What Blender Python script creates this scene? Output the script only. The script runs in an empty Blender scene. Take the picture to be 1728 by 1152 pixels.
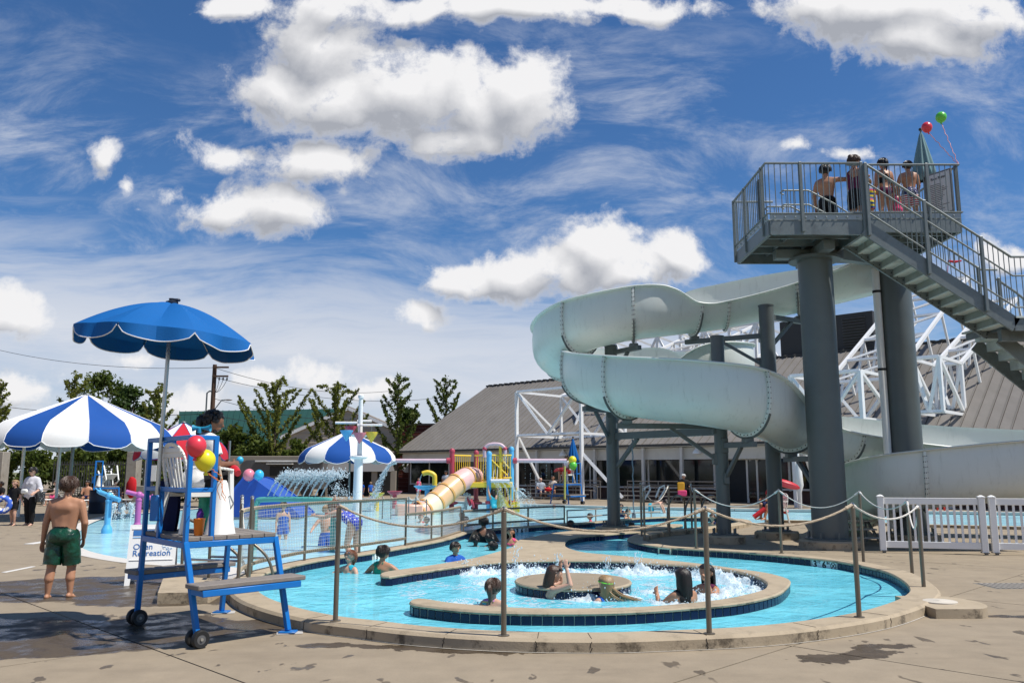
import bpy, bmesh, math, random
import numpy as np
from mathutils import Vector, Matrix, noise, geometry

S = bpy.context.scene
COL = S.collection
PI = math.pi
V = Vector
rnd = random.Random(7)

# ------------------------------------------------------------------ camera
CAM_H = 1.62
F = 1400.0
PITCH = math.atan(219 / F)
cd = bpy.data.cameras.new('camera')
cam = bpy.data.objects.new('camera', cd)
COL.objects.link(cam)
cd.sensor_width = 36.0
cd.lens = 36.0 * F / 1728.0
cd.clip_start = 0.05
cd.clip_end = 6000
cam.location = (0, 0, CAM_H)
cam.rotation_euler = (PI / 2 + PITCH, 0, 0)
S.camera = cam

# ------------------------------------------------------------------ light
SUN_DIR = V((1.0, -0.30, 1.75)).normalized()
sd = bpy.data.lights.new('sun', 'SUN')
sun = bpy.data.objects.new('sun', sd)
COL.objects.link(sun)
sd.energy = 5.0
sd.angle = math.radians(0.53)
sd.color = (1.0, 0.955, 0.88)
sun.rotation_euler = SUN_DIR.to_track_quat('Z', 'Y').to_euler()
sun.location = SUN_DIR * 60

S.view_settings.view_transform = 'Standard'
S.view_settings.look = 'None'
S.view_settings.gamma = 1.0
S.view_settings.use_curve_mapping = False
S.view_settings.exposure = 0.16
S.cycles.max_bounces = 7
S.cycles.transparent_max_bounces = 12
S.cycles.diffuse_bounces = 3
S.cycles.glossy_bounces = 3
S.cycles.caustics_reflective = False
S.cycles.caustics_refractive = False


def ray(px, py):
    u = (px - 864) / F
    v = (576 - py) / F
    c, s = math.cos(PITCH), math.sin(PITCH)
    return V((u, c - v * s, s + v * c))


def G(px, py, z=0.0):
    """the place at height z which the photograph shows at (px, py)"""
    r = ray(px, py)
    t = (z - CAM_H) / r.z
    return V((r.x * t, r.y * t, z))


def D(px, py, Y):
    """the place at distance Y which the photograph shows at (px, py)"""
    r = ray(px, py)
    t = Y / r.y
    return V((r.x * t, Y, CAM_H + r.z * t))


# ------------------------------------------------------------------ nodes
def nd(nt, t, ins=None, **at):
    n = nt.nodes.new(t)
    for k, v in at.items():
        setattr(n, k, v)
    for k, v in (ins or {}).items():
        if isinstance(v, bpy.types.NodeSocket):
            nt.links.new(v, n.inputs[k])
        else:
            n.inputs[k].default_value = v
    return n


def mth(nt, op, a, b=0.0, c=0.0, clamp=False):
    n = nd(nt, 'ShaderNodeMath', {0: a, 1: b, 2: c}, operation=op)
    n.use_clamp = clamp
    return n.outputs[0]


def vm(nt, op, a, b=(0, 0, 0), c=(0, 0, 0)):
    n = nd(nt, 'ShaderNodeVectorMath', {0: a, 1: b, 2: c}, operation=op)
    return n.outputs['Value'] if op in ('LENGTH', 'DOT_PRODUCT', 'DISTANCE') else n.outputs[0]


def mixc(nt, f, a, b, blend='MIX'):
    n = nt.nodes.new('ShaderNodeMix')
    n.data_type = 'RGBA'
    n.blend_type = blend
    for i, v in ((0, f), (6, a), (7, b)):
        if isinstance(v, bpy.types.NodeSocket):
            nt.links.new(v, n.inputs[i])
        else:
            if i and len(v) == 3:
                v = (*v, 1)
            n.inputs[i].default_value = v
    return n.outputs[2]


def smooth(nt, x, lo, hi):
    n = nd(nt, 'ShaderNodeMapRange', {0: x, 1: lo, 2: hi, 3: 0.0, 4: 1.0})
    n.interpolation_type = 'SMOOTHSTEP'
    return n.outputs[0]


def noi(nt, vec, scale, detail=4, rough=0.55, dist=0.0):
    n = nd(nt, 'ShaderNodeTexNoise', {'Vector': vec, 'Scale': scale, 'Detail': detail, 'Roughness': rough, 'Distortion': dist})
    return n.outputs[0]


# ------------------------------------------------------------------ world: clear sky with clouds
W = bpy.data.worlds.new('World')
S.world = W
W.use_nodes = True
W.cycles.sampling_method = 'MANUAL'
W.cycles.sample_map_resolution = 512
wt = W.node_tree
wt.nodes.clear()


def uv_of(px, py):
    r = ray(px, py)
    return r.x / r.y, r.z / r.y


CLOUDS = [  # px, py, rx, ry, weight of each lobe
    (545, 70, 95, 90, 1), (480, 150, 90, 55, 1), (570, 165, 120, 55, 1), (690, 150, 130, 80, 1), (790, 165, 120, 85, 1), (870, 165, 95, 72, 1),
    (770, 225, 90, 45, 1), (570, 10, 75, 40, 1), (700, 20, 120, 30, .8), (880, 12, 190, 34, .9), (1060, 10, 150, 28, .85),
    (1510, 10, 180, 50, 1), (1550, 60, 120, 50, 1), (1640, 25, 85, 45, 1), (1400, 5, 80, 30, .9), (400, 8, 80, 28, .8),
    (530, 272, 115, 55, .85), (370, 258, 105, 38, .52), (470, 345, 85, 52, .92), (395, 348, 110, 50, .78), (290, 318, 70, 32, .48),
    (178, 266, 44, 40, .50), (212, 308, 28, 36, .47), (232, 346, 30, 18, .42), (785, 475, 80, 40, .9), (880, 465, 95, 46, .95), (1000, 418, 85, 64, .95), (950, 452, 95, 50, .95),
    (1060, 455, 100, 46, .95), (1140, 422, 66, 46, .82), (700, 536, 80, 36, .75), (10, 537, 64, 46, .82), (1700, 418, 90, 32, .75),
    (440, 632, 85, 30, .66), (535, 634, 85, 40, .72), (325, 668, 100, 36, .68), (35, 655, 75, 40, .75), (230, 600, 90, 22, .5), (640, 655, 90, 24, .5), (1330, 250, 110, 30, .36), (1420, 262, 90, 30, .36)]

g = bpy.data.node_groups.new('cloud_field', 'ShaderNodeTree')
g.interface.new_socket('P', in_out='INPUT', socket_type='NodeSocketVector')
g.interface.new_socket('Dens', in_out='OUTPUT', socket_type='NodeSocketFloat')
g.interface.new_socket('Low', in_out='OUTPUT', socket_type='NodeSocketFloat')
gi = g.nodes.new('NodeGroupInput')
go = g.nodes.new('NodeGroupOutput')
P = gi.outputs[0]
warp = nd(g, 'ShaderNodeTexNoise', {'Vector': P, 'Scale': 7.0, 'Detail': 3.0, 'Roughness': 0.5}).outputs['Color']
wv = vm(g, 'MULTIPLY_ADD', warp, (0.08, 0.06, 0), (-0.04, -0.03, 0))
Pw = vm(g, 'ADD', P, wv)
acc = None
for px, py, rx, ry, w in CLOUDS:
    u, v = uv_of(px, py)
    r = ray(px, py)
    k = 1.0 / (F * r.y) * r.length
    rx *= k * 1.20
    ry *= k * 1.28
    d = vm(g, 'MULTIPLY_ADD', Pw, (1 / rx, 1 / ry, 0), (-u / rx, -v / ry, 0))
    l = mth(g, 'MULTIPLY_ADD', vm(g, 'LENGTH', d), -1.0, w)
    acc = l if acc is None else nd(g, 'ShaderNodeMath', {0: acc, 1: l, 2: 0.12}, operation='SMOOTH_MAX').outputs[0]
f1 = noi(g, Pw, 16.0, 12, 0.66)
f2 = noi(g, P, 8.0, 3, 0.5)
f3 = noi(g, P, 46.0, 8, 0.62)
fb = mth(g, 'MULTIPLY_ADD', f1, 2.7, mth(g, 'MULTIPLY_ADD', f2, 1.0, mth(g, 'MULTIPLY_ADD', f3, 0.95, -2.35)))
dens = mth(g, 'ADD', fb, mth(g, 'MULTIPLY_ADD', mth(g, 'MINIMUM', acc, 0.55), 1.9, -0.22))
g.links.new(dens, go.inputs[0])
g.links.new(acc, go.inputs[1])

tc = nd(wt, 'ShaderNodeTexCoord')
dirv = tc.outputs['Generated']
sp = nd(wt, 'ShaderNodeSeparateXYZ', {0: dirv})
yy = mth(wt, 'MAXIMUM', mth(wt, 'ABSOLUTE', sp.outputs[1]), 0.2)
up = mth(wt, 'MAXIMUM', sp.outputs[2], 0.0)
uu = mth(wt, 'DIVIDE', sp.outputs[0], yy)
vv = mth(wt, 'DIVIDE', up, yy)
PV = nd(wt, 'ShaderNodeCombineXYZ', {0: uu, 1: vv, 2: 0.0}).outputs[0]
sky = nd(wt, 'ShaderNodeTexSky', sky_type='NISHITA')
sky.sun_disc = False
sky.sun_elevation = math.asin(SUN_DIR.z)
sky.sun_rotation = math.atan2(SUN_DIR.x, SUN_DIR.y)
sky.air_density = 1.0
sky.dust_density = 0.1
sky.ozone_density = 4.0
skyc = mixc(wt, 1.0, sky.outputs[0], (0.50, 0.78, 1.04), 'MULTIPLY')
c0 = nd(wt, 'ShaderNodeGroup', {}, node_tree=g)
wt.links.new(PV, c0.inputs[0])
c1 = nd(wt, 'ShaderNodeGroup', {}, node_tree=g)
wt.links.new(vm(wt, 'ADD', PV, (0.016, 0.030, 0)), c1.inputs[0])
alpha = smooth(wt, c0.outputs[0], -0.22, 0.62)
rel = mth(wt, 'SUBTRACT', c0.outputs[0], c1.outputs[0])
rel2 = mth(wt, 'SUBTRACT', c0.outputs[1], c1.outputs[1])
lit = mth(wt, 'ADD', mth(wt, 'MULTIPLY_ADD', rel, 0.24, 0.47), mth(wt, 'MULTIPLY', rel2, 1.45), clamp=True)
thin = smooth(wt, c0.outputs[0], 0.7, 0.0)
lit = mth(wt, 'MAXIMUM', lit, mth(wt, 'MULTIPLY', thin, 0.62))
cloudc = mixc(wt, lit, (3.9, 4.1, 4.6), (8.9, 8.85, 8.95))
# thin high cloud, drawn out along the wind
wq = nd(wt, 'ShaderNodeTexNoise', {'Vector': PV, 'Scale': 2.4, 'Detail': 4.0}).outputs['Color']
PQ = vm(wt, 'ADD', PV, vm(wt, 'MULTIPLY_ADD', wq, (0.17, 0.09, 0), (-0.085, -0.045, 0)))
rot = nd(wt, 'ShaderNodeMapping', {0: PQ, 2: (0, 0, 0.30), 3: (2.6, 6.5, 1)}).outputs[0]
ci = noi(wt, rot, 1.7, 12, 0.68, 0.5)
big = noi(wt, PV, 2.6, 3, 0.5)
band = mth(wt, 'MULTIPLY_ADD', smooth(wt, vv, 0.66, 0.44), 0.95, 0.05)
ca = mth(wt, 'MULTIPLY', smooth(wt, ci, 0.42, 0.80), band)
ca = mth(wt, 'MULTIPLY', ca, smooth(wt, big, 0.26, 0.52))
flat = nd(wt, 'ShaderNodeMapping', {0: PQ, 3: (1.3, 9.0, 1)}).outputs[0]
st = noi(wt, flat, 1.5, 9, 0.64, 0.4)
edge = mth(wt, 'MULTIPLY_ADD', st, 0.34, mth(wt, 'MULTIPLY_ADD', uu, 0.10, vv))
veil = mth(wt, 'MULTIPLY', smooth(wt, edge, 0.44, 0.31), mth(wt, 'MULTIPLY_ADD', st, 1.1, 0.32), clamp=True)
hz = mth(wt, 'MAXIMUM', mth(wt, 'MULTIPLY', ca, 0.85), veil, clamp=True)
c = mixc(wt, hz, skyc, mixc(wt, st, (5.4, 5.9, 6.9), (8.0, 8.2, 8.7)))
c = mixc(wt, alpha, c, cloudc)
bg = nd(wt, 'ShaderNodeBackground', {0: c, 1: 0.09})
out = nd(wt, 'ShaderNodeOutputWorld', {0: bg.outputs[0]})

# ------------------------------------------------------------------ materials
MATS = {}


def pm(name):
    m = bpy.data.materials.new(name)
    m.use_nodes = True
    nt = m.node_tree
    b = nt.nodes['Principled BSDF']
    MATS[name] = m
    return m, nt, b


def mat(name, col, rough=0.5, metal=0.0, var=0.12, scale=6.0, bump=0.0, bscale=40.0, spec=0.5, dirt=None, dscale=2.0, damt=0.5, coat=0.0, trans=0.0):
    """plain surface with uneven colour, optional grime of its own shape, optional grain"""
    if name in MATS:
        return MATS[name]
    m, nt, b = pm(name)
    tcn = nd(nt, 'ShaderNodeTexCoord')
    oc = tcn.outputs['Object']
    n1 = noi(nt, oc, scale, 5, 0.6)
    k = mth(nt, 'MULTIPLY_ADD', n1, 2 * var, 1 - var)
    cc = mixc(nt, 1.0, col, nd(nt, 'ShaderNodeCombineColor', {0: k, 1: k, 2: k}).outputs[0], 'MULTIPLY')
    if dirt:
        dn = smooth(nt, noi(nt, oc, dscale, 7, 0.65), 0.48, 0.72)
        cc = mixc(nt, mth(nt, 'MULTIPLY', dn, damt), cc, dirt)
    nt.links.new(cc, b.inputs['Base Color'])
    nt.links.new(mth(nt, 'MULTIPLY_ADD', n1, 0.25, rough - 0.12, clamp=True), b.inputs['Roughness'])
    b.inputs['Metallic'].default_value = metal
    b.inputs['Specular IOR Level'].default_value = spec
    b.inputs['Coat Weight'].default_value = coat
    if trans:
        b.inputs['Subsurface Weight'].default_value = trans
        b.inputs['Subsurface Radius'].default_value = (0.03, 0.02, 0.015)
    if bump:
        bn = nd(nt, 'ShaderNodeBump', {'Height': noi(nt, oc, bscale, 6, 0.7), 'Strength': bump, 'Distance': 0.01})
        nt.links.new(bn.outputs[0], b.inputs['Normal'])
    return m


def cloth(name, col, rough=0.85, var=0.1):
    return mat(name, col, rough, 0, var, 9.0, 0.25, 60.0, 0.25)


WHITE = mat('white_paint', (0.80, 0.80, 0.79), 0.45, 0, 0.04, 3, 0, 40, 0.5, (0.5, 0.48, 0.43), 1.5, 0.18)
PLASTIC = mat('white_plastic', (0.78, 0.77, 0.72), 0.4, 0, 0.05, 4)
STEEL = mat('galvanised_steel', (0.165, 0.19, 0.192), 0.5, 0.3, 0.22, 9, 0.05, 60, 0.5, (0.075, 0.088, 0.092), 3.0, 0.5)
COLGREY = mat('grey_column_paint', (0.098, 0.115, 0.114), 0.45, 0.1, 0.14, 2.5, 0.03, 30, 0.5, (0.12, 0.14, 0.142), 1.1, 0.4)
BRONZE = mat('brown_metal_post', (0.185, 0.158, 0.122), 0.38, 0.55, 0.12, 8)
CHROME = mat('stainless_rail', (0.45, 0.45, 0.43), 0.28, 0.9, 0.1, 8)
BLUEP = mat('blue_chair_paint', (0.004, 0.155, 0.50), 0.38, 0, 0.1, 5, 0, 40, 0.5, (0.01, 0.10, 0.34), 4, 0.4)
DECKW = mat('weathered_plank', (0.215, 0.19, 0.17), 0.75, 0, 0.22, 12, 0.4, 70, 0.3)
BLACK = mat('black_rubber', (0.012, 0.012, 0.012), 0.6, 0, 0.2, 10)
DARK = mat('dark_interior', (0.012, 0.013, 0.014), 0.7)
ROPE = mat('tan_rope', (0.50, 0.41, 0.30), 0.85, 0, 0.25, 40, 0.5, 120, 0.2)
ROPEW = mat('pale_rope', (0.66, 0.63, 0.58), 0.85, 0, 0.2, 40, 0.5, 120, 0.2)
RED = mat('red_plastic', (0.52, 0.02, 0.03), 0.4)
CRIM = mat('faded_red_paint', (0.42, 0.055, 0.09), 0.45, 0, 0.15, 6)
PINK = mat('faded_pink_pipe', (0.60, 0.44, 0.50), 0.45, 0, 0.15, 5)
ORCHID = mat('orchid_paint', (0.46, 0.12, 0.36), 0.45, 0, 0.15, 5)
SKYB = mat('sky_blue_paint', (0.10, 0.42, 0.72), 0.42, 0, 0.1, 5)
TEAL = mat('teal_paint', (0.09, 0.36, 0.33), 0.42, 0, 0.12, 5)
YELLOW = mat('yellow_paint', (0.78, 0.55, 0.05), 0.42, 0, 0.1, 5)
PALEY = mat('pale_yellow_panel', (0.62, 0.58, 0.22), 0.5, 0, 0.15, 5)
ROYAL = mat('royal_blue_plastic', (0.008, 0.075, 0.40), 0.35, 0, 0.08, 3)
ORANGE = mat('orange_plastic', (0.78, 0.20, 0.01), 0.4)
PEACH = mat('peach_tube', (0.72, 0.42, 0.32), 0.35, 0, 0.05, 3)
APRICOT = mat('apricot_tube', (0.72, 0.45, 0.24), 0.35, 0, 0.05, 3)
CREAM = mat('cream_tube', (0.76, 0.64, 0.46), 0.35, 0, 0.05, 3)
AMBER = mat('amber_rim', (0.60, 0.33, 0.10), 0.4)
CANB = cloth('blue_canvas', (0.012, 0.075, 0.30), 0.8, 0.08)
CANU = cloth('azure_canvas', (0.003, 0.105, 0.34), 0.75, 0.06)
CANW = cloth('white_canvas', (0.74, 0.73, 0.70), 0.85, 0.05)
CANR = cloth('red_canvas', (0.48, 0.02, 0.035), 0.85, 0.1)
TRIM = mat('white_piping', (0.80, 0.80, 0.80), 0.8)
BARK = mat('bark', (0.11, 0.085, 0.062), 0.9, 0, 0.3, 12, 0.6, 30, 0.2)
WOODP = mat('old_pole_wood', (0.10, 0.06, 0.04), 0.9, 0, 0.3, 8, 0.4, 30, 0.2)
NETM = mat('net_cord', (0.50, 0.50, 0.46), 0.85, 0, 0.1)
CLEARW = mat('clear_cap', (0.8, 0.82, 0.84), 0.2)


def leafmat(name, a, b_):
    m, nt, b = pm(name)
    tcn = nd(nt, 'ShaderNodeTexCoord')
    n1 = smooth(nt, noi(nt, tcn.outputs['Object'], 1.1, 5, 0.7), 0.36, 0.64)
    n2 = noi(nt, tcn.outputs['Object'], 9.0, 2, 0.5)
    cc = mixc(nt, n1, a, b_)
    k = mth(nt, 'MULTIPLY_ADD', n2, 0.7, 0.65)
    cc = mixc(nt, 1.0, cc, nd(nt, 'ShaderNodeCombineColor', {0: k, 1: k, 2: k}).outputs[0], 'MULTIPLY')
    nt.links.new(cc, b.inputs['Base Color'])
    b.inputs['Roughness'].default_value = 0.6
    b.inputs['Specular IOR Level'].default_value = 0.25
    tr = nd(nt, 'ShaderNodeBsdfTranslucent', {0: cc})
    mx = nd(nt, 'ShaderNodeMixShader', {0: 0.48, 1: b.outputs[0], 2: tr.outputs[0]})
    nt.links.new(mx.outputs[0], nt.nodes['Material Output'].inputs[0])
    return m


LEAFG = leafmat('ginkgo_leaf', (0.125, 0.15, 0.022), (0.22, 0.235, 0.05))
LEAFD = leafmat('dark_leaf', (0.03, 0.06, 0.014), (0.075, 0.12, 0.025))
LEAFB = leafmat('bush_leaf', (0.06, 0.095, 0.016), (0.135, 0.165, 0.03))

# concrete deck: joints are geometry; here only colour, grain, puddles and drips
m, nt, b = pm('deck_concrete')
DECKC = m
geo = nd(nt, 'ShaderNodeNewGeometry')
pos = geo.outputs['Position']
n_big = noi(nt, pos, 0.55, 6, 0.6)
n_mid = noi(nt, pos, 3.0, 6, 0.65)
n_fine = noi(nt, pos, 60.0, 3, 0.6)
cc = mixc(nt, n_big, (0.225, 0.178, 0.120), (0.325, 0.264, 0.186))
k = mth(nt, 'MULTIPLY_ADD', n_mid, 0.5, mth(nt, 'MULTIPLY_ADD', n_fine, 0.25, 0.62))
cc = mixc(nt, 1.0, cc, nd(nt, 'ShaderNodeCombineColor', {0: k, 1: k, 2: k}).outputs[0], 'MULTIPLY')
WET = [(-5.0, 12.2, 3.2, 1.45, 0.12), (-7.6, 11.6, 2.0, 0.8, 0.2), (-4.5, 11.0, 1.3, 0.45, 0.1), (-5.3, 8.6, 2.2, 1.05, -0.08), (-7.2, 8.4, 1.6, 0.95, 0.1), (-2.95, 9.0, 1.1, 0.46, 0.35), (-3.6, 9.4, 0.9, 0.42, -0.5),
       (-0.75, 8.02, 1.3, 0.13, -0.13), (3.0, 7.72, 0.62, 0.20, 0.35), (3.45, 8.1, 0.36, 0.12, 0.3), (5.6, 9.75, 0.5, 0.12, 0.0), (0.2, 20.5, 1.6, 3.0, 0.2), (2.6, 15.6, 2.0, 0.9, -0.2)]
wet = None
wn = vm(nt, 'MULTIPLY_ADD', nd(nt, 'ShaderNodeTexNoise', {'Vector': pos, 'Scale': 1.7, 'Detail': 6.0, 'Roughness': 0.62}).outputs['Color'], (1.1, 0.8, 0), (-0.55, -0.4, 0))
pw = vm(nt, 'ADD', pos, wn)
for x, y, a, b2, ang in WET:
    mp = nd(nt, 'ShaderNodeMapping', {0: pw, 1: (x, y, 0), 2: (0, 0, ang), 3: (a, b2, 1)}, vector_type='TEXTURE').outputs[0]
    mp = vm(nt, 'MULTIPLY', mp, (1, 1, 0))
    l = mth(nt, 'SUBTRACT', 1.0, vm(nt, 'LENGTH', mp))
    wet = l if wet is None else mth(nt, 'MAXIMUM', wet, l)
wetm = smooth(nt, wet, -0.02, 0.05)
# foot-sized drips where people have walked
dsc = nd(nt, 'ShaderNodeMapping', {0: pos, 3: (1.0, 0.55, 1)}).outputs[0]
drip = mth(nt, 'MULTIPLY', smooth(nt, noi(nt, dsc, 3.6, 3, 0.5, 0.3), 0.645, 0.67), smooth(nt, noi(nt, pos, 0.35, 2, 0.5), 0.36, 0.47))
wetm = mth(nt, 'MAXIMUM', wetm, mth(nt, 'MULTIPLY', drip, 0.8))
stain = smooth(nt, noi(nt, nd(nt, 'ShaderNodeMapping', {0: pos, 3: (0.35, 1.5, 1)}).outputs[0], 1.6, 6, 0.6), 0.5, 0.75)
cc = mixc(nt, mth(nt, 'MULTIPLY', stain, 0.4), cc, (0.165, 0.128, 0.088))
wc = mixc(nt, 1.0, cc, (0.27, 0.245, 0.22), 'MULTIPLY')
cc = mixc(nt, wetm, cc, wc)
nt.links.new(cc, b.inputs['Base Color'])
film = mth(nt, 'MULTIPLY', wetm, smooth(nt, n_mid, 0.62, 0.40))
nt.links.new(mth(nt, 'MULTIPLY_ADD', film, -0.50, mth(nt, 'MULTIPLY_ADD', wetm, -0.12, 0.88)), b.inputs['Roughness'])
bn = nd(nt, 'ShaderNodeBump', {'Height': mth(nt, 'ADD', n_fine, mth(nt, 'MULTIPLY', n_mid, 1.5)), 'Strength': mth(nt, 'MULTIPLY_ADD', film, -0.22, 0.25), 'Distance': 0.006})
nt.links.new(bn.outputs[0], b.inputs['Normal'])

m, nt, b = pm('coping_concrete')
COPC = m
geo = nd(nt, 'ShaderNodeNewGeometry')
pos = geo.outputs['Position']
na = noi(nt, pos, 2.0, 7, 0.65)
nb = noi(nt, pos, 45.0, 4, 0.65)
cc = mixc(nt, na, (0.31, 0.245, 0.16), (0.46, 0.375, 0.265))
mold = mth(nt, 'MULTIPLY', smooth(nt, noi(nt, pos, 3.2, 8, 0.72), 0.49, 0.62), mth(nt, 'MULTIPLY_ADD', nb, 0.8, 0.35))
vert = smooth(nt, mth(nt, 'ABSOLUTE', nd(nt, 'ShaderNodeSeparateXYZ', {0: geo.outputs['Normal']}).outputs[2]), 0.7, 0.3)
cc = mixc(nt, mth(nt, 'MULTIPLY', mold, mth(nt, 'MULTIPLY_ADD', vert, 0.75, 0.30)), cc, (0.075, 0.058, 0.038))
nt.links.new(cc, b.inputs['Base Color'])
b.inputs['Roughness'].default_value = 0.85
bn = nd(nt, 'ShaderNodeBump', {'Height': nb, 'Strength': 0.45, 'Distance': 0.008})
nt.links.new(bn.outputs[0], b.inputs['Normal'])

CONC = mat('grey_concrete', (0.30, 0.27, 0.225), 0.9, 0, 0.2, 3, 0.4, 40, 0.3, (0.14, 0.11, 0.075), 4, 0.5)
JOINT = mat('joint_base', (0.20, 0.165, 0.12), 0.95)
TILE = mat('cobalt_tile', (0.004, 0.007, 0.040), 0.22, 0, 0.35, 5, 0, 40, 0.35)
GROUT = mat('pale_grout', (0.50, 0.48, 0.44), 0.9, 0, 0.1)
SIGNW = mat('sign_white', (0.78, 0.78, 0.76), 0.45, 0, 0.03)
INK = mat('black_ink', (0.012, 0.012, 0.012), 0.6)
BLUEINK = mat('blue_ink', (0.03, 0.15, 0.42), 0.5)
PALEB = mat('pale_blue_ink', (0.30, 0.52, 0.78), 0.5)


def water(name, deep, body, tint, ws, strength, sx=1.0):
    m, nt, b = pm(name)
    nt.nodes.remove(b)
    geo = nd(nt, 'ShaderNodeNewGeometry')
    mp = nd(nt, 'ShaderNodeMapping', {0: geo.outputs['Position'], 3: (sx, 1, 1)}).outputs[0]
    h = mth(nt, 'ADD', noi(nt, mp, ws, 3, 0.5, 0.6), mth(nt, 'MULTIPLY', noi(nt, mp, ws * 3.1, 3, 0.5, 0.8), 0.35))
    bn = nd(nt, 'ShaderNodeBump', {'Height': h, 'Strength': strength, 'Distance': 0.12}).outputs[0]
    pale = smooth(nt, noi(nt, geo.outputs['Position'], 0.9, 5, 0.6), 0.35, 0.7)
    col = mixc(nt, pale, deep, tuple(min(1, x * 1.22 + 0.05) for x in deep))
    df = nd(nt, 'ShaderNodeBsdfDiffuse', {0: col, 'Normal': bn})
    tp = nd(nt, 'ShaderNodeBsdfTransparent', {0: (*tint, 1)})
    bd = nd(nt, 'ShaderNodeMixShader', {0: body, 1: tp.outputs[0], 2: df.outputs[0]})
    gl = nd(nt, 'ShaderNodeBsdfGlossy', {0: (1, 1, 1, 1), 1: 0.03, 'Normal': bn})
    fr = nd(nt, 'ShaderNodeFresnel', {0: 1.33, 1: bn}).outputs[0]
    mx = nd(nt, 'ShaderNodeMixShader', {0: mth(nt, 'MULTIPLY', fr, 0.6), 1: bd.outputs[0], 2: gl.outputs[0]})
    nt.links.new(mx.outputs[0], nt.nodes['Material Output'].inputs[0])
    return m


WATER = water('pool_water', (0.17, 0.66, 0.81, 1), 0.66, (0.55, 0.92, 0.98), 2.6, 0.36)
SPLASHW = water('splash_water', (0.44, 0.76, 0.90, 1), 0.66, (0.84, 0.96, 0.99), 1.5, 0.3, 0.5)
FLOORP = mat('pool_plaster', (0.26, 0.74, 0.84), 0.8, 0, 0.12, 1.2)
FLOORS = mat('splash_plaster', (0.42, 0.68, 0.80), 0.8, 0, 0.1, 0.8)

m, nt, b = pm('foam_water')
FOAM = m
b.inputs['Base Color'].default_value = (0.80, 0.88, 0.92, 1)
b.inputs['Roughness'].default_value = 0.35
tp = nd(nt, 'ShaderNodeBsdfTransparent', {0: (0.9, 0.97, 1, 1)})
mx = nd(nt, 'ShaderNodeMixShader', {0: 0.62, 1: tp.outputs[0], 2: b.outputs[0]})
nt.links.new(mx.outputs[0], nt.nodes['Material Output'].inputs[0])

m, nt, b = pm('dark_glass')
GLASS = m
b.inputs['Base Color'].default_value = (0.012, 0.015, 0.016, 1)
b.inputs['Roughness'].default_value = 0.06
b.inputs['Specular IOR Level'].default_value = 0.45


def roofmat(name, a, b_, vs):
    m, nt, b = pm(name)
    tcn = nd(nt, 'ShaderNodeTexCoord')
    oc = tcn.outputs['Object']
    n1 = noi(nt, nd(nt, 'ShaderNodeMapping', {0: oc, 3: (0.7, 0.25, 0.25)}).outputs[0], 2.5, 6, 0.65)
    cc = mixc(nt, n1, a, b_)
    nt.links.new(cc, b.inputs['Base Color'])
    b.inputs['Roughness'].default_value = 0.6
    b.inputs['Specular IOR Level'].default_value = 0.3
    return m


ROOF = roofmat('weathered_roof', (0.16, 0.145, 0.128), (0.255, 0.235, 0.212), 1)
ROOFG = roofmat('green_roof', (0.012, 0.052, 0.043), (0.018, 0.07, 0.058), 1)
BRICK = mat('red_brick_wall', (0.115, 0.032, 0.024), 0.9, 0, 0.25, 8, 0.3, 30, 0.2)
SIDING = mat('beige_siding', (0.48, 0.42, 0.34), 0.8, 0, 0.08, 2)
FASCIA = mat('white_fascia', (0.62, 0.60, 0.56), 0.7, 0, 0.08, 1.5, 0, 40, 0.3, (0.40, 0.37, 0.32), 1.0, 0.4)
RETAIN = mat('retaining_concrete', (0.27, 0.235, 0.19), 0.95, 0, 0.15, 2, 0.2, 20, 0.2)

# slide: weathered fibreglass
m, nt, b = pm('fibreglass_slide')
FRP = m
geo = nd(nt, 'ShaderNodeNewGeometry')
pos = geo.outputs['Position']
n1 = noi(nt, pos, 1.5, 6, 0.6)
cc = mixc(nt, n1, (0.70, 0.72, 0.69), (0.80, 0.81, 0.78))
streak = smooth(nt, noi(nt, nd(nt, 'ShaderNodeMapping', {0: pos, 3: (3.2, 3.2, 0.5)}).outputs[0], 2.6, 6, 0.7), 0.52, 0.78)
cc = mixc(nt, mth(nt, 'MULTIPLY', streak, 0.42), cc, (0.30, 0.31, 0.27))
spot = smooth(nt, noi(nt, pos, 9.0, 4, 0.7), 0.68, 0.76)
cc = mixc(nt, mth(nt, 'MULTIPLY', spot, 0.25), cc, (0.28, 0.28, 0.24))
nt.links.new(cc, b.inputs['Base Color'])
b.inputs['Roughness'].default_value = 0.33
b.inputs['Specular IOR Level'].default_value = 0.5
trn = nd(nt, 'ShaderNodeBsdfTranslucent', {0: (0.52, 0.79, 0.75, 1)})
mx = nd(nt, 'ShaderNodeMixShader', {0: 0.21, 1: b.outputs[0], 2: trn.outputs[0]})
nt.links.new(mx.outputs[0], nt.nodes['Material Output'].inputs[0])
BOLT = mat('dark_bolt', (0.03, 0.03, 0.03), 0.5, 0.6)
FRPIN = mat('slide_flange', (0.64, 0.67, 0.63), 0.5, 0, 0.12, 4, 0, 40, 0.4, (0.35, 0.36, 0.31), 3, 0.4)


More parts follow.
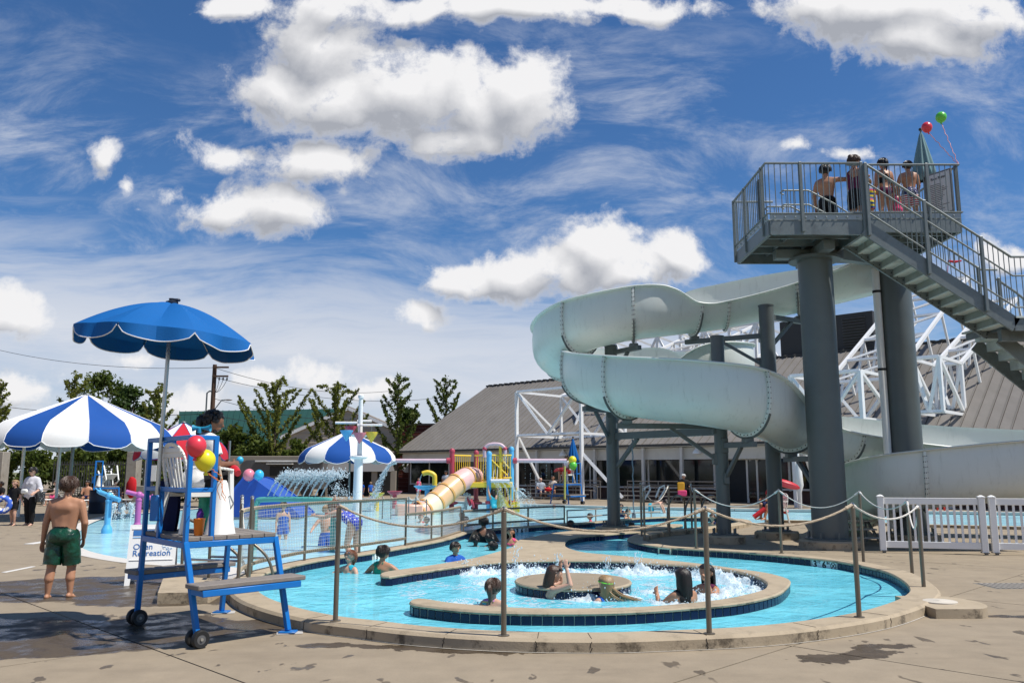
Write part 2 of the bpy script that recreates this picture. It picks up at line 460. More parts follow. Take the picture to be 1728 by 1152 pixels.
# ------------------------------------------------------------------ mesh builder
class MB:
    def __init__(s):
        s.v, s.f, s.m = [], [], []
        s.mi = 0

    def add(s, vs, fs):
        o = len(s.v)
        s.v.extend([tuple(x) for x in vs])
        s.f.extend([tuple(i + o for i in f) for f in fs])
        s.m.extend([s.mi] * len(fs))
        return s

    def box(s, c, d, R=None, bv=0.0):
        c = V(c)
        hx, hy, hz = d[0] / 2, d[1] / 2, d[2] / 2
        if bv <= 0:
            vs = [V((x, y, z)) for x in (-hx, hx) for y in (-hy, hy) for z in (-hz, hz)]
            fs = [(0, 1, 3, 2), (4, 6, 7, 5), (0, 4, 5, 1), (2, 3, 7, 6), (0, 2, 6, 4), (1, 5, 7, 3)]
        else:
            e = min(bv, hx * .9, hy * .9, hz * .9)
            vs, idx = [], {}
            for sx in (-1, 1):
                for sy in (-1, 1):
                    for sz in (-1, 1):
                        for ax in range(3):
                            q = [sx * hx, sy * hy, sz * hz]
                            for a2 in range(3):
                                if a2 != ax:
                                    q[a2] -= (sx, sy, sz)[a2] * e
                            idx[(sx, sy, sz, ax)] = len(vs)
                            vs.append(V(q))
            fs = []
            for ax in range(3):
                a, b_ = [i for i in range(3) if i != ax]
                for sg in (-1, 1):
                    q = []
                    for (p, r) in ((-1, -1), (1, -1), (1, 1), (-1, 1)):
                        k_ = [0, 0, 0]
                        k_[ax], k_[a], k_[b_] = sg, p, r
                        q.append(idx[(*k_, ax)])
                    flip = (sg < 0) ^ (ax == 1)
                    fs.append(tuple(reversed(q)) if flip else tuple(q))
            for ax in range(3):
                a, b_ = [i for i in range(3) if i != ax]
                for p in (-1, 1):
                    for r in (-1, 1):
                        k0, k1 = [0, 0, 0], [0, 0, 0]
                        k0[ax], k1[ax] = -1, 1
                        k0[a] = k1[a] = p
                        k0[b_] = k1[b_] = r
                        q = [idx[(*k0, a)], idx[(*k1, a)], idx[(*k1, b_)], idx[(*k0, b_)]]
                        n = (vs[q[1]] - vs[q[0]]).cross(vs[q[3]] - vs[q[0]])
                        if n.dot(vs[q[0]] + vs[q[2]]) < 0:
                            q.reverse()
                        fs.append(tuple(q))
            for sx in (-1, 1):
                for sy in (-1, 1):
                    for sz in (-1, 1):
                        q = [idx[(sx, sy, sz, i)] for i in range(3)]
                        n = (vs[q[1]] - vs[q[0]]).cross(vs[q[2]] - vs[q[0]])
                        if n.dot(vs[q[0]]) < 0:
                            q.reverse()
                        fs.append(tuple(q))
        if R is not None:
            vs = [R @ v for v in vs]
        return s.add([v + c for v in vs], fs)

    def beam(s, a, b_, w, h=None, up=(0, 0, 1), bv=0.0):
        """box of section w (sideways) by h (upwards) from a to b"""
        a, b_ = V(a), V(b_)
        h = w if h is None else h
        z = (b_ - a)
        L = z.length
        if L < 1e-6:
            return s
        z = z / L
        u = V(up)
        x = u.cross(z)
        if x.length < 1e-4:
            x = V((1, 0, 0)).cross(z)
            if x.length < 1e-4:
                x = V((0, 1, 0)).cross(z)
        x.normalize()
        y = z.cross(x)
        R = Matrix((x, y, z)).transposed()
        return s.box((a + b_) / 2, (w, h, L), R, bv)

    def tube(s, pts, r, n=8, closed=False, cap=True):
        pts = [V(p) for p in pts]
        k = len(pts)
        rs = r if isinstance(r, (list, tuple)) else [r] * k
        tans = []
        for i in range(k):
            a = pts[(i - 1) % k] if (closed or i > 0) else pts[i]
            b_ = pts[(i + 1) % k] if (closed or i < k - 1) else pts[i]
            t = b_ - a
            tans.append(t.normalized() if t.length > 1e-9 else V((0, 0, 1)))
        ref = V((0, 0, 1)) if abs(tans[0].z) < 0.9 else V((1, 0, 0))
        x = ref.cross(tans[0]).normalized()
        vs, fs = [], []
        for i in range(k):
            t = tans[i]
            x = (x - t * x.dot(t))
            if x.length < 1e-6:
                x = t.orthogonal()
            x.normalize()
            y = t.cross(x)
            for j in range(n):
                a = 2 * PI * j / n
                vs.append(pts[i] + (x * math.cos(a) + y * math.sin(a)) * rs[i])
        for i in range(k if closed else k - 1):
            for j in range(n):
                i2 = (i + 1) % k
                fs.append((i * n + j, i * n + (j + 1) % n, i2 * n + (j + 1) % n, i2 * n + j))
        if cap and not closed:
            fs.append(tuple(reversed(range(n))))
            fs.append(tuple((k - 1) * n + j for j in range(n)))
        return s.add(vs, fs)

    def lathe(s, prof, c=(0, 0, 0), n=20, R=None, cap=True):
        c = V(c)
        vs, fs = [], []
        for r, z in prof:
            for j in range(n):
                a = 2 * PI * j / n
                q = V((r * math.cos(a), r * math.sin(a), z))
                vs.append((R @ q if R is not None else q) + c)
        for i in range(len(prof) - 1):
            for j in range(n):
                fs.append((i * n + j, i * n + (j + 1) % n, (i + 1) * n + (j + 1) % n, (i + 1) * n + j))
        if cap:
            if prof[0][0] > 1e-5:
                fs.append(tuple(reversed(range(n))))
            if prof[-1][0] > 1e-5:
                fs.append(tuple((len(prof) - 1) * n + j for j in range(n)))
        return s.add(vs, fs)

    def ell(s, c, r, R=None, n=10, k=7):
        c = V(c)
        if not isinstance(r, (tuple, list, Vector)):
            r = (r, r, r)
        vs, fs = [], []
        for i in range(1, k):
            th = PI * i / k
            for j in range(n):
                a = 2 * PI * j / n
                vs.append(V((r[0] * math.sin(th) * math.cos(a), r[1] * math.sin(th) * math.sin(a), -r[2] * math.cos(th))))
        vs.append(V((0, 0, -r[2])))
        vs.append(V((0, 0, r[2])))
        for i in range(k - 2):
            for j in range(n):
                fs.append((i * n + j, i * n + (j + 1) % n, (i + 1) * n + (j + 1) % n, (i + 1) * n + j))
        b0, t0 = len(vs) - 2, len(vs) - 1
        for j in range(n):
            fs.append((b0, (j + 1) % n, j))
            fs.append((t0, (k - 2) * n + j, (k - 2) * n + (j + 1) % n))
        if R is not None:
            vs = [R @ v for v in vs]
        return s.add([v + c for v in vs], fs)

    def drop(s, c, r, st=1.0):
        c = V(c)
        vs = [c + V(q) for q in ((r, 0, 0), (-r, 0, 0), (0, r, 0), (0, -r, 0), (0, 0, r * st), (0, 0, -r * st))]
        return s.add(vs, [(0, 2, 4), (2, 1, 4), (1, 3, 4), (3, 0, 4), (2, 0, 5), (1, 2, 5), (3, 1, 5), (0, 3, 5)])

    def prism(s, poly, z0, z1):
        n = len(poly)
        vs = [(p[0], p[1], z0) for p in poly] + [(p[0], p[1], z1) for p in poly]
        fs = [tuple(reversed(range(n))), tuple(range(n, 2 * n))]
        fs += [(i, (i + 1) % n, n + (i + 1) % n, n + i) for i in range(n)]
        return s.add(vs, fs)

    def extr(s, poly, d):
        """prism of any planar polygon (3-D points) along vector d"""
        n = len(poly)
        d = V(d)
        vs = [V(p) for p in poly] + [V(p) + d for p in poly]
        fs = [tuple(reversed(range(n))), tuple(range(n, 2 * n))]
        fs += [(i, (i + 1) % n, n + (i + 1) % n, n + i) for i in range(n)]
        return s.add(vs, fs)

    def mesh(s, name, mats, off=(0, 0, 0), ang=40, smooth_=True):
        me = bpy.data.meshes.new(name)
        o = V(off)
        me.from_pydata([(x[0] - o.x, x[1] - o.y, x[2] - o.z) for x in s.v], [], s.f)
        if not isinstance(mats, (list, tuple)):
            mats = [mats]
        for q in mats:
            me.materials.append(q)
        if any(s.m):
            me.polygons.foreach_set('material_index', s.m)
        if smooth_:
            me.polygons.foreach_set('use_smooth', [True] * len(me.polygons))
            me.set_sharp_from_angle(angle=math.radians(ang))
        me.update()
        return me

    def build(s, name, mats, parent=None, ang=40, off=None, smooth_=True):
        root = parent
        while root is not None and root.parent is not None:
            root = root.parent
        if off is None:
            off = root.location if root is not None else (0, 0, 0)
        o = bpy.data.objects.new(name, s.mesh(name, mats, off, ang, smooth_))
        COL.objects.link(o)
        if parent is not None:
            o.parent = parent
        return o


def tag(o, label=None, cat=None, group=None, kind=None):
    for k_, v_ in (('label', label), ('category', cat), ('group', group), ('kind', kind)):
        if v_:
            o[k_] = v_
    return o


def thing(name, label, cat, loc=(0, 0, 0), group=None):
    o = bpy.data.objects.new(name, None)
    o.empty_display_size = 0.2
    COL.objects.link(o)
    o.location = loc
    return tag(o, label, cat, group)


def kids(o, _c={}):
    return list(o.children)


def copy_tree(o, loc=None, rz=None, label=None, parent=None):
    c_ = o.copy()
    COL.objects.link(c_)
    if parent is not None:
        c_.parent = parent
    if loc is not None:
        c_.location = loc
    if rz is not None:
        c_.rotation_euler = (0, 0, rz)
    if label:
        c_['label'] = label
    for ch in list(o.children):
        copy_tree(ch, parent=c_)
    return c_


def inst(name, mesh, parent, loc=(0, 0, 0), rot=None):
    o = bpy.data.objects.new(name, mesh)
    COL.objects.link(o)
    o.parent = parent
    o.location = loc
    if rot:
        o.rotation_euler = rot
    return o


def catmull(pts, per=8, closed=False):
    """rows of numbers, each interpolated"""
    n = len(pts)
    out_ = []
    for i in range(n if closed else n - 1):
        if closed:
            p0, p1, p2, p3 = (pts[(i + q) % n] for q in (-1, 0, 1, 2))
        else:
            p0, p1, p2, p3 = pts[max(i - 1, 0)], pts[i], pts[i + 1], pts[min(i + 2, n - 1)]
        for q in range(per):
            t = q / per
            out_.append([0.5 * ((2 * b_) + (-a + c_) * t + (2 * a - 5 * b_ + 4 * c_ - d_) * t * t + (-a + 3 * b_ - 3 * c_ + d_) * t ** 3) for a, b_, c_, d_ in zip(p0, p1, p2, p3)])
    if not closed:
        out_.append(list(pts[-1]))
    return out_


def arcpts(c, r, a0, a1, n, ax=(1, 0, 0), ay=(0, 0, 1)):
    c, ax, ay = V(c), V(ax), V(ay)
    return [c + ax * (r * math.cos(a0 + (a1 - a0) * i / n)) + ay * (r * math.sin(a0 + (a1 - a0) * i / n)) for i in range(n + 1)]


def sag(a, b_, d, n=16):
    a, b_ = V(a), V(b_)
    return [a.lerp(b_, i / n) - V((0, 0, d * 4 * (i / n) * (1 - i / n))) for i in range(n + 1)]


def text_mesh(txt, size, depth, mat_, align='CENTER', bold=0.0, sp_=1.0):
    cu = bpy.data.curves.new('lettering', 'FONT')
    cu.body = txt
    cu.size = size
    cu.extrude = depth
    cu.align_x = align
    cu.align_y = 'CENTER'
    cu.offset = bold
    cu.space_character = sp_
    cu.resolution_u = 3
    o = bpy.data.objects.new('lettering', cu)
    me = bpy.data.meshes.new_from_object(o)
    bpy.data.objects.remove(o)
    bpy.data.curves.remove(cu)
    me.materials.clear()
    me.materials.append(mat_)
    return me

# ================================================================== SETTING
def resample(pts, step):
    pts = [V(p) for p in pts]
    out_, carry = [pts[0].copy()], 0.0
    for a, b_ in zip(pts, pts[1:]):
        L = (b_ - a).length
        if L < 1e-9:
            continue
        t = step - carry
        while t < L:
            out_.append(a.lerp(b_, t / L))
            t += step
        carry = L - (t - step)
    return out_


def gpts(seq, z):
    return [G(x, y, z) for x, y in seq]


def smooth_path(seq, z, step=0.12, closed=False):
    p = gpts(seq, z)
    c_ = [V(q) for q in catmull([tuple(q) for q in p], 12, closed)]
    if closed:
        c_.append(c_[0].copy())
    r = resample(c_, step)
    if closed and (r[-1] - r[0]).length < step * 0.6:
        r.pop()
    return r


ZC = 0.12       # top of every coping
ZW = -0.02      # river water
wall_px = [(424, 981), (446, 966), (478, 957), (518, 947.6), (563, 940), (618, 933), (697, 920), (753, 909), (795, 896.5), (841, 891.5), (898, 887.5),
           (954, 883.8), (1000, 881), (1042, 877), (1087, 873.6), (1128, 872), (1187, 872.3), (1213, 873.2), (1243, 876)]
tong_px = [(1247, 880), (1205, 886.5), (1140, 892), (1095, 896.5), (1071, 902), (1060, 908.5), (1068, 913), (1087, 917.5), (1118, 922), (1156, 924.6), (1200, 927), (1250, 930), (1321, 936), (1364, 940),
           (1410, 945), (1450, 952), (1496, 963), (1525, 977.6), (1538, 992), (1533, 1002), (1508, 1015), (1450, 1032), (1364, 1046), (1250, 1057.5), (1100, 1064), (1000, 1066.5),
           (850, 1064), (720, 1056), (640, 1047), (561, 1037.5), (489, 1021.5), (442, 1003)]
RIV = smooth_path(wall_px + tong_px, ZC, 0.115, True)
NW = min(range(len(RIV)), key=lambda i: (RIV[i] - G(1243, 876, ZC)).length)


def normals_of(path, closed=True):
    n = len(path)
    out_ = []
    for i in range(n):
        a = path[(i - 2) % n] if closed else path[max(i - 2, 0)]
        b_ = path[(i + 2) % n] if closed else path[min(i + 2, n - 1)]
        t = (b_ - a)
        out_.append(V((-t.y, t.x, 0)).normalized())
    return out_


RN = normals_of(RIV)          # clockwise loop: left of travel = away from the water
CW = 0.33


def strip(path, nor, prof, closed=True):
    """sweep a section (offset along the normal, z, material) along a level path"""
    mb = MB()
    n, k = len(path), len(prof)
    vs = []
    for p, q in zip(path, nor):
        for o, z, _ in prof:
            vs.append((p.x + q.x * o, p.y + q.y * o, z))
    fs, ms = [], []
    for i in range(n if closed else n - 1):
        i2 = (i + 1) % n
        for j in range(k - 1):
            fs.append((i * k + j, i * k + j + 1, i2 * k + j + 1, i2 * k + j))
            ms.append(prof[j][2])
    mb.v, mb.f, mb.m = vs, fs, ms
    return mb


def fill(loops, z, flip=False):
    """flat sheet inside loops[0], outside the others"""
    mb = MB()
    tris = geometry.tessellate_polygon([[V((p[0], p[1], 0)) for p in lp] for lp in loops])
    vs = [(p[0], p[1], z) for lp in loops for p in lp]
    fs = []
    for t in tris:
        a, b_, c_ = (V(vs[i]) for i in t)
        fs.append(tuple(t) if (b_ - a).cross(c_ - a).z > 0 else tuple(reversed(t)))
    mb.add(vs, fs)
    return mb


curb = strip(RIV, RN, [(0, -1.1, 2), (0, -0.06, 1), (0, 0.082, 0), (-0.022, 0.083, 0), (-0.026, 0.102, 0), (-0.012, ZC, 0), (CW - 0.03, ZC, 0), (CW, ZC - 0.028, 0), (CW, -0.25, 0)]).build('pool_curb', [COPC, GROUT, FLOORP])
tag(curb, kind='structure')

shore_px = [(208, 945), (128, 927), (118, 905), (138, 886), (173, 873), (215, 867.5)]
SH = [V((-4.25, 12.9, 0)), V((-4.55, 14.2, 0)), V((-5.7, 14.9, 0))] + gpts(shore_px, 0)
SH = [V(q) for q in catmull([tuple(p) for p in SH], 6)]
SH += [V(p) for p in ((-14.2, 36, 0), (-13.0, 42, 0), (-11.2, 47, 0), (-8.8, 49.5, 0), (-4.95, 46.5, 0), (0.32, 41.0, 0), (4.29, 38, 0), (9.37, 35.6, 0), (12.2, 34.8, 0), (16.0, 33.6, 0), (22, 31.5, 0), (34, 26.5, 0), (34, 23.5, 0), (20, 23.7, 0), (14.5, 24.0, 0), (12.2, 25.0, 0), (10.2, 26.6, 0), (8.2, 27.4, 0))]
OUT = [p + q * (CW - 0.03) for p, q in zip(RIV, RN)]
hole = SH + [OUT[i] for i in range(NW + 2, len(OUT))]
deck_outer = [V((-90, -14, 0)), V((90, -14, 0)), V((90, 130, 0)), V((-90, 130, 0))]

# concrete slabs with open joints, on a bed a little below
bed = fill([deck_outer, hole], -0.022).build('deck_bed', JOINT, smooth_=False)
tag(bed, kind='structure')
deck = MB()
bm = bmesh.new()
dm = fill([deck_outer, hole], 0.0)
vv_ = [bm.verts.new(v) for v in dm.v]
for f_ in dm.f:
    try:
        bm.faces.new([vv_[i] for i in f_])
    except ValueError:
        pass
SQ = math.sqrt(0.5)
STEP = 4.3
U0, V0 = 3.32, 8.2
for k_ in range(-6, 8):
    for ax, o in ((V((SQ, SQ, 0)), U0 + STEP * k_), (V((-SQ, SQ, 0)), V0 + STEP * k_)):
        bmesh.ops.bisect_plane(bm, geom=bm.verts[:] + bm.edges[:] + bm.faces[:], dist=1e-5, plane_co=ax * o, plane_no=ax)
cells = {}
for f_ in bm.faces:
    c_ = f_.calc_center_median()
    i = math.floor(((c_.x + c_.y) * SQ - U0) / STEP)
    j = math.floor(((-c_.x + c_.y) * SQ - V0) / STEP)
    cx = (U0 + (i + .5) * STEP - (V0 + (j + .5) * STEP)) * SQ
    cy = (U0 + (i + .5) * STEP + (V0 + (j + .5) * STEP)) * SQ
    near = 4 < cy < 30 and abs(cx) < 0.68 * cy + 3.2 and -6 <= i < 7 and -6 <= j < 7
    cells.setdefault((i, j) if near else None, []).append([v.co.copy() for v in f_.verts])
bm.free()
JG = 0.009
droot = None
for key in [None] + sorted(q for q in cells if q is not None):
    mb = MB()
    seen = {}
    for poly in cells[key]:
        idx = []
        for p in poly:
            kk = (round(p.x, 4), round(p.y, 4))
            if kk not in seen:
                seen[kk] = len(mb.v)
                x, y = p.x, p.y
                if key is not None:
                    u, v = (x + y) * SQ, (-x + y) * SQ
                    u = min(max(u, U0 + key[0] * STEP + JG), U0 + (key[0] + 1) * STEP - JG)
                    v = min(max(v, V0 + key[1] * STEP + JG), V0 + (key[1] + 1) * STEP - JG)
                    x, y = (u - v) * SQ, (u + v) * SQ
                mb.v.append((x, y, 0.0))
            idx.append(seen[kk])
        if len(set(idx)) == len(idx):
            mb.f.append(tuple(idx))
            mb.m.append(0)
    # thickness at the slab's rim
    ec = {}
    for f_ in mb.f:
        for a, b_ in zip(f_, f_[1:] + f_[:1]):
            ec[(a, b_)] = 1
    rim = [(a, b_) for (a, b_) in ec if (b_, a) not in ec]
    low = {}
    for a, b_ in rim:
        for q in (a, b_):
            if q not in low:
                low[q] = len(mb.v)
                mb.v.append((mb.v[q][0], mb.v[q][1], -0.020))
        mb.f.append((b_, a, low[a], low[b_]))
        mb.m.append(0)
    if key is None:
        droot = mb.build('pool_deck', DECKC, smooth_=False)
        tag(droot, kind='structure')
    else:
        mb.build('concrete_slab', DECKC, droot, off=(0, 0, 0), smooth_=False)

grd = MB().box((0, 900, -1.6), (5000, 3000, 0.4)).build('ground', mat('dry_ground', (0.14, 0.15, 0.07), 0.95))
tag(grd, kind='structure')

# floors and water
fl = fill([RIV], -1.05).build('pool_floor', FLOORP, smooth_=False)
tag(fl, kind='structure')
WALLO = [RIV[i] + RN[i] * (CW - 0.01) for i in range(0, NW + 2)]
H2 = SH + list(reversed(WALLO))
fl = fill([H2], -0.42).build('splash_pool_floor', FLOORS, smooth_=False)
tag(fl, kind='structure')
shl = MB()
for a, b_ in zip(hole, hole[1:]):
    shl.add([(a.x, a.y, 0), (b_.x, b_.y, 0), (b_.x, b_.y, -0.5), (a.x, a.y, -0.5)], [(0, 1, 2, 3)])
tag(shl.build('splash_pool_wall', FLOORS), kind='structure')
wt_ = fill([RIV], ZW).build('river_water', WATER, smooth_=False)
tag(wt_, kind='structure')
wt_ = fill([H2], -0.035).build('splash_pool_water', SPLASHW, smooth_=False)
tag(wt_, kind='structure')

# pale edge bands: zero-depth shore and far coping
def ribbon(pts, w0, w1, z, name, m_):
    n = normals_of(pts, False)
    mb = MB()
    vs = [p + q * o for p, q in zip(pts, n) for o in (w0, w1)]
    mb.add([(p.x, p.y, z) for p in vs], [(2 * i, 2 * i + 1, 2 * i + 3, 2 * i + 2) for i in range(len(pts) - 1)])
    o = mb.build(name, m_, smooth_=False)
    return tag(o, kind='structure')


EDGE = mat('pale_edge_band', (0.58, 0.55, 0.50), 0.8)
shn = [p for p in SH]
ribbon(shn[:len(SH) - 9], -0.16, 0.22, 0.006, 'shore_edge', EDGE)
farc = SH[-15:-7]
bandm = MB()
for a, b_ in zip(farc, farc[1:]):
    bandm.beam((a.x, a.y, 0.04), (b_.x, b_.y, 0.04), 0.35, 0.09)
tag(bandm.build('far_pool_coping', EDGE), kind='structure')
bandm = MB()
for a, b_ in zip(SH[-7:], SH[-6:]):
    bandm.beam((a.x, a.y, 0.03), (b_.x, b_.y, 0.03), 0.35, 0.10)
tag(bandm.build('near_pool_coping', COPC), kind='structure')

# islands
isl_px = [(694, 1014), (703, 1018.5), (726, 1021.5), (780, 1027.6), (859, 1031.4), (966, 1032.2), (1062, 1030), (1166, 1023), (1246, 1015), (1299, 1003.7), (1320, 994), (1331, 980.5), (1323, 974), (1290, 965.5), (1240, 958.5), (1182, 950.5),
          (1104, 942.3), (1052, 937.6), (1020, 934.8), (988, 931.7), (966, 927), (953.5, 921.5), (951.5, 916), (955, 911), (965, 906.7), (988, 903), (1020, 901), (1043, 899.2), (1081, 896), (1125, 890), (1150, 885.5), (1143, 883.6), (1111, 884.5), (1069, 886.4),
          (1020, 890.5), (966, 895), (940, 898), (905, 904), (880, 909.5), (870.5, 916), (866, 922), (855, 926), (840, 930.5), (805, 940), (780, 944.5), (735, 952), (689, 958.6), (655, 963.5), (644, 967.5), (651, 971.5), (665, 970), (690, 966), (724, 961), (780, 953),
          (840, 947.3), (902, 945), (988, 944.6), (1046, 946), (1126, 950.5), (1179, 954), (1233, 960.5), (1272, 969), (1294, 979.5), (1297, 988), (1288, 995), (1259, 1003), (1219, 1010.5), (1153, 1018), (1073, 1023.7), (966, 1026), (860, 1024), (766, 1017), (721, 1010.5), (703, 1009)]
ISL = smooth_path(isl_px, ZC, 0.115, True)
area = sum(a.x * b_.y - b_.x * a.y for a, b_ in zip(ISL, ISL[1:] + ISL[:1]))
if area < 0:
    ISL.reverse()          # now counter-clockwise: left of travel = inside
IN = normals_of(ISL)


def island(name, path, nor, topmat):
    o = strip(path, nor, [(0, -1.1, 2), (0, -0.06, 1), (0, 0.082, 0), (-0.022, 0.083, 0), (-0.026, 0.102, 0), (-0.010, ZC, 0), (0.012, ZC, 0)]).build(name, [COPC, GROUT, FLOORP])
    tag(o, kind='structure')
    t = fill([[p + q * 0.010 for p, q in zip(path, nor)]], ZC + 0.001).build('paved_top', topmat, o, off=(0, 0, 0), smooth_=False)
    return o


isl = island('spa_wall', ISL, IN, COPC)
DISC = [V((0.85 + 0.79 * math.cos(2 * PI * i / 44), 11.97 + 0.86 * math.sin(2 * PI * i / 44), ZC)) for i in range(44)]
disc = island('spa_island', DISC, normals_of(DISC), DECKC)


def tile_run(parent, path, nor, sgn, limit=300, gaps=()):
    """one row of square cobalt tiles along a wall, each its own object where it faces the photograph"""
    n = len(path)
    tl = MB().box((0, 0, 0), (0.105, 0.014, 0.098), None, 0.004).mesh('tile', TILE, smooth_=False)
    todo = []
    for i in range(n):
        p = path[i]
        q = nor[i] * sgn          # points to the water
        to = V((0, 0, CAM_H)) - p
        to.z = 0
        if q.dot(to.normalized()) < -0.15 or p.y > 30:
            continue
        if any((p - g_).length < w_ for g_, w_ in gaps):
            continue
        todo.append((p.length, p, q))
    todo.sort(key=lambda t: t[0])
    rest = MB()
    for k_, (_, p, q) in enumerate(todo):
        pos_ = p + q * 0.006
        a = math.atan2(q.y, q.x) + PI / 2
        if k_ < limit:
            inst('tile', tl, parent, (pos_.x, pos_.y, 0.028), (rnd.uniform(-.02, .02), 0, a))
        else:
            rest.box((pos_.x, pos_.y, 0.028), (0.105, 0.014, 0.098), Matrix.Rotation(a, 3, 'Z'))
    if rest.v:
        tag(rest.build('far_tiles', TILE, parent, off=(0, 0, 0)), kind='stuff')


PL = []   # depth plaques: (point, half width)


def plaque(parent, px, py, wid, items, hgt=0.13):
    """white depth tile let into the wall nearest to the pixel"""
    c0_ = G(px, py, ZC)
    i = min(range(len(RIV)), key=lambda q: (RIV[q] - c0_).length)
    p, q = V((RIV[i].x, RIV[i].y, 0)), -RN[i]
    x = V((-q.y, q.x, 0))        # to the right as seen from the water
    M_ = Matrix((x, V((0, 0, 1)), q)).transposed()
    PL.append((RIV[i], wid / 2 + 0.03))
    zc = 0.022
    mb = MB()
    mb.box(p + q * 0.010 + V((0, 0, zc)), (wid, hgt, 0.018), M_, 0.003)
    o = mb.build('depth_marker', SIGNW, parent, off=(0, 0, 0))
    for txt, dx, dz, size, bold in items:
        if txt == 'NODIVE':
            c_ = p + q * 0.021 + x * dx + V((0, 0, zc + dz))
            r = size / 2
            mb = MB()
            mb.tube([c_ + x * (r * math.cos(a * PI / 10)) + V((0, 0, r * math.sin(a * PI / 10))) for a in range(20)], 0.006, 5, True)
            mb.beam(c_ + (x * -.7 + V((0, 0, .7))) * r, c_ + (x * .7 + V((0, 0, -.7))) * r, 0.010, 0.004, q)
            mb.beam(c_ + (x * -.45 + V((0, 0, -.5))) * r, c_ + (x * .35 + V((0, 0, .35))) * r, 0.016, 0.004, q)
            mb.ell(c_ + (x * .42 + V((0, 0, .48))) * r, (0.009, 0.009, 0.009), None, 6, 4)
            mb.build('no_diving_symbol', INK, o, off=(0, 0, 0))
        else:
            me = text_mesh(txt, size, 0.002, INK, bold=bold)
            c_ = p + q * 0.021 + x * dx + V((0, 0, zc + dz))
            lo = inst('lettering', me, o, c_)
            lo.rotation_euler = M_.to_euler()
    return o


big3 = [('3', -.19, -.005, .16, .006), ('FT', -.105, .035, .062, .001), ('6', .0, -.005, .16, .006), ('IN', .085, .035, .062, .001), ('NODIVE', .19, 0, .105, 0)]
plaque(curb, 1388, 942.5, 0.50, big3)
plaque(curb, 883, 889, 0.52, [('3', -.16, -.005, .17, .008), ('6', .02, -.005, .17, .008), ('NODIVE', .18, 0, .10, 0)])
plaque(curb, 641, 929, 0.44, [('3', -.15, -.005, .15, .006), ('FT', -.07, .03, .055, .001), ('6', .02, -.005, .15, .006), ('NODIVE', .16, 0, .10, 0)])
plaque(curb, 436, 973, 0.44, [('3', -.15, -.005, .15, .006), ('FT', -.07, .03, .055, .001), ('6', .02, -.005, .15, .006), ('IN', .10, .03, .055, .001)])
tile_run(curb, RIV, RN, -1, 300, PL)
tile_run(isl, ISL, IN, -1, 300)
tile_run(disc, DISC, normals_of(DISC), -1, 60)
# skimmer mouth in the tongue's wall
i = min(range(len(RIV)), key=lambda q: (RIV[q] - G(1125, 922, ZC)).length)
p, q = V((RIV[i].x, RIV[i].y, 0)), -RN[i]
x = V((-q.y, q.x, 0))
mb = MB()
M_ = Matrix((x, V((0, 0, 1)), q)).transposed()
for dx, dz, w, h in ((-.15, 0, .03, .13), (.15, 0, .03, .13), (0, .06, .33, .025), (0, -.055, .33, .025)):
    mb.box(p + q * 0.018 + x * dx + V((0, 0, .03 + dz)), (w, h, .02), M_)
sk = mb.build('skimmer_frame', CREAM, curb, off=(0, 0, 0))

# bench block at the steps, round lid block, drains, mats
e0, e1, e2, e3 = G(265, 1019), G(350, 1017), V((-3.78, 10.75, 0)), V((-3.9, 12.0, 0))
poly = [e0, e1, e2, e3, V((-4.6, 12.2, 0)), G(276, 987)]
mb = MB().prism([(p.x, p.y) for p in poly], -0.02, 0.135)
tag(mb.build('concrete_plinth', COPC), kind='structure')
c_ = G(1603, 1013, 0.12)
mb = MB()
pl_ = [(c_.x + .34 * math.cos(a), c_.y + .50 * math.sin(a)) for a in np.linspace(-PI / 2, PI / 2, 14)]
pl_ = [(c_.x - .42, c_.y - .50)] + pl_ + [(c_.x - .42, c_.y + .50)]
mb.prism(pl_, -0.02, 0.105)
o = mb.build('concrete_ledge', COPC)
tag(o, kind='structure')
MB().lathe([(0.19, 0.105), (0.19, 0.118), (0.175, 0.122), (0.03, 0.122), (0.02, 0.13), (0, 0.13)], (c_.x - .12, c_.y, 0), 28).build('round_lid', mat('pale_lid', (0.55, 0.5, 0.42), 0.7), o, off=(0, 0, 0))
c_ = G(1712, 988)
mb = MB()
for k_ in range(14):
    mb.box((c_.x - .35 + k_ * .08, c_.y, 0.003), (.05, .55, .008))
dg_ = MB().box((c_.x + .17, c_.y, -0.002), (1.2, .62, .006)).build('floor_drain', mat('drain_metal', (0.20, 0.19, 0.17), 0.6, .3))
tag(dg_, kind='structure')
mb.build('grate_bars', mat('drain_bars', (0.33, 0.30, 0.26), 0.6, .2), dg_, off=(0, 0, 0))
for (x0, y0, x1, y1, lab) in ((2, 956, 60, 966, 'long white drain cover strip in the deck left of the walking boy'), (56, 912, 80, 918, 'short white drain cover lying past the boy in green shorts')):
    a, b_ = G(x0, y1), G(x1, y0)
    o = MB().box(((a.x + b_.x) / 2, (a.y + b_.y) / 2, 0.006), (abs(b_.x - a.x), abs(b_.y - a.y), .012), None, .004).build('drain_cover', mat('white_cover', (0.62, 0.60, 0.56), 0.7))
    tag(o, lab, 'drain cover')
# cracks in the curb's outer face: dark open joints

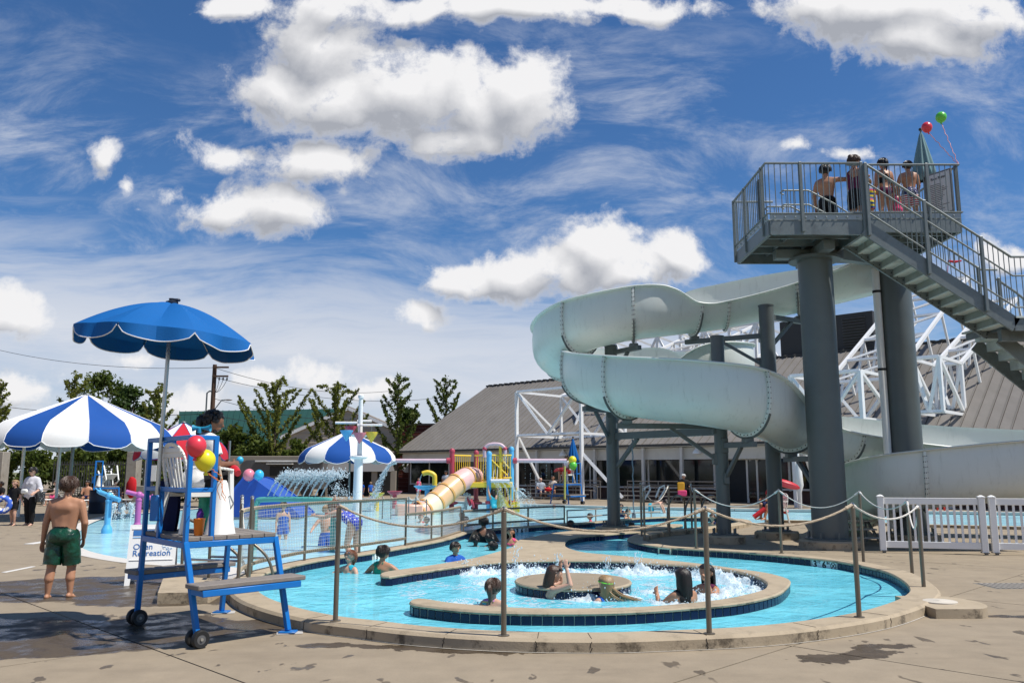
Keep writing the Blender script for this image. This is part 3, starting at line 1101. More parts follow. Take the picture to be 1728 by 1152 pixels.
i0 = min(range(len(RIV)), key=lambda q: (RIV[q] - G(1536, 1000, ZC)).length)
foot = [RIV[i] + RN[i] * (CW + .004) for i in range(i0, len(RIV))]
ribbon(foot, -.002, .014, .005, 'pale_sealant_line', mat('sealant', (.46, .43, .38), .8, 0, .35, 9))
for px, py in ((735, 1075), (1203, 1074), (1010, 1080), (905, 1081), (610, 1058), (1385, 1061), (520, 1044), (1490, 1036)):
    c0_ = G(px, py, ZC)
    i = min(range(len(RIV)), key=lambda q: (RIV[q] + RN[q] * CW - c0_).length)
    mb = MB()
    p = RIV[i] + RN[i] * (CW + .0015)
    x = V((-RN[i].y, RN[i].x, 0))
    for k_ in range(5):
        a = p + x * rnd.uniform(-.012, .012) + V((0, 0, -.02 - .026 * k_))
        b_ = p + x * rnd.uniform(-.012, .012) + V((0, 0, -.02 - .026 * (k_ + 1)))
        mb.beam(a, b_, .006, .004, RN[i])
    mb.beam(RIV[i] + RN[i] * .02 + V((0, 0, .001)), RIV[i] + RN[i] * (CW - .03) + x * .01 + V((0, 0, .001)), .005, .003)
    mb.build('curb_joint', mat('crack_dark', (.03, .024, .018), .95), curb, off=(0, 0, 0))

# ================================================================== WATER SLIDE
R0 = 0.66
SL = [  # x, y, z of the trough's bottom, wall height on the rider's left, on the right
    (9.3, 20.5, 6.10, .80, 1.10), (8.5, 20.95, 5.95, .66, 1.10), (7.4, 21.5, 5.75, .60, 1.26), (5.7, 21.8, 5.42, .56, 1.30), (4.75, 21.75, 5.28, .64, 1.14), (4.0, 21.65, 5.18, 1.12, .72),
    (3.2, 21.6, 5.08, 1.25, .62), (1.95, 21.95, 4.82, 1.27, .60), (1.33, 23.2, 4.55, 1.27, .60), (1.5, 24.8, 4.42, 1.25, .6), (2.7, 26.0, 4.33, 1.25, .6), (4.5, 26.25, 4.24, 1.25, .6),
    (6.0, 25.8, 4.15, 1.25, .6), (6.55, 24.8, 4.08, 1.25, .6), (6.1, 23.95, 4.03, 1.22, .6), (5.3, 23.7, 3.99, 1.12, .75), (4.5, 23.75, 3.96, .60, 1.25), (3.3, 23.75, 3.90, .55, 1.27), (2.45, 23.2, 3.75, .55, 1.27),
    (2.05, 21.8, 3.50, .55, 1.28), (2.22, 20.0, 3.12, .55, 1.30), (2.95, 18.85, 2.84, .56, 1.30), (4.2, 18.3, 2.64, .56, 1.30), (5.35, 18.6, 2.46, .58, 1.28), (6.25, 19.4, 2.25, .80, .85),
    (7.3, 20.3, 2.02, 1.12, .62), (9.0, 21.1, 1.82, 1.18, .58), (11.0, 21.4, 1.62, 1.2, .58), (13.0, 21.2, 1.46, 1.22, .58), (14.2, 20.3, 1.36, 1.22, .58), (14.0, 19.0, 1.26, 1.22, .58),
    (12.7, 18.45, 1.14, 1.22, .60), (10.7, 18.38, 1.0, 1.25, .60), (9.2, 18.52, .86, 1.23, .60), (8.45, 19.1, .70, 1.18, .60), (8.4, 20.2, .45, 1.0, .60), (8.75, 21.6, .2, .75, .60), (9.3, 23.0, .06, .65, .60), (9.9, 25.2, -.06, .60, .60), (10.3, 26.6, -.12, .60, .60)]
SPER = 9
PATH = catmull(SL, SPER)
NP = len(PATH)


def frame_at(i):
    a, b_ = PATH[max(i - 1, 0)], PATH[min(i + 1, NP - 1)]
    t = V((b_[0] - a[0], b_[1] - a[1], b_[2] - a[2])).normalized()
    lf = V((-t.y, t.x, 0)).normalized()
    return V(PATH[i][:3]), t, lf


def side_pts(h, off, n=10):
    """half of the trough's section from the bottom outwards: (sideways, up), off = outwards offset"""
    q = R0 * PI / 2
    L = R0 * math.acos(max(-1, 1 - h / R0)) if h < R0 else q + (h - R0)
    o = []
    for k_ in range(n + 1):
        t = L * k_ / n
        if t <= q:
            a = t / R0
            o.append(((R0 + off) * math.sin(a), R0 - (R0 + off) * math.cos(a)))
        else:
            o.append((R0 + off + .10 * (t - q) - .26 * (t - q) ** 2, R0 + (t - q)))
    return o


def section(hl, hr):
    L, R = side_pts(hl, 0), side_pts(hr, 0)
    Lo, Ro = side_pts(hl, .035), side_pts(hr, .035)
    o = [(x, z) for x, z in reversed(L)] + [(-x, z) for x, z in R[1:]]
    x, z = R[-1]
    o += [(-x + .004, z + .016), (-x - .125, z + .018), (-x - .14, z - .002), (-x - .125, z - .022)]
    xo, zo = Ro[-1]
    o += [(-xo, zo - .03)]
    o += [(-a, b_) for a, b_ in reversed(Ro[:-1])] + [(a, b_) for a, b_ in Lo[1:-1]]
    x, z = L[-1]
    xo, zo = Lo[-1]
    o += [(xo, zo - .03), (x + .125, z - .022), (x + .14, z - .002), (x + .125, z + .018), (x - .004, z + .016)]
    return o


slide = thing('water_slide', 'long white winding open water slide coming down in loops from the steel stair platform', 'water slide', (4.0, 20.0, 0))


def slide_piece(i0, i1):
    mb = MB()
    k_ = None
    for i in range(i0, i1 + 1):
        p, t, lf = frame_at(i)
        sec = section(PATH[i][3], PATH[i][4])
        k_ = len(sec)
        mb.v.extend([tuple(p + lf * a + V((0, 0, b_))) for a, b_ in sec])
    for i in range(i1 - i0):
        for j in range(k_):
            mb.f.append((i * k_ + j, i * k_ + (j + 1) % k_, (i + 1) * k_ + (j + 1) % k_, (i + 1) * k_ + j))
            mb.m.append(0)
    mb.f += [tuple(range(k_)), tuple((i1 - i0) * k_ + j for j in reversed(range(k_)))]
    mb.m += [0, 0]
    return mb


def nearest_station(x, y, z):
    return min(range(NP), key=lambda i: (V(PATH[i][:3]) - V((x, y, z))).length)


stations = [nearest_station(*q) for q in (
    (7.6, 21.4, 5.8), (5.75, 21.8, 5.43), (4.8, 21.75, 5.3), (3.25, 21.6, 5.1), (1.85, 22.0, 4.8), (1.6, 25.0, 4.4), (3.9, 26.2, 4.3), (6.3, 25.4, 4.1), (5.55, 23.72, 4.0), (3.6, 23.8, 3.92),
    (2.05, 21.8, 3.5), (2.72, 19.15, 2.9), (5.3, 18.55, 2.47), (6.6, 19.75, 2.17), (8.3, 20.8, 1.9), (10.8, 21.35, 1.64), (13.6, 20.9, 1.4), (12.9, 18.5, 1.15), (9.1, 18.6, .83), (8.6, 21.0, .3), (9.2, 24, 0))]
stations = sorted(set(stations))
ends = [0] + stations + [NP - 1]
for a, b_ in zip(ends, ends[1:]):
    if b_ > a:
        slide_piece(a, b_).build('slide_segment', FRP, slide, ang=50)
for s_ in stations:
    p, t, lf = frame_at(s_)
    hl, hr = PATH[s_][3], PATH[s_][4]
    o1 = [(-x, z) for x, z in reversed(side_pts(hr - .03, .036))] + [(x, z) for x, z in side_pts(hl - .03, .036)[1:]]
    o2 = [(-x, z) for x, z in reversed(side_pts(hr - .03, .115))] + [(x, z) for x, z in side_pts(hl - .03, .115)[1:]]
    mb = MB()
    for (d0, d1) in ((-.028, .028),):
        vs = []
        for (a, b_), (c0_, d_) in zip(o1, o2):
            for w, (u_, z_) in ((d0, (a, b_)), (d1, (a, b_)), (d1, (c0_, d_)), (d0, (c0_, d_))):
                vs.append(p + lf * u_ + V((0, 0, z_)) + t * w)
        n = len(o1)
        fs = []
        for i in range(n - 1):
            for j in range(4):
                fs.append((i * 4 + j, i * 4 + (j + 1) % 4, (i + 1) * 4 + (j + 1) % 4, (i + 1) * 4 + j))
        fs += [(0, 1, 2, 3), tuple((n - 1) * 4 + j for j in (3, 2, 1, 0))]
        mb.add(vs, fs)
    fo = mb.build('slide_flange', FRPIN, slide, ang=30)
    bm_ = MB()
    mid = [((a + c0_) / 2, (b_ + d_) / 2) for (a, b_), (c0_, d_) in zip(o1, o2)]
    mp_ = [V((a, b_, 0)) for a, b_ in mid]
    for q in resample(mp_, 0.115):
        for sg in (-1, 1):
            bm_.drop(p + lf * q.x + V((0, 0, q.y)) + t * (.031 * sg), .017)
    # outer edge shows bolt heads as well
    for q in resample([V((c0_, d_, 0)) for c0_, d_ in o2], 0.115):
        bm_.drop(p + lf * q.x + V((0, 0, q.y)), .015)
    tag(bm_.build('bolts', BOLT, fo, off=slide.location), kind='stuff')


def column(base, top, r, label, foot, group=None, n=28):
    """painted tube column on a concrete foot"""
    o = thing('slide_column', label, 'column', base, group)
    MB().lathe([(r, .0), (r, top - .03), (r + .012, top - .03), (r + .012, top)], base, n).build('post', COLGREY, o)
    f_ = MB()
    f_.lathe([(foot, -.02), (foot, .15), (foot - .03, .18), (r + .02, .185)], base, 8 if foot < .65 else 26)
    f_.build('concrete_foot', COPC, o, ang=30)
    fp = MB().lathe([(r + .16, .185), (r + .16, .215), (r + .005, .217)], base, 26)
    for k_ in range(8):
        a = 2 * PI * k_ / 8
        fp.lathe([(.022, .21), (.022, .33), (0, .335)], V(base) + V(((r + .10) * math.cos(a), (r + .10) * math.sin(a), 0)), 6)
    fp.build('base_plate', COLGREY, o, ang=30)
    return o


C1 = V((6.84, 18.25, 0))
C2 = V((9.34, 19.85, 0))
col1 = column(C1, 6.32, .372, 'thick dark grey column with wide round concrete foot beside the white fence end', .66)
MB().lathe([(.372, 6.30), (.56, 6.30), (.56, 6.36), (.372, 6.36)], C1, 36).build('cap_flange', COLGREY, col1)
col2 = column(C2, 6.72, .385, 'thick grey column standing inside the low right slide loop with white pipe', .66)
MB().tube([C2 + V((-.47, -.1, .3)), C2 + V((-.47, -.1, 6.35)), C2 + V((-.45, -.05, 6.5))], .09, 14).build('white_pipe', PLASTIC, col2)
pb = MB()
for z in (1.9, 4.0, 5.9):
    pb.lathe([(.10, z), (.10, z + .06)], C2 + V((-.47, -.1, 0)), 12)
pb.build('pipe_band', BLACK, col2)
CA, CB, CC = V((2.70, 22.45, 0)), V((4.88, 19.50, 0)), V((D(1306, 800, 20.75).x, 20.75, 0))
colA = column(CA, 5.02, .17, 'slim dark grey post rising from the tip of the narrow paved strip', .5)
colB = column(CB, 4.80, .155, 'slim dark grey post on eight-sided foot behind the rope by the tongue', .48)
colC = column(CC, D(1296, 515, 20.75).z, .185, 'tall slim grey post with flat capped top between the slide and clubhouse', .55)


def saddle(i, root, par):
    """steel cradle under the trough at a joint, and the arm that holds it"""
    p, t, lf = frame_at(i)
    mb = MB()
    arc = [(-x, z) for x, z in reversed(side_pts(.42, .12, 6))] + [(x, z) for x, z in side_pts(.42, .12, 6)[1:]]
    pts = [p + lf * a + V((0, 0, b_ - .01)) for a, b_ in arc]
    for a, b_ in zip(pts, pts[1:]):
        mb.beam(a, b_, .06, .03, t)
    mb.box(p + V((0, 0, -.19)), (.22, .22, .10), None, .01)
    q = p + V((0, 0, -.27))
    r_ = V(root)
    e = (q - V((r_.x, r_.y, q.z)))
    L = e.length
    e.normalize()
    s0 = V((r_.x, r_.y, q.z)) + e * .12
    mb.beam(s0, q + e * .25, .12, .12)
    mb.box(s0 + V((0, 0, 0)), (.16, .16, .34), None, .01)
    if L > .9:
        mb.beam(V((r_.x, r_.y, q.z - .75)) + e * .14, V((r_.x, r_.y, q.z - .05)) + e * min(L * .75, 1.2), .08, .08)
        mb.box(V((r_.x, r_.y, q.z - .75)) + e * .15, (.13, .13, .26), None, .01)
    mb.build('support_arm', COLGREY, par)


for tgt, c_, par in (((3.25, 21.6, 5.1), CA, colA), ((4.8, 21.75, 5.3), CC, colC), ((7.6, 21.4, 5.8), CC, colC), ((5.55, 23.72, 4), CC, colC), ((2.72, 19.15, 2.9), CB, colB), ((5.3, 18.55, 2.47), CB, colB), ((6.6, 19.75, 2.17), C1 + V((0, .35, 0)), col1),
                     ((1.85, 22, 4.8), CA, colA), ((2.05, 21.8, 3.5), CA, colA), ((3.6, 23.8, 3.92), CA, colA), ((8.3, 20.8, 1.9), C2, col2), ((10.8, 21.35, 1.64), C2, col2)):
    saddle(nearest_station(*tgt), c_, par)
mb = MB()
a, b_ = V((CA.x, CA.y, 2.55)), V((CB.x, CB.y, 2.55))
e = (b_ - a).normalized()
mb.beam(a + e * .17, b_ - e * .16, .13, .18)
mb.beam(V((CA.x, CA.y, 1.75)) + e * .17, a + e * .95 - V((0, 0, .08)), .09, .09)
tag(mb.build('cross_beam', COLGREY, colA), 'dark steel beam between two posts')
mb = MB()
p0, p1 = a + e * .75 + V((0, 0, -.1)), a + e * .75 + V((0, 0, -2.0))
mb.tube([p0.lerp(p1, k_ / 20) + V((.012 * math.sin(k_ * 1.7), .012 * math.cos(k_ * 1.1), 0)) for k_ in range(21)], .018, 6)
mb.box(p1 + V((0, 0, -.05)), (.10, .03, .14), None, .01)
mb.ell(p0 + V((.14, .1, -.03)), .035, None, 8, 5)
o = mb.build('hanging_rope', mat('blue_white_rope', (0.22, 0.30, 0.36), 0.9, 0, .3, 40))
tag(o, 'thin bluish rope hanging from the slide beam beside the slim post', 'rope')
# two stout legs under the low right loop
for k_, (x, y, z, lab) in enumerate(((13.4, 20.9, 1.35, 'short slide leg under the outer bend of the low loop'), (12.2, 18.45, 1.05, 'short slide leg under the near trough behind the white fence'))):
    o = thing('slide_support', lab, 'column', (x, y, 0))
    MB().lathe([(.14, 0), (.14, z - .2)], (x, y, 0), 16).build('post', COLGREY, o)
    MB().lathe([(.35, -.02), (.35, .1), (.3, .12)], (x, y, 0), 8).build('concrete_foot', COPC, o, ang=30)
    MB().box((x, y, z - .16), (.7, .3, .08), None, .01).build('cradle', COLGREY, o)
# stepped supports by the slide's end
o = thing('exit_step_frame', 'low metal step frame beside the foot of the thick column', 'steps', (7.75, 18.7, 0))
mb = MB()
for k_ in range(3):
    mb.box((7.75 + .03 * k_, 18.9 + k_ * .3, .16 + .17 * k_), (.85, .28, .03), None, .005)
mb.build('tread', mat('worn_tread', (.42, .38, .32), .7), o)
for sx in (-.4, .4):
    mb = MB()
    mb.beam((7.75 + sx, 18.75, .02), (7.81 + sx, 19.6, .5), .04, .06)
    mb.beam((7.75 + sx, 19.55, .02), (7.75 + sx, 19.55, .5), .04)
    mb.build('side_rail', COLGREY, o)

# ================================================================== PLATFORM AND STAIR
plat = thing('slide_platform', 'high galvanised steel platform with railings where slide riders wait', 'platform', (7.5, 18.5, 0))
ZF, ZR = 6.85, 7.20
FX0, FX1, FX2 = 5.40, 7.35, 9.95
FY0, FY1, RY0, RY1 = 16.80, 19.25, 17.80, 20.1


def deck_frame(x0, x1, y0, y1, z, cross):
    mb = MB()
    for (a, b_) in (((x0, y0), (x1, y0)), ((x1, y0), (x1, y1)), ((x1, y1), (x0, y1)), ((x0, y1), (x0, y0))):
        mb.beam((a[0], a[1], z - .20), (b_[0], b_[1], z - .20), .07, .30)
        c_ = V(((a[0] + b_[0]) / 2, (a[1] + b_[1]) / 2, z))
    mb.build('edge_beam', STEEL, plat)
    mb = MB()
    for k_ in range(cross):
        y = y0 + (y1 - y0) * (k_ + 1) / (cross + 1)
        mb.beam((x0 + .04, y, z - .18), (x1 - .04, y, z - .18), .06, .16)
    for k_ in range(2):
        x = x0 + (x1 - x0) * (k_ + 1) / 3
        mb.beam((x, y0 + .04, z - .13), (x, y1 - .04, z - .13), .05, .10)
    mb.build('joist', STEEL, plat)
    MB().box(((x0 + x1) / 2, (y0 + y1) / 2, z - .03), (x1 - x0 - .02, y1 - y0 - .02, .035)).build('deck_plate', mat('deck_plate_zinc', (.58, .64, .61), .5, .3, .15, 3), plat)
    mb = MB()
    for (a, b_) in (((x0, y0 - .036), (x1, y0 - .036)), ((x0 - .036, y1), (x0 - .036, y0))):
        mb.beam((a[0], a[1], z + .03), (b_[0], b_[1], z + .03), .012, .13)
        for k_ in range(9):
            q = V((a[0], a[1], z + .02)).lerp(V((b_[0], b_[1], z + .02)), (k_ + .5) / 9)
            mb.ell(q - V((.01, .01, 0)), .025, None, 6, 4)
    mb.build('toe_board', mat('bright_zinc', (.33, .36, .36), .5, .4, .15, 6), plat)


deck_frame(FX0, FX1, FY0, FY1, ZF, 3)
deck_frame(FX1 + .08, FX2, RY0, RY1, ZR, 3)
mb = MB()
mb.beam((C1.x - .9, C1.y, 6.45), (C1.x + .62, C1.y, 6.45), .24, .2)
mb.beam((C1.x, C1.y - .9, 6.45), (C1.x, C1.y + .9, 6.45), .24, .2)
mb.beam((C2.x - 1.8, C2.y, 6.82), (C2.x + .3, C2.y, 6.82), .24, .24)
mb.beam((C1.x + .3, C1.y + .3, 6.62), (C2.x - .3, C2.y, 6.75), .2, .3)
mb.build('main_girder', STEEL, plat)
BAL = MB().lathe([(.0105, 0), (.0105, 1)], (0, 0, 0), 6).mesh('baluster', STEEL)
PST = MB().box((0, 0, .5), (.065, .065, 1), None, .008).mesh('rail_post', STEEL, smooth_=False)
RH = 1.20


def railing(root, pts, step=.125, h=RH, posts=(), below=.30, mid=None, baldepth=0.10):
    """top rail, bottom rail, balusters and bolted posts along a line of deck-edge points"""
    off = root.location
    pts = [V(p) for p in pts]
    MB().tube([p + V((0, 0, h)) for p in pts], .027, 8).build('hand_rail', STEEL, root)
    MB().tube([p + V((0, 0, baldepth)) for p in pts], .019, 8).build('bottom_rail', STEEL, root)
    if mid:
        MB().tube([p + V((0, 0, mid)) for p in pts], .019, 8).build('middle_rail', STEEL, root)
    for a, b_ in zip(pts, pts[1:]):
        L = (b_ - a).length
        n = max(1, round(L / step))
        for k_ in range(n):
            q = a.lerp(b_, (k_ + .5) / n)
            o = inst('baluster', BAL, root, q + V((0, 0, baldepth)) - off)
            o.scale = (1, 1, h - baldepth)
    for q in posts:
        q = V(q)
        o = inst('rail_post', PST, root, q + V((0, 0, -below)) - off)
        o.scale = (1, 1, h + below + .03)


rl = thing('platform_railing', 'steel railing with upright bars round the high slide platform', 'railing', (7.5, 18.5, ZF))
ex = .05
railing(rl, [(FX0 - ex, FY1 + ex, ZF), (FX0 - ex, FY0 - ex, ZF), (FX1 + .02, FY0 - ex, ZF)], posts=[(FX0 - ex, FY1 + ex, ZF), (FX0 - ex, FY1 - .85, ZF), (FX0 - ex, FY0 + .28, ZF), (FX0 + .68, FY0 - ex, ZF), (FX1 + .02, FY0 - ex, ZF)])
railing(rl, [(FX1 + .15, RY0 - ex, ZR), (FX2 + ex, RY0 - ex, ZR), (FX2 + ex, RY1, ZR)], posts=[(FX1 + .55, RY0 - ex, ZR), (FX2 - .68, RY0 - ex, ZR), (FX2 + ex, RY0 + .1, ZR), (FX2 + ex, RY1, ZR)])
railing(rl, [(FX0 - ex, FY1 + ex, ZF), (FX0 + .9, FY1 + ex, ZF)], step=.14)
# dark panel and rules board
pnl = MB().box((FX0 - ex + .05, FY0 + .52, ZF + .62), (.02, .42, .92), None, .004).build('dark_sign_panel', mat('dark_panel', (.05, .055, .055), .5))
tag(pnl, 'dark upright panel fixed to the left railing of the high platform', 'panel')
brd = thing('rules_board', 'framed white rules board with lines of print on the platform railing corner', 'sign', (FX2 - .12, RY0 + .42, ZR + .62))
bx = FX2 - .06
Rb = Matrix.Rotation(-1.05, 3, 'Z')
bc = V((FX2 - .22, RY0 + .32, ZR + .66))
MB().box(bc, (.62, .03, 1.02), Rb, .004).build('frame', mat('grey_frame', (.22, .22, .22), .5), brd)
MB().box(bc + Rb @ V((0, -.018, 0)), (.54, .012, .94), Rb).build('sheet', SIGNW, brd)
mb = MB()
for k_ in range(15):
    w = .46 * rnd.uniform(.5, 1)
    mb.box(bc + Rb @ V((-.23 + w / 2, -.026, .22 - k_ * .042)), (w, .003, .011), Rb)
mb.build('print_lines', INK, brd)
tm = text_mesh('Ride Rules', .085, .001, INK, bold=.001)
o = inst('lettering', tm, brd, bc + Rb @ V((0, -.027, .36)) - brd.location)
o.rotation_euler = (PI / 2, 0, -1.05)
o.scale = (1, 1, 1)

# low stair up to the slide's mouth, inside the railing
hs = thing('inner_stair', 'small steel stair with looped handrails on the high platform', 'stairs', (6.9, 18.3, ZF))
mb = MB()
for k_ in range(3):
    mb.box((6.75 + k_ * .26, 18.5, ZF + .16 + k_ * .17), (.27, .9, .03))
mb.build('tread', STEEL, hs)
for y in (17.75, 18.9):
    mb = MB()
    for dz in (.62, .95):
        mb.tube([(6.05, y, ZF + dz), (6.6, y, ZF + dz), (7.15, y, ZF + dz - .0 - .3), (7.5, y, ZF + dz - .55)], .02, 8)
        mb.tube([(6.05, y, ZF + dz), (5.98, y + .02, ZF + dz - .05), (6.05, y, ZF + dz - .1)], .02, 8)
    for k_ in range(7):
        x = 6.1 + k_ * .1
        mb.tube([(x, y, ZF), (x, y, ZF + .95)], .009, 6)
    for k_ in range(6):
        x = 6.78 + k_ * .13
        mb.tube([(x, y, ZF), (x, y, ZF + .9 - k_ * .09)], .009, 6)
    mb.build('hand_rail', STEEL, hs)

# main stair
stair = thing('slide_stair', 'galvanised steel stair climbing steeply from the landing up to the slide platform', 'stairs', (9.0, 17.3, 0))
SA, SB = V((FX1 + .02, 0, ZF)), V((10.32, 0, 4.80))
SY0, SY1 = 16.74, 17.74
NS = 12
for y in (SY0, SY1):
    mb = MB()
    mb.beam((SA.x + .0, y, SA.z - .22), (SB.x, y, SB.z - .22), .05, .30)
    mb.beam((SB.x - .03, y, SB.z - .2), (SB.x + 2.6, y, SB.z - .2), .05, .28)
    mb.build('stringer', STEEL, stair)
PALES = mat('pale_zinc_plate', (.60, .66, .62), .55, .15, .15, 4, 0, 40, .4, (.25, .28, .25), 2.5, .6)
for k_ in range(NS):
    t = (k_ + .5) / NS
    q = SA.lerp(SB, t)
    dx = (SB.x - SA.x) / NS
    dz = (SA.z - SB.z) / NS
    tr = MB()
    tr.box((q.x, (SY0 + SY1) / 2, q.z - .25), (dx + .03, SY1 - SY0 - .06, .025))
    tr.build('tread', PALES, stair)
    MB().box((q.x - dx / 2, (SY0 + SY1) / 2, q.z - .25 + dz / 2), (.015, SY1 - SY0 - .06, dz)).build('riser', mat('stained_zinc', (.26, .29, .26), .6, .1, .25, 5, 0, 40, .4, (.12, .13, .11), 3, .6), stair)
mb = MB()
for k_ in range(NS * 2):
    q = SA.lerp(SB, (k_ + .5) / NS / 2)
    mb.ell((q.x, SY1 - .06, q.z - .30), .016, None, 6, 4)
    mb.ell((q.x, SY1 - .02, q.z - .375), .016, None, 6, 4)
mb2 = mb
tag(mb2.build('bolts', BOLT, stair), kind='stuff')
# landing and lower flight
mb = MB()
mb.box((SB.x + 1.3, (SY0 + SY1) / 2 + .5, SB.z - .06), (2.6, 2.1, .04))
mb.build('landing_plate', PALES, stair)
mb = MB()
for k_ in range(4):
    mb.beam((SB.x + .1 + .8 * k_, SY0, SB.z - .16), (SB.x + .1 + .8 * k_, SY1 + 1, SB.z - .16), .07, .14)
mb.beam((SB.x - .05, SY0 + .5, SB.z - .36), (SB.x + 2.6, SY0 + .5, SB.z - .36), .14, .24)
mb.build('joist', STEEL, stair)
mb = MB()
LA, LB = V((SB.x + .35, 0, SB.z - .1)), V((SB.x + 3.6, 0, SB.z - 2.9))
for y in (SY1 + .15, SY1 + 1.15):
    mb.beam((LA.x, y, LA.z - .2), (LB.x, y, LB.z - .2), .05, .3)
mb.build('stringer', STEEL, stair)
for k_ in range(13):
    q = LA.lerp(LB, (k_ + .5) / 13)
    MB().box((q.x, SY1 + .65, q.z - .04), (.27, .95, .02)).box((q.x - .13, SY1 + .65, q.z + .06), (.012, .95, .2)).build('tread', PALES, stair)
sr = thing('stair_railing', 'steel railing with upright bars along the near side of the long stair', 'railing', (9.0, SY0, 5))
yn = SY0 - .055


def on(t):
    return V((SA.x + (SB.x - SA.x) * t, yn, SA.z + (SB.z - SA.z) * t))


railing(sr, [on(0.02), on(1.0), (SB.x + 2.5, yn, SB.z)], posts=[on(.02), on(.42), on(.80)], mid=.80, below=.36, baldepth=.14)
sr2 = thing('stair_railing', 'steel railing on the far side of the long stair beside the platform', 'railing', (9.0, SY1, 5))
yn = SY1 + .055
railing(sr2, [on(0.45), on(1.0), (SB.x + .35, yn, SB.z)], posts=[on(.62), on(.98)], below=.30, baldepth=.14)
lr = thing('stair_railing', 'steel railing curving down beside the lower stair flight behind the landing', 'railing', (11, SY1, 4))
yy_ = SY1 + .1
railing(lr, [(SB.x + .35, yy_, SB.z), (SB.x + .75, yy_, SB.z - .3), (LB.x, yy_, LB.z)], posts=[(SB.x + .4, yy_, SB.z)], h=1.0)
mb = MB()
q = [D(1600, 440, 17.4), D(1611, 442, 17.4), D(1622, 440, 17.4)]
mb.tube(q, [.02, .03, .018], 6)
mb.tube([q[0] + V((0, 0, .3 * 0)), q[0] + V((-.03, 0, -.25))], .008, 5)
o = mb.build('red_ribbon', CANR)
tag(o, 'small red ribbon tied across the stair railing above the landing', 'ribbon')

# ================================================================== CLUBHOUSE
BA, BB = V((-7.9, 64.0, 0)), V((14.3, 43.0, 0))
BDIR = (BB - BA).normalized()
BBACK = V((-BDIR.y, BDIR.x, 0))


def bp(s, t, z):
    return BA + BDIR * s + BBACK * t + V((0, 0, z))


def sat(px, t):
    """distance along the front (at depth t) which the photograph shows at column px"""
    lo, hi = -20.0, 70.0
    for _ in range(50):
        m_ = (lo + hi) / 2
        q = bp(m_, t, CAM_H)
        if 864 + F * q.x / (q.y * math.cos(PITCH)) < px:
            lo = m_
        else:
            hi = m_
    return m_


SEND = 45.0
club = thing('clubhouse', 'long low clubhouse with big ribbed grey sloping roof and dark windows behind the pool', 'building', bp(15, 0, 0))
RT, RZ, ET, EZ = 7.5, 8.6, -1.0, 3.1
sl = math.sqrt((RT - ET) ** 2 + (RZ - EZ) ** 2)
pw_ = 0.52
npan = int((SEND + .5) / pw_)
for k_ in range(npan):
    s0 = -.3 + k_ * pw_
    s1 = s0 + pw_
    o0, o1 = s0 + .0, s1 + .0
    z_ = rnd.uniform(0, .012)
    mb = MB()
    lo0, lo1 = bp(s0 + .02, ET, EZ + z_), bp(s1 - .02, ET, EZ + z_)
    sh = 1.2 if k_ < 3 else 0
    hi0, hi1 = bp(s0 + .02 + 1.2 * max(0, 1 - s0 / 8), RT, RZ + z_), bp(s1 - .02 + 1.2 * max(0, 1 - s1 / 8), RT, RZ + z_)
    dn = V((0, 0, -.05))
    mb.add([lo0, lo1, hi1, hi0, lo0 + dn, lo1 + dn, hi1 + dn, hi0 + dn], [(0, 1, 2, 3), (7, 6, 5, 4), (0, 4, 5, 1), (1, 5, 6, 2), (2, 6, 7, 3), (3, 7, 4, 0)])
    mb.beam(lo1 + V((0, 0, .02)), hi1 + V((0, 0, .02)), .035, .06)
    mb.build('roof_panel', ROOF, club, smooth_=False)
mb = MB()
mb.beam(bp(-.3, ET - .05, EZ - .02), bp(SEND, ET - .05, EZ - .02), .08, .14)
mb.build('gutter', mat('dark_gutter', (.05, .048, .045), .6), club)
mb = MB()
for k_ in range(int(SEND / .6)):
    mb.box(bp(1.3 + k_ * .6, RT, RZ + .05), (.3, .3, .12))
mb.beam(bp(.9, RT, RZ + .02), bp(SEND, RT, RZ + .02), .25, .10)
mb.build('ridge_cap', mat('dark_ridge', (.045, .043, .04), .7), club)
# body under the roof and the far slope
mb = MB()
mb.extr([bp(0, 0, 0), bp(0, 15, 0), bp(0, 15, 2.9), bp(.6, 7.5, 8.2), bp(0, 0, 2.95)], BDIR * SEND)
mb.build('wall', mat('dull_brown_wall', (.09, .05, .04), .9), club, smooth_=False)
mb = MB()
mb.add([bp(.9, RT, RZ), bp(SEND, RT, RZ), bp(SEND, 16, 3.0), bp(-.3, 16, 3.0)], [(0, 1, 2, 3)])
mb.build('far_roof', ROOF, club, smooth_=False)
sE = sat(1500, 0)
mb = MB()
mb.box((0, 0, 0), (1, 1, 1))
mb.v, mb.f, mb.m = [], [], []
fz0, fz1 = 2.28, 2.95
a, b_ = bp(0, -.55, (fz0 + fz1) / 2), bp(SEND, -.55, (fz0 + fz1) / 2)
mb.beam(a, b_, .12, fz1 - fz0)
mb.build('fascia', FASCIA, club)
mb = MB()
mb.beam(bp(0, -.5, 3.0), bp(SEND, -.5, 3.0), 1.0, .05)
mb.build('soffit', FASCIA, club)
ws = [k_ * 2.15 + .4 for k_ in range(20)]
for k_, s0 in enumerate(ws):
    mb = MB()
    mb.beam(bp(s0 + .05, -.06, 1.5), bp(s0 + 2.1, -.06, 1.5), .06, 1.5)
    w_ = mb.build('window', GLASS, club, smooth_=False)
    fr = MB()
    fr.beam(bp(s0, -.1, .62), bp(s0, -.1, 2.3), .09, .09)
    fr.beam(bp(s0, -.11, .70), bp(s0 + 2.15, -.11, .70), .08, .09)
    fr.build('frame', FASCIA, w_)
# white posts along the front
for px in (905, 1003, 1085, 1150, 1340, 1600):
    s0 = sat(px, -.9)
    MB().beam(bp(s0, -.85, 0), bp(s0, -.85, 2.95), .16, .16, BBACK).build('porch_post', FASCIA, club)
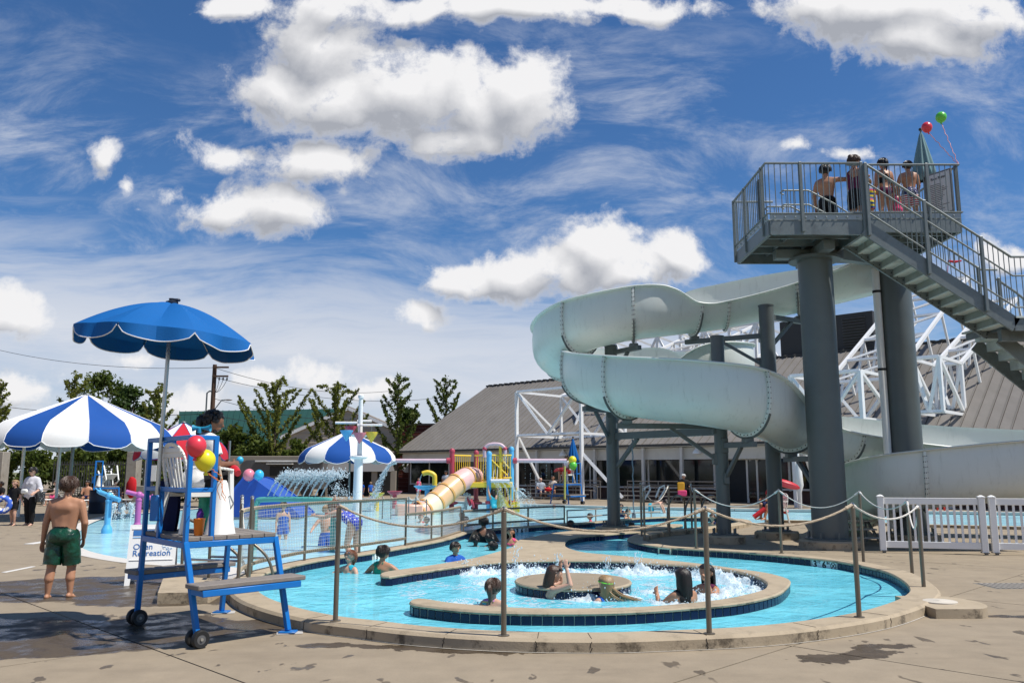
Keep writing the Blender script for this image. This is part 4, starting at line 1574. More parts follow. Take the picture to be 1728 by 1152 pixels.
# doorway near the middle: dark opening, white frame, open leaf
sd0 = sat(1229, -.15)
sd1 = sat(1262, -.15)
sd2 = sat(1296, -.15)
dr = MB().beam(bp(sd0, -.16, 1.12), bp(sd1, -.16, 1.12), .05, 2.2).build('doorway', DARK, club, smooth_=False)
mb = MB()
for s_ in (sd0, sd1, (sd1 + sd2) / 2, sd2):
    mb.beam(bp(s_, -.2, 0), bp(s_, -.2, 2.3), .10, .10, BBACK)
mb.beam(bp(sd0, -.2, 2.28), bp(sd2, -.2, 2.28), .1, .1)
mb.build('door_frame', FASCIA, dr)
MB().beam(bp(sd1 + .06, -.21, 1.2), bp(sd2 - .06, -.21, 1.2), .03, 1.9).build('door', GLASS, club, smooth_=False)
for px, lab in ((951, 'small white dome lamp on the clubhouse fascia above the distant lifeguard'), (1178, 'white bell-shaped lamp on the clubhouse fascia right of the hanging rope')):
    s0 = sat(px, -.75)
    o = thing('wall_lamp', lab, 'lamp', bp(s0, -.8, 2.75), 'lamps along the clubhouse fascia')
    MB().lathe([(.25, -.18), (.24, -.10), (.14, .05), (.08, .12), (.05, .26), (0, .27)], bp(s0, -.8, 2.75), 16).build('shade', WHITE, o)
    MB().beam(bp(s0, -.8, 2.98), bp(s0, -.6, 2.98), .05).build('bracket', STEEL, o)
# things seen dimly in the glass: yellow arch stand, pale post
# brick wing at the left end
wing = thing('brick_wing', 'dark red brick wing at the left end of the clubhouse with glass doors', 'building', (-7, 66, 0))
bx0, bx1 = D(672, 800, 66).x, D(745, 800, 66).x
bz = D(690, 717, 66).z
MB().box(((bx0 + bx1) / 2, 70, bz / 2), (bx1 - bx0, 8, bz)).build('wall', BRICK, wing)
MB().box(((bx0 + bx1) / 2, 70, bz + .06), (bx1 - bx0 + .2, 8.2, .14)).build('roof_edge', mat('dark_coping', (.03, .025, .025), .7), wing)
rows = MB()
for k_ in range(int(bz / .3)):
    rows.box(((bx0 + bx1) / 2, 65.995, .2 + k_ * .3), (bx1 - bx0 - .02, .02, .02))
tag(rows.build('brick_course', mat('mortar', (.2, .13, .11), .9), wing), kind='stuff')
for px0, px1 in ((695, 714), (716, 735), (737, 756)):
    a, b_ = D(px0, 800, 65.9), D(px1, 800, 65.9)
    MB().box(((a.x + b_.x) / 2, 65.9, 1.35), (b_.x - a.x, .08, 2.6)).build('glass_door', GLASS, wing, smooth_=False)
    MB().box((a.x - .04, 65.85, 1.4), (.1, .1, 2.8)).build('door_post', FASCIA, wing)
c_ = D(687, 788, 65.8)
ck = thing('wall_clock', 'round white clock on the dark red brick wall', 'clock', c_)
MB().lathe([(.42, 0), (.42, .06), (.38, .07), (0, .07)], c_, 24, Matrix.Rotation(PI / 2, 3, 'X')).build('face', WHITE, ck)
mb = MB()
mb.beam(c_ + V((0, -.08, 0)), c_ + V((.15, -.08, .16)), .04, .01)
mb.beam(c_ + V((0, -.08, 0)), c_ + V((-.05, -.08, .3)), .03, .01)
mb.build('hands', INK, ck)
# mechanical box on the ridge
mx_ = thing('rooftop_unit', 'dark louvred box housing on top of the clubhouse roof ridge', 'roof unit', bp(28, 9, 8))
s0, s1 = sat(1328, 8), sat(1490, 8)
mb = MB()
mb.extr([bp(s0, 8, 8.0), bp(s0, 11, 8.0), bp(s0, 11, 10.9), bp(s0, 8, 10.9)], BDIR * (s1 - s0))
mb.build('housing', mat('dark_brown_metal', (.035, .032, .03), .6), mx_, smooth_=False)
mb = MB()
sa_, sb_ = sat(1436, 7.9), sat(1476, 7.9)
for k_ in range(12):
    mb.beam(bp(sa_, 7.92, 8.7 + k_ * .17), bp(sb_, 7.92, 8.7 + k_ * .17), .10, .035)
tag(mb.build('louvre', mat('louvre_grey', (.09, .085, .08), .6), mx_), kind='stuff')


# white roof trusses
def truss(px0, px1, label, t0=-4.2, dep=4.2, ztop=6.4, zlow=3.75, arm=True, legs=True, apex=12.3, rise=15.0):
    s0, s1 = sat(px0, t0), sat(px1, t0)
    o = thing('roof_truss', label, 'truss', bp((s0 + s1) / 2, t0, 0), 'white trusses over the clubhouse roof')

    def bar(a, b_, w=.17, nm='truss_bar'):
        w *= .8
        MB().beam(a, b_, w, w, (0.3, 0.2, 1)).build(nm, WHITE, o)
    t1 = t0 + dep
    for s_ in (s0, s1):
        if legs:
            bar(bp(s_, t0, 0), bp(s_, t0, ztop), .22, 'leg')
        else:
            bar(bp(s_, t0, zlow), bp(s_, t0, ztop), .18)
        bar(bp(s_, t1, zlow - .2), bp(s_, t1, ztop), .18)
        bar(bp(s_, t0, ztop), bp(s_, t1, ztop))
        bar(bp(s_, t0, zlow), bp(s_, t1, zlow))
        bar(bp(s_, t0, ztop), bp(s_, t1, zlow))
    sm = (s0 + s1) / 2
    for t_ in (t0, t1):
        bar(bp(s0, t_, ztop), bp(s1, t_, ztop))
        bar(bp(s0, t_, zlow), bp(s1, t_, zlow))
        bar(bp(s0, t_, ztop), bp(sm, t_, zlow))
        bar(bp(sm, t_, zlow), bp(s1, t_, ztop))
    if legs:
        bar(bp(s0, t0 + .1, zlow), bp(s0 - 0.0, t0 + 2.6, .3), .16)
        bar(bp(s1, t0 + .1, 2.6), bp(s1 + 2.4, t0 + .5, .2), .22)
    if arm:
        n = 5
        pts = {}
        for k_ in range(n + 1):
            f_ = k_ / n
            for nm, s_ in (('a', s0), ('b', s1)):
                t_ = t1 + rise * f_
                pts[nm, 1, k_] = bp(s_ + 1.2 * f_, t_, ztop + (apex - ztop) * f_)
                pts[nm, 0, k_] = bp(s_ + 1.2 * f_, t_ + 1.0, zlow + .2 + (apex - 2.2 - zlow) * f_)
        for k_ in range(n):
            for nm in 'ab':
                bar(pts[nm, 1, k_], pts[nm, 1, k_ + 1], .2)
                bar(pts[nm, 0, k_], pts[nm, 0, k_ + 1], .16)
                bar(pts[nm, 0, k_], pts[nm, 1, k_ + 1], .13) if nm == 'a' else None
                bar(pts[nm, 1, k_ + 1], pts[nm, 0, k_ + 1], .13)
            bar(pts['a', 1, k_ + 1], pts['b', 1, k_ + 1], .15)
            bar(pts['a', 1, k_], pts['b', 1, k_ + 1], .13)
    return o


truss(872, 982, 'white box truss standing on tall legs behind the distant lifeguard chair')
truss(1342, 1462, 'white truss climbing the roof just right of the thick front column', ztop=6.0, zlow=3.9, apex=12.4, rise=9.5, legs=True)
truss(1552, 1600, 'white truss crossing the roof between the second thick column and the stair', t0=-2.0, dep=3.2, ztop=6.6, zlow=4.2, legs=False, apex=10.5, rise=6.5)
# long ridge truss behind the roof
rt = thing('roof_truss', 'long white truss seen above the ridge behind the upper slide loop', 'truss', bp(18, 12, 8), 'white trusses over the clubhouse roof')
sA, sB = sat(985, 14), sat(1345, 14)
n = 9
for k_ in range(n + 1):
    s_ = sA + (sB - sA) * k_ / n
    pr = [(bp(s_, 13, 8.0), bp(s_, 13, 12.0))]
    for a, b_ in pr:
        MB().beam(a, b_, .17, .17, BDIR).build('truss_bar', WHITE, rt)
    if k_ < n:
        s2 = sA + (sB - sA) * (k_ + 1) / n
        z0, z1 = (8.6, 12.0) if k_ % 2 else (12.0, 8.6)
        for a, b_, w in ((bp(s_, 13, 12.0), bp(s2, 13, 12.0), .17), (bp(s_, 15, 10.9), bp(s2, 15, 11.2), .15), (bp(s_, 13, z0), bp(s2, 13, z1), .15), (bp(s_, 13, 12), bp(s2, 15, 10.9), .13)):
            MB().beam(a, b_, w, w).build('truss_bar', WHITE, rt)

# bleachers in front of the windows
ALU = mat('bench_alu', (.22, .20, .18), .5, .35, .12, 5)


def bleacher(px0, px1, label):
    s0, s1 = sat(px0, -2.6), sat(px1, -2.6)
    o = thing('bleacher', label, 'bleacher', bp((s0 + s1) / 2, -2.6, 0), 'bleachers under the clubhouse windows')
    for r_ in range(3):
        t_ = -3.4 + r_ * .62
        MB().beam(bp(s0, t_, .32 + r_ * .23), bp(s1, t_, .32 + r_ * .23), .26, .05).build('seat_plank', ALU, o)
        MB().beam(bp(s0, t_ - .30, .12 + r_ * .20), bp(s1, t_ - .30, .12 + r_ * .20), .2, .04).build('foot_plank', ALU, o)
    n = max(2, int((s1 - s0) / 1.8))
    mb = MB()
    for k_ in range(n + 1):
        s_ = s0 + (s1 - s0) * k_ / n
        mb.beam(bp(s_, -3.7, .02), bp(s_, -2.0, .02), .06)
        for r_ in range(3):
            mb.beam(bp(s_, -3.4 + r_ * .62, 0), bp(s_, -3.4 + r_ * .62, .30 + r_ * .23), .05)
        mb.beam(bp(s_, -1.9, 0), bp(s_, -1.9, 1.08), .05)
    mb.build('frame', ALU, o)
    mb = MB()
    for z in (.88, 1.08):
        mb.tube([bp(s0, -1.9, z), bp(s1, -1.9, z)], .03, 6)
    mb.build('back_rail', ALU, o)


bleacher(882, 1000, 'short metal bleacher left of the white truss leg')
bleacher(1046, 1212, 'long metal bleacher between the slim slide posts')

# ================================================================== BEHIND THE POOL
def block(name, label, cat, x0, x1, y0, y1, z0, z1, m_, part='wall'):
    o = thing(name, label, cat, ((x0 + x1) / 2, (y0 + y1) / 2, z0))
    MB().box(((x0 + x1) / 2, (y0 + y1) / 2, (z0 + z1) / 2), (x1 - x0, y1 - y0, z1 - z0), None, .02).build(part, m_, o)
    return o


YW = 60
a, b_ = D(350, 769, YW), D(530, 768, YW)
rw = MB().box(((a.x + b_.x) / 2, YW + .2, a.z / 2), (b_.x - a.x, .4, a.z), None, .03).build('retaining_wall', RETAIN)
tag(rw, 'plain grey-brown concrete wall behind the blue ramp and the trailer', 'wall')
a, b_ = D(640, 778, 62), D(700, 778, 62)
# trailer
YT = 54
a, b_ = D(406, 776, YT), D(545, 776, YT)
tr = thing('trailer', 'dark grey trailer with rounded end and open serving hatch behind the blue ramp', 'trailer', ((a.x + b_.x) / 2, YT, 0))
zt = a.z
prof = [(a.x, .5), (a.x, zt - .35), (a.x + .15, zt - .12), (a.x + .4, zt), (b_.x, zt), (b_.x, .5)]
MB().extr([V((x, YT, z)) for x, z in prof], (0, 2.2, 0)).build('body', mat('trailer_grey', (.10, .095, .09), .5, .2), tr, ang=30)
c0_, c1_ = D(456, 786, YT), D(493, 802, YT)
MB().box(((c0_.x + c1_.x) / 2, YT - .02, (c0_.z + c1_.z) / 2), (c1_.x - c0_.x, .05, c0_.z - c1_.z)).build('hatch', DARK, tr)
MB().beam((D(432, 778, YT).x, YT - .1, zt - .06), (b_.x, YT - .1, zt - .06), .25, .10).build('awning_rail', FASCIA, tr)
MB().beam((c0_.x - .1, YT - .3, c0_.z + .14), (c1_.x + .1, YT - .3, c0_.z + .14), .6, .05).build('hatch_flap', FASCIA, tr)
for x in (a.x + 1.2, b_.x - 1.0):
    wh = MB().lathe([(.36, -.1), (.36, .1)], (x, YT, .36), 18, Matrix.Rotation(PI / 2, 3, 'X')).build('wheel', BLACK, tr)
# grey canopy and dark stalls under the third umbrella
YS = 56
a, b_ = D(530, 776, YS), D(655, 776, YS)
st_ = thing('shade_stall', 'grey flat-topped shade stall with dark openings behind the small striped parasol', 'stall', ((a.x + b_.x) / 2, YS, 0))
MB().extr([V((a.x, YS, a.z)), V((a.x + .9, YS - 1.2, a.z - .75)), V((b_.x + .4, YS - 1.2, a.z - .75)), V((b_.x, YS, a.z))], (0, 1.5, .05)).build('canopy', mat('grey_awning', (.12, .115, .11), .8), st_, smooth_=False)
MB().box(((a.x + b_.x) / 2, YS + 1.6, (a.z - .5) / 2), (b_.x - a.x, .3, a.z - .5)).build('back_wall', DARK, st_)
for px in (552, 632, 664):
    q = D(px, 800, YS - .9)
    MB().box((q.x, YS - .9, (a.z - .7) / 2), (.35 if px > 620 else .12, .3, a.z - .7)).build('post', RETAIN, st_)

# green roofed hall and the beige gabled house
Yg = 86
hall = thing('green_roof_hall', 'long hall with dark green roof seen behind the utility pole', 'building', (-30, Yg, 0))
p0, p1, p2, p3 = D(303, 694, Yg + 8), D(585, 689, Yg + 8), D(560, 748, Yg), D(300, 748, Yg)
MB().extr([p3, p2, p1, p0], (0, .1, -.25)).build('roof', ROOFG, hall, smooth_=False)
MB().box(((p3.x + p2.x) / 2, Yg + 7, p3.z / 2), (p2.x - p3.x, 13, p3.z - .1)).build('wall', mat('hall_wall', (.10, .10, .09), .9), hall)
mb = MB()
for k_ in range(28):
    f_ = k_ / 27
    mb.beam(p3.lerp(p2, f_) + V((0, 0, .03)), p0.lerp(p1, f_) + V((0, 0, .03)), .08, .06)
tag(mb.build('roof_seam', ROOFG, hall), kind='stuff')
Yh = 76
house = thing('gabled_house', 'beige boarded house with wide gable behind the young trees', 'building', (-16, Yh, 0))
g0, ga, g1 = D(484, 735, Yh), D(588, 690, Yh), D(690, 735, Yh)
MB().extr([V((g0.x, Yh, 0)), V((g1.x, Yh, 0)), g1, ga, g0], (0, 9, 0)).build('wall', SIDING, house, smooth_=False)
for k_ in range(16):
    z = .4 + k_ * .42
    if z < ga.z - .2:
        f_ = min(1.0, max(0.0, (ga.z - z) / (ga.z - g0.z)))
        MB().box((ga.x + (g1.x + g0.x - 2 * ga.x) / 2 * f_, Yh - .03, z), ((g1.x - g0.x) * min(f_, 1) - .1, .05, .035)).build('siding_board', SIDING, house)
for a, b_ in ((g0, ga), (g1, ga)):
    e = (a - b_).normalized()
    MB().beam(a + e * .6 + V((0, -.15, .05)), b_ + V((0, -.15, .05)), .2, .28).build('roof_trim', WHITE, house)
    q0, q1 = a + e * .6 + V((0, -.1, .16)), b_ + V((0, -.1, .16))
    MB().extr([q0, q1, q1 + V((0, 9.4, 0)), q0 + V((0, 9.4, 0))], (0, 0, .12)).build('roof', mat('tan_shingle', (.24, .20, .16), .9), house, smooth_=False)

# utility pole, lamp and wires
YP = 70
pb_ = D(358, 700, YP)
pole = thing('utility_pole', 'tall wooden utility pole with crossarms above the green roof', 'utility pole', (pb_.x, YP, 0))
zt = D(358, 615, YP).z
MB().lathe([(.24, 0), (.21, 4), (.17, zt), (0, zt + .02)], (pb_.x, YP, 0), 12).build('pole', WOODP, pole)
for py in (620, 635):
    q = D(365, py, YP)
    MB().beam((pb_.x - .1, YP - .2, q.z), (pb_.x + 1.25, YP - .2, q.z), .12, .14).build('crossarm', WOODP, pole)
mb = MB()
for k_ in range(3):
    q = V((pb_.x + .5 + k_ * .33, YP - .2, D(365, 637, YP).z))
    mb.lathe([(.05, 0), (.08, -.12), (.05, -.25), (0, -.26)], q, 8)
    mb.tube(sag(q - V((0, 0, .2)), (pb_.x + .15, YP - .15, D(358, 662, YP).z), .3, 8), .022, 5)
tag(mb.build('insulator', mat('dark_insulator', (.05, .05, .05), .5), pole), kind='stuff')
MB().tube([(pb_.x - .5, YP - .1, 0), (pb_.x - .5, YP - .1, D(358, 663, YP).z), (pb_.x - .3, YP - .1, D(358, 660, YP).z), (pb_.x, YP - .1, D(358, 660, YP).z)], .07, 8).build('conduit', STEEL, pole)
sl_ = thing('street_lamp', 'street lamp on a long curved arm fixed to the wooden utility pole', 'street lamp', (pb_.x, YP - .3, 6))
qa, qb, qc = D(361, 692, YP - .3), D(374, 675, YP - .3), D(384, 674, YP - .3)
MB().tube([qa, qa.lerp(qb, .6), qb, qc], .045, 8).build('arm', STEEL, sl_)
MB().ell(qc + V((.1, 0, -.02)), (.32, .14, .08), None, 10, 6).build('head', mat('lamp_head', (.3, .3, .3), .5), sl_)
for k_, (pa, ya, pb2, yb, dp) in enumerate((((361, 620), 70, (690, 655), 95, 1.2), ((361, 636), 70, (760, 668), 95, 1.2), ((361, 672), 70, (640, 706), 92, .8), ((361, 700), 70, (560, 712), 84, .5), ((361, 716), 70, (540, 742), 80, .4), ((361, 697), 70, (-60, 676), 72, .6), ((361, 620), 70, (-60, 575), 90, 1.0))):
    o = MB().tube(sag(D(*pa, ya), D(*pb2, yb), dp, 22), .022, 5).build('overhead_wire', BLACK)
    tag(o, 'thin overhead wire ' + ('from the top crossarm to the right', 'from the second crossarm to the right', 'from the pole at the lamp to the right', 'crossing the green roof high up', 'crossing the green roof low down', 'from the pole to the left behind the parasols', 'from the pole top to the far left')[k_], 'wire', 'overhead wires at the utility pole')
cb = MB().ell(D(392, 719, 71), (.42, .12, .10), None, 8, 5).build('cable_box', BLACK)
tag(cb, 'small dark splice box hanging on the wires before the green roof', 'cable box')


# ------------------------------------------------------------------ trees
def leaf_cloud(mb, pts, size, rr):
    for p in pts:
        a = V((rr.gauss(0, 1), rr.gauss(0, 1), rr.gauss(0, 1)))
        if a.length < 1e-3:
            continue
        a.normalize()
        b_ = a.orthogonal().normalized()
        b_ = Matrix.Rotation(rr.uniform(0, 6.28), 3, a) @ b_
        c_ = a.cross(b_)
        s_ = size * rr.uniform(.6, 1.25)
        mb.add([p - b_ * s_, p - c_ * s_ * .55, p + b_ * s_, p + c_ * s_ * .55], [(0, 1, 2, 3)])


def young_tree(px, py, hw, Y, label, seed, lm=None):
    """single stem with straight limbs that sweep upwards, each furred with short leafy shoots"""
    rr = random.Random(seed)
    b0 = D(px, py, Y)
    H = b0.z
    Wd = hw / F * Y
    root = thing('young_tree', label, 'tree', (b0.x, Y, 0), 'young trees behind the pool deck')
    tm_ = MB()
    base = V((b0.x, Y, 0))
    tm_.tube([base, base + V((.05, 0, H * .4)), base + V((0, 0, H * .97))], [.16, .11, .03], 8)
    lp = []
    nb = 20
    for k_ in range(nb):
        f_ = .16 + .76 * k_ / (nb - 1)
        z0 = H * f_
        az = k_ * 2.4 + rr.uniform(-.4, .4)
        ho = Wd * (1.12 - .78 * f_) * rr.uniform(.8, 1.12) + .12
        d_ = V((math.cos(az), math.sin(az), 0))
        s0 = base + V((0, 0, z0))
        up_ = ho * rr.uniform(1.05, 1.5)
        e1 = s0 + d_ * ho * .55 + V((0, 0, up_ * .45))
        e2 = s0 + d_ * ho + V((0, 0, up_))
        e2.z = min(e2.z, H * (.90 + .07 * rr.random()))
        tm_.tube([s0, e1, e2], [.05, .03, .012], 5)
        L = (e2 - s0).length
        for q in range(int(75 * L)):
            t = rr.random() ** .9
            c_ = s0.lerp(e1, t * 2) if t < .5 else e1.lerp(e2, (t - .5) * 2)
            w_ = .055 + .075 * (1 - t)
            lp.append(c_ + V((rr.gauss(0, w_), rr.gauss(0, w_), rr.gauss(0, w_ * .9) + .03)))
    for q in range(230):
        t = rr.uniform(.22, 1.0)
        lp.append(base + V((rr.gauss(0, .11), rr.gauss(0, .11), H * t)))
    tm_.build('trunk', BARK, root)
    lm_ = MB()
    leaf_cloud(lm_, lp, .125, rr)
    lm_.build('crown', lm or LEAFG, root, smooth_=False)


def bushy(name, label, cat, base, H, Wd, seed, lm, n=3500, size=.17, group=None, trunk=True, low=.25, clumps=26):
    rr = random.Random(seed)
    base = V(base)
    root = thing(name, label, cat, base, group)
    t_ = MB()
    t_.tube([base, base + V((.1, 0, H * .35)), base + V((0, .1, H * .75))], [.16 * Wd / 2 + .04, .1 * Wd / 2 + .03, .03], 8)
    lp = []
    for k_ in range(clumps):
        u, v = rr.uniform(0, 6.28), rr.random()
        z = H * (low + (1 - low) * v)
        rad = Wd * math.sin(PI * min(1, .18 + .80 * v)) ** .7 * rr.uniform(.35, .95)
        c_ = base + V((math.cos(u) * rad, math.sin(u) * rad, z))
        if c_.z > base.z + H * .96:
            c_.z = base.z + H * .96
        t_.tube([base + V((0, 0, H * low * .8)), base.lerp(c_, .6) + V((0, 0, .1)), c_], [.06, .035, .012], 5)
        cr = Wd * rr.uniform(.22, .42)
        for q in range(n // clumps):
            d_ = V((rr.gauss(0, 1), rr.gauss(0, 1), rr.gauss(0, .8)))
            d_.normalize()
            lp.append(c_ + d_ * cr * rr.random() ** .45)
    if trunk:
        t_.build('trunk', BARK, root)
    lm_ = MB()
    leaf_cloud(lm_, lp, size, rr)
    lm_.build('crown', lm, root, smooth_=False)
    return root


for k_, (px, py, hw, Y, lab) in enumerate(((467, 640, 74, 63, 'young upswept tree in front of the green roof, right of the utility pole'), (567, 643, 60, 66, 'young upswept tree behind the small striped parasol by the beige gable'),
                                          (672, 628, 44, 64, 'dense upswept tree standing at the red brick wing'), (753, 632, 44, 70, 'upswept tree partly hidden by the clubhouse roof slope'), (268, 646, 40, 60, 'upswept tree right of the lifeguard umbrella pole'),
                                          (2, 640, 26, 52, 'upswept tree at the left picture edge above the big striped parasol'), (128, 626, 34, 62, 'tall upswept tree above the left part of the big striped parasol'))):
    young_tree(px, py, hw, Y, lab, 40 + k_, LEAFB if k_ in (2, 3) else LEAFG)
for k_, (px, py, Y, Wd, lab, lm) in enumerate(((172, 632, 66, 2.6, 'round leafy tree rising over the top of the big striped parasol', LEAFB), (222, 655, 64, 2.4, 'low round leafy tree between the parasol and the umbrella pole', LEAFD), (690, 690, 68, 1.3, 'small dark round tree tucked behind the brick wing', LEAFD),
                                          (395, 722, 63, 1.7, 'rounded green bush on the concrete wall under the utility pole', LEAFB), (432, 735, 62, 1.5, 'rounded green bush before the green roof', LEAFB), (345, 700, 66, 2.0, 'loose green bush left of the utility pole', LEAFD), (500, 745, 62, 1.2, 'low green bush on the concrete wall left of the striped parasol', LEAFB))):
    b0 = D(px, py, Y)
    bushy('leafy_tree' if k_ < 3 else 'garden_bush', lab, 'tree' if k_ < 3 else 'bush', (b0.x, Y, 0), b0.z, Wd, 80 + k_, lm, 3800, .17, 'leafy trees and bushes behind the pool', low=.3 if k_ < 3 else .12)
bushy('dark_tree', 'dark tree whose branch tip just enters at the left picture edge', 'tree', (D(-105, 500, 30).x, 30, 0), D(0, 440, 30).z, 1.55, 99, LEAFD, 4200, .13, low=.3)
# hedge under the trees at the left
for k_, px in enumerate((-30, 25, 75, 120, 165, 205, 245, 285, 325)):
    b0 = D(px, 778 - 14 * (k_ % 2), 46)
    bushy('hedge_shrub', ('low', 'broad', 'tall', 'round', 'loose', 'dark', 'full', 'small', 'end')[k_] + ' green hedge shrub ' + ('at the left picture edge', 'behind the woman with the bag', 'left of the grey parasol pole', 'behind the iron fence end', 'behind the middle of the iron fence', 'behind the tipped chair on the blue stand', 'behind the concrete pier', 'under the red and white parasol', 'right of the red and white parasol')[k_], 'shrub', (b0.x, 46 + .6 * (k_ % 2), 0), b0.z + .35, 1.5, 120 + k_, LEAFB, 2600, .14, 'shrubs of the hedge behind the fence', trunk=False, low=.08, clumps=20)

# iron fence, piers
FY = 41.0
fx0, fx1 = D(88, 800, FY).x, D(262, 800, FY).x
fz = D(150, 778, FY).z
fence = thing('iron_fence', 'dark upright iron fence in front of the green hedge', 'fence', ((fx0 + fx1) / 2, FY, 0))
PK = MB().box((0, 0, .5), (.035, .03, 1)).mesh('picket', mat('dark_iron', (.055, .055, .05), .6, .3), smooth_=False)
n = int((fx1 - fx0) / .125)
for k_ in range(n):
    o = inst('picket', PK, fence, (fx0 + (k_ + .5) * .125 - fence.location.x, 0, .3))
    o.scale = (1, 1, fz - .3)
for z in (.42, fz - .15):
    MB().box(((fx0 + fx1) / 2, FY, z), (fx1 - fx0, .05, .06)).build('fence_rail', mat('dark_iron', (0, 0, 0)), fence)
for px, w, lab in ((228, 17, 'concrete pier behind the red and white parasol'), (2, 20, 'grey concrete pier at the left picture edge')):
    q0 = D(px, 762, FY - .3)
    block('concrete_pier', lab, 'pier', q0.x - w / F * FY / 2, q0.x + w / F * FY / 2, FY - .6, FY, 0, q0.z, CONC)
block('low_wall', 'low pale concrete wall by the sunbathers under the parasols', 'wall', D(222, 850, 40).x, D(262, 850, 40).x, 39.8, 40.1, 0, .95, CONC)
q = D(226, 790, 40.4)
nb_ = thing('notice_board', 'white notice sheet on a post at the concrete pier', 'sign', (D(256, 800, 40.2).x, 40.2, 0))
MB().box((D(256, 800, 40.2).x, 40.2, D(256, 798, 40.2).z), (.42, .03, .75)).build('sheet', SIGNW, nb_)
MB().box((D(256, 800, 40.2).x, 40.24, .9), (.05, .04, 1.8)).build('post', STEEL, nb_)

# ================================================================== LIFEGUARD CHAIR (near)
def chair_frame(name, label, F1, F2, F3, F4, hp, hc, hs, group, wheels=True, wood=DECKW):
    """F1 near wheel, F2 far wheel, F3 near foot plate, F4 far foot plate (ground points); hp deck height, hc cage top"""
    F1, F2, F3, F4 = (V(p) for p in (F1, F2, F3, F4))
    cen = (F1 + F2 + F3 + F4) / 4
    o = thing(name, label, 'lifeguard chair', (cen.x, cen.y, 0), group)
    e1 = ((F3 - F1) + (F4 - F2)).normalized()
    e2 = V((-e1.y, e1.x, 0))
    if e2.dot(F2 - F1) < 0:
        e2 = -e2
    UZ = V((0, 0, 1))
    ins = .135

    def topc(p):
        d_ = cen - p
        return p - e1 * .07 + e2 * (ins * 1.5 * (1 if d_.dot(e2) > 0 else -1)) + UZ * hp
    T = [topc(p) for p in (F1, F2, F3, F4)]
    tw = .052
    for p, t in zip((F1, F2, F3, F4), T):
        b0 = p + UZ * (.09 if (wheels and p in (F1, F2)) else .03)
        MB().beam(b0, t, tw, tw, e1, .006).build('leg', BLUEP, o)
    fr = MB()
    dz = UZ * .0
    for a, b_ in ((T[0], T[1]), (T[1], T[3]), (T[3], T[2]), (T[2], T[0])):
        fr.beam(a - UZ * .03, b_ - UZ * .03, .045, .06, UZ, .005)
    fr.build('deck_frame', BLUEP, o)
    # planks across
    L1 = (T[2] - T[0]).length
    n = max(5, round(L1 / .135))
    for k_ in range(n):
        f_ = (k_ + .5) / n
        a, b_ = T[0].lerp(T[2], f_), T[1].lerp(T[3], f_)
        MB().beam(a - e2 * .02 + UZ * (.022 + rnd.uniform(0, .003)), b_ + e2 * .02 + UZ * (.022 + rnd.uniform(0, .003)), L1 / n - .010, .042, UZ, .006).build('deck_plank', wood, o, smooth_=False)
    # side steps
    for a, b_, sg, t0, t1 in ((F1, F3, -1, T[0], T[2]), (F2, F4, 1, T[1], T[3])):
        f_ = hs / hp
        q0, q1 = a.lerp(t0, f_), b_.lerp(t1, f_)
        off = e2 * (sg * .13)
        st = MB()
        st.beam(q0 + e2 * (sg * .26) - e1 * .02, q1 + e2 * (sg * .26) + e1 * .06, .035, .06, UZ, .005)
        st.beam(q0 + e2 * (sg * .02) - e1 * .02, q1 + e2 * (sg * .02) + e1 * .06, .035, .06, UZ, .005)
        for q in (q0, q1):
            st.beam(q, q + e2 * (sg * .27), .035, .05, UZ)
        st.build('step_frame', BLUEP, o)
        MB().beam(q0 + off - e1 * .06 + UZ * .055, q1 + off + e1 * .12 + UZ * .055, .28, .045, UZ, .008).build('step_plank', wood, o, smooth_=False)
    # cage
    cw = .045
    back = [T[0], T[1]]
    fwd = [T[0] + e1 * .26, T[1] + e1 * .26]
    H_ = hc - hp
    for p in back + fwd:
        MB().beam(p - UZ * .02, p + UZ * H_, cw, cw, e1, .005).build('cage_post', BLUEP, o)
    for z in (H_ - .02, H_ * .48):
        for a, b_ in ((back[0], back[1]), (back[0], fwd[0]), (back[1], fwd[1])):
            MB().beam(a + UZ * z, b_ + UZ * z, .04, .045, UZ, .004).build('cage_rail', BLUEP, o)
    mid = back[1].lerp(back[0], .38)
    cg = MB()
    cg.beam(mid, mid + UZ * H_ * .48, cw, cw, e1, .004)
    cg.box(mid + UZ * .30 - e1 * .05, (.09, .09, .26), None, .008)
    cg.build('pole_holder', BLUEP, o)
    if wheels:
        ax = e2.cross(UZ)
        for p in (F1, F2):
            for sg in (-1, 1):
                c_ = p + e2 * (sg * .06) + UZ * .082
                R = UZ.rotation_difference(e2).to_matrix()
                w_ = MB().lathe([(.045, -.028), (.075, -.03), (.083, -.018), (.083, .018), (.075, .03), (.045, .028)], c_, 22, R, False).build('wheel', BLACK, o)
                MB().lathe([(0, -.026), (.047, -.024), (.047, .024), (0, .026)], c_, 16, R, False).build('hub', mat('grey_hub', (.10, .10, .10), .5), w_)
                MB().lathe([(.014, -.036), (.014, .036)], c_, 10, R).build('axle', mat('axle_metal', (.4, .38, .33), .4, .6), w_)
        q = (F3, F4)
    else:
        q = (F3, F4)
    for p in q:
        f_ = MB()
        f_.box(p + UZ * .018, (.17, .13, .016), None, .004)
        f_.build('foot_plate', BLUEP, o)
        MB().box(p + UZ * .005 + e1 * .02, (.26, .16, .01), Matrix.Rotation(rnd.uniform(-.3, .3), 3, 'Z'), .003).build('shim_board', mat('grey_board', (.45, .43, .40), .8), o)
    return o, e1, e2, T, mid


LC, E1, E2, LT, LM = chair_frame('lifeguard_chair', 'blue wheeled lifeguard chair with grey plank deck standing at the near pool curb', G(332, 1092), G(230, 1054), G(486, 1068), G(374, 1034), .95, 1.97, .50, 'blue lifeguard chairs')

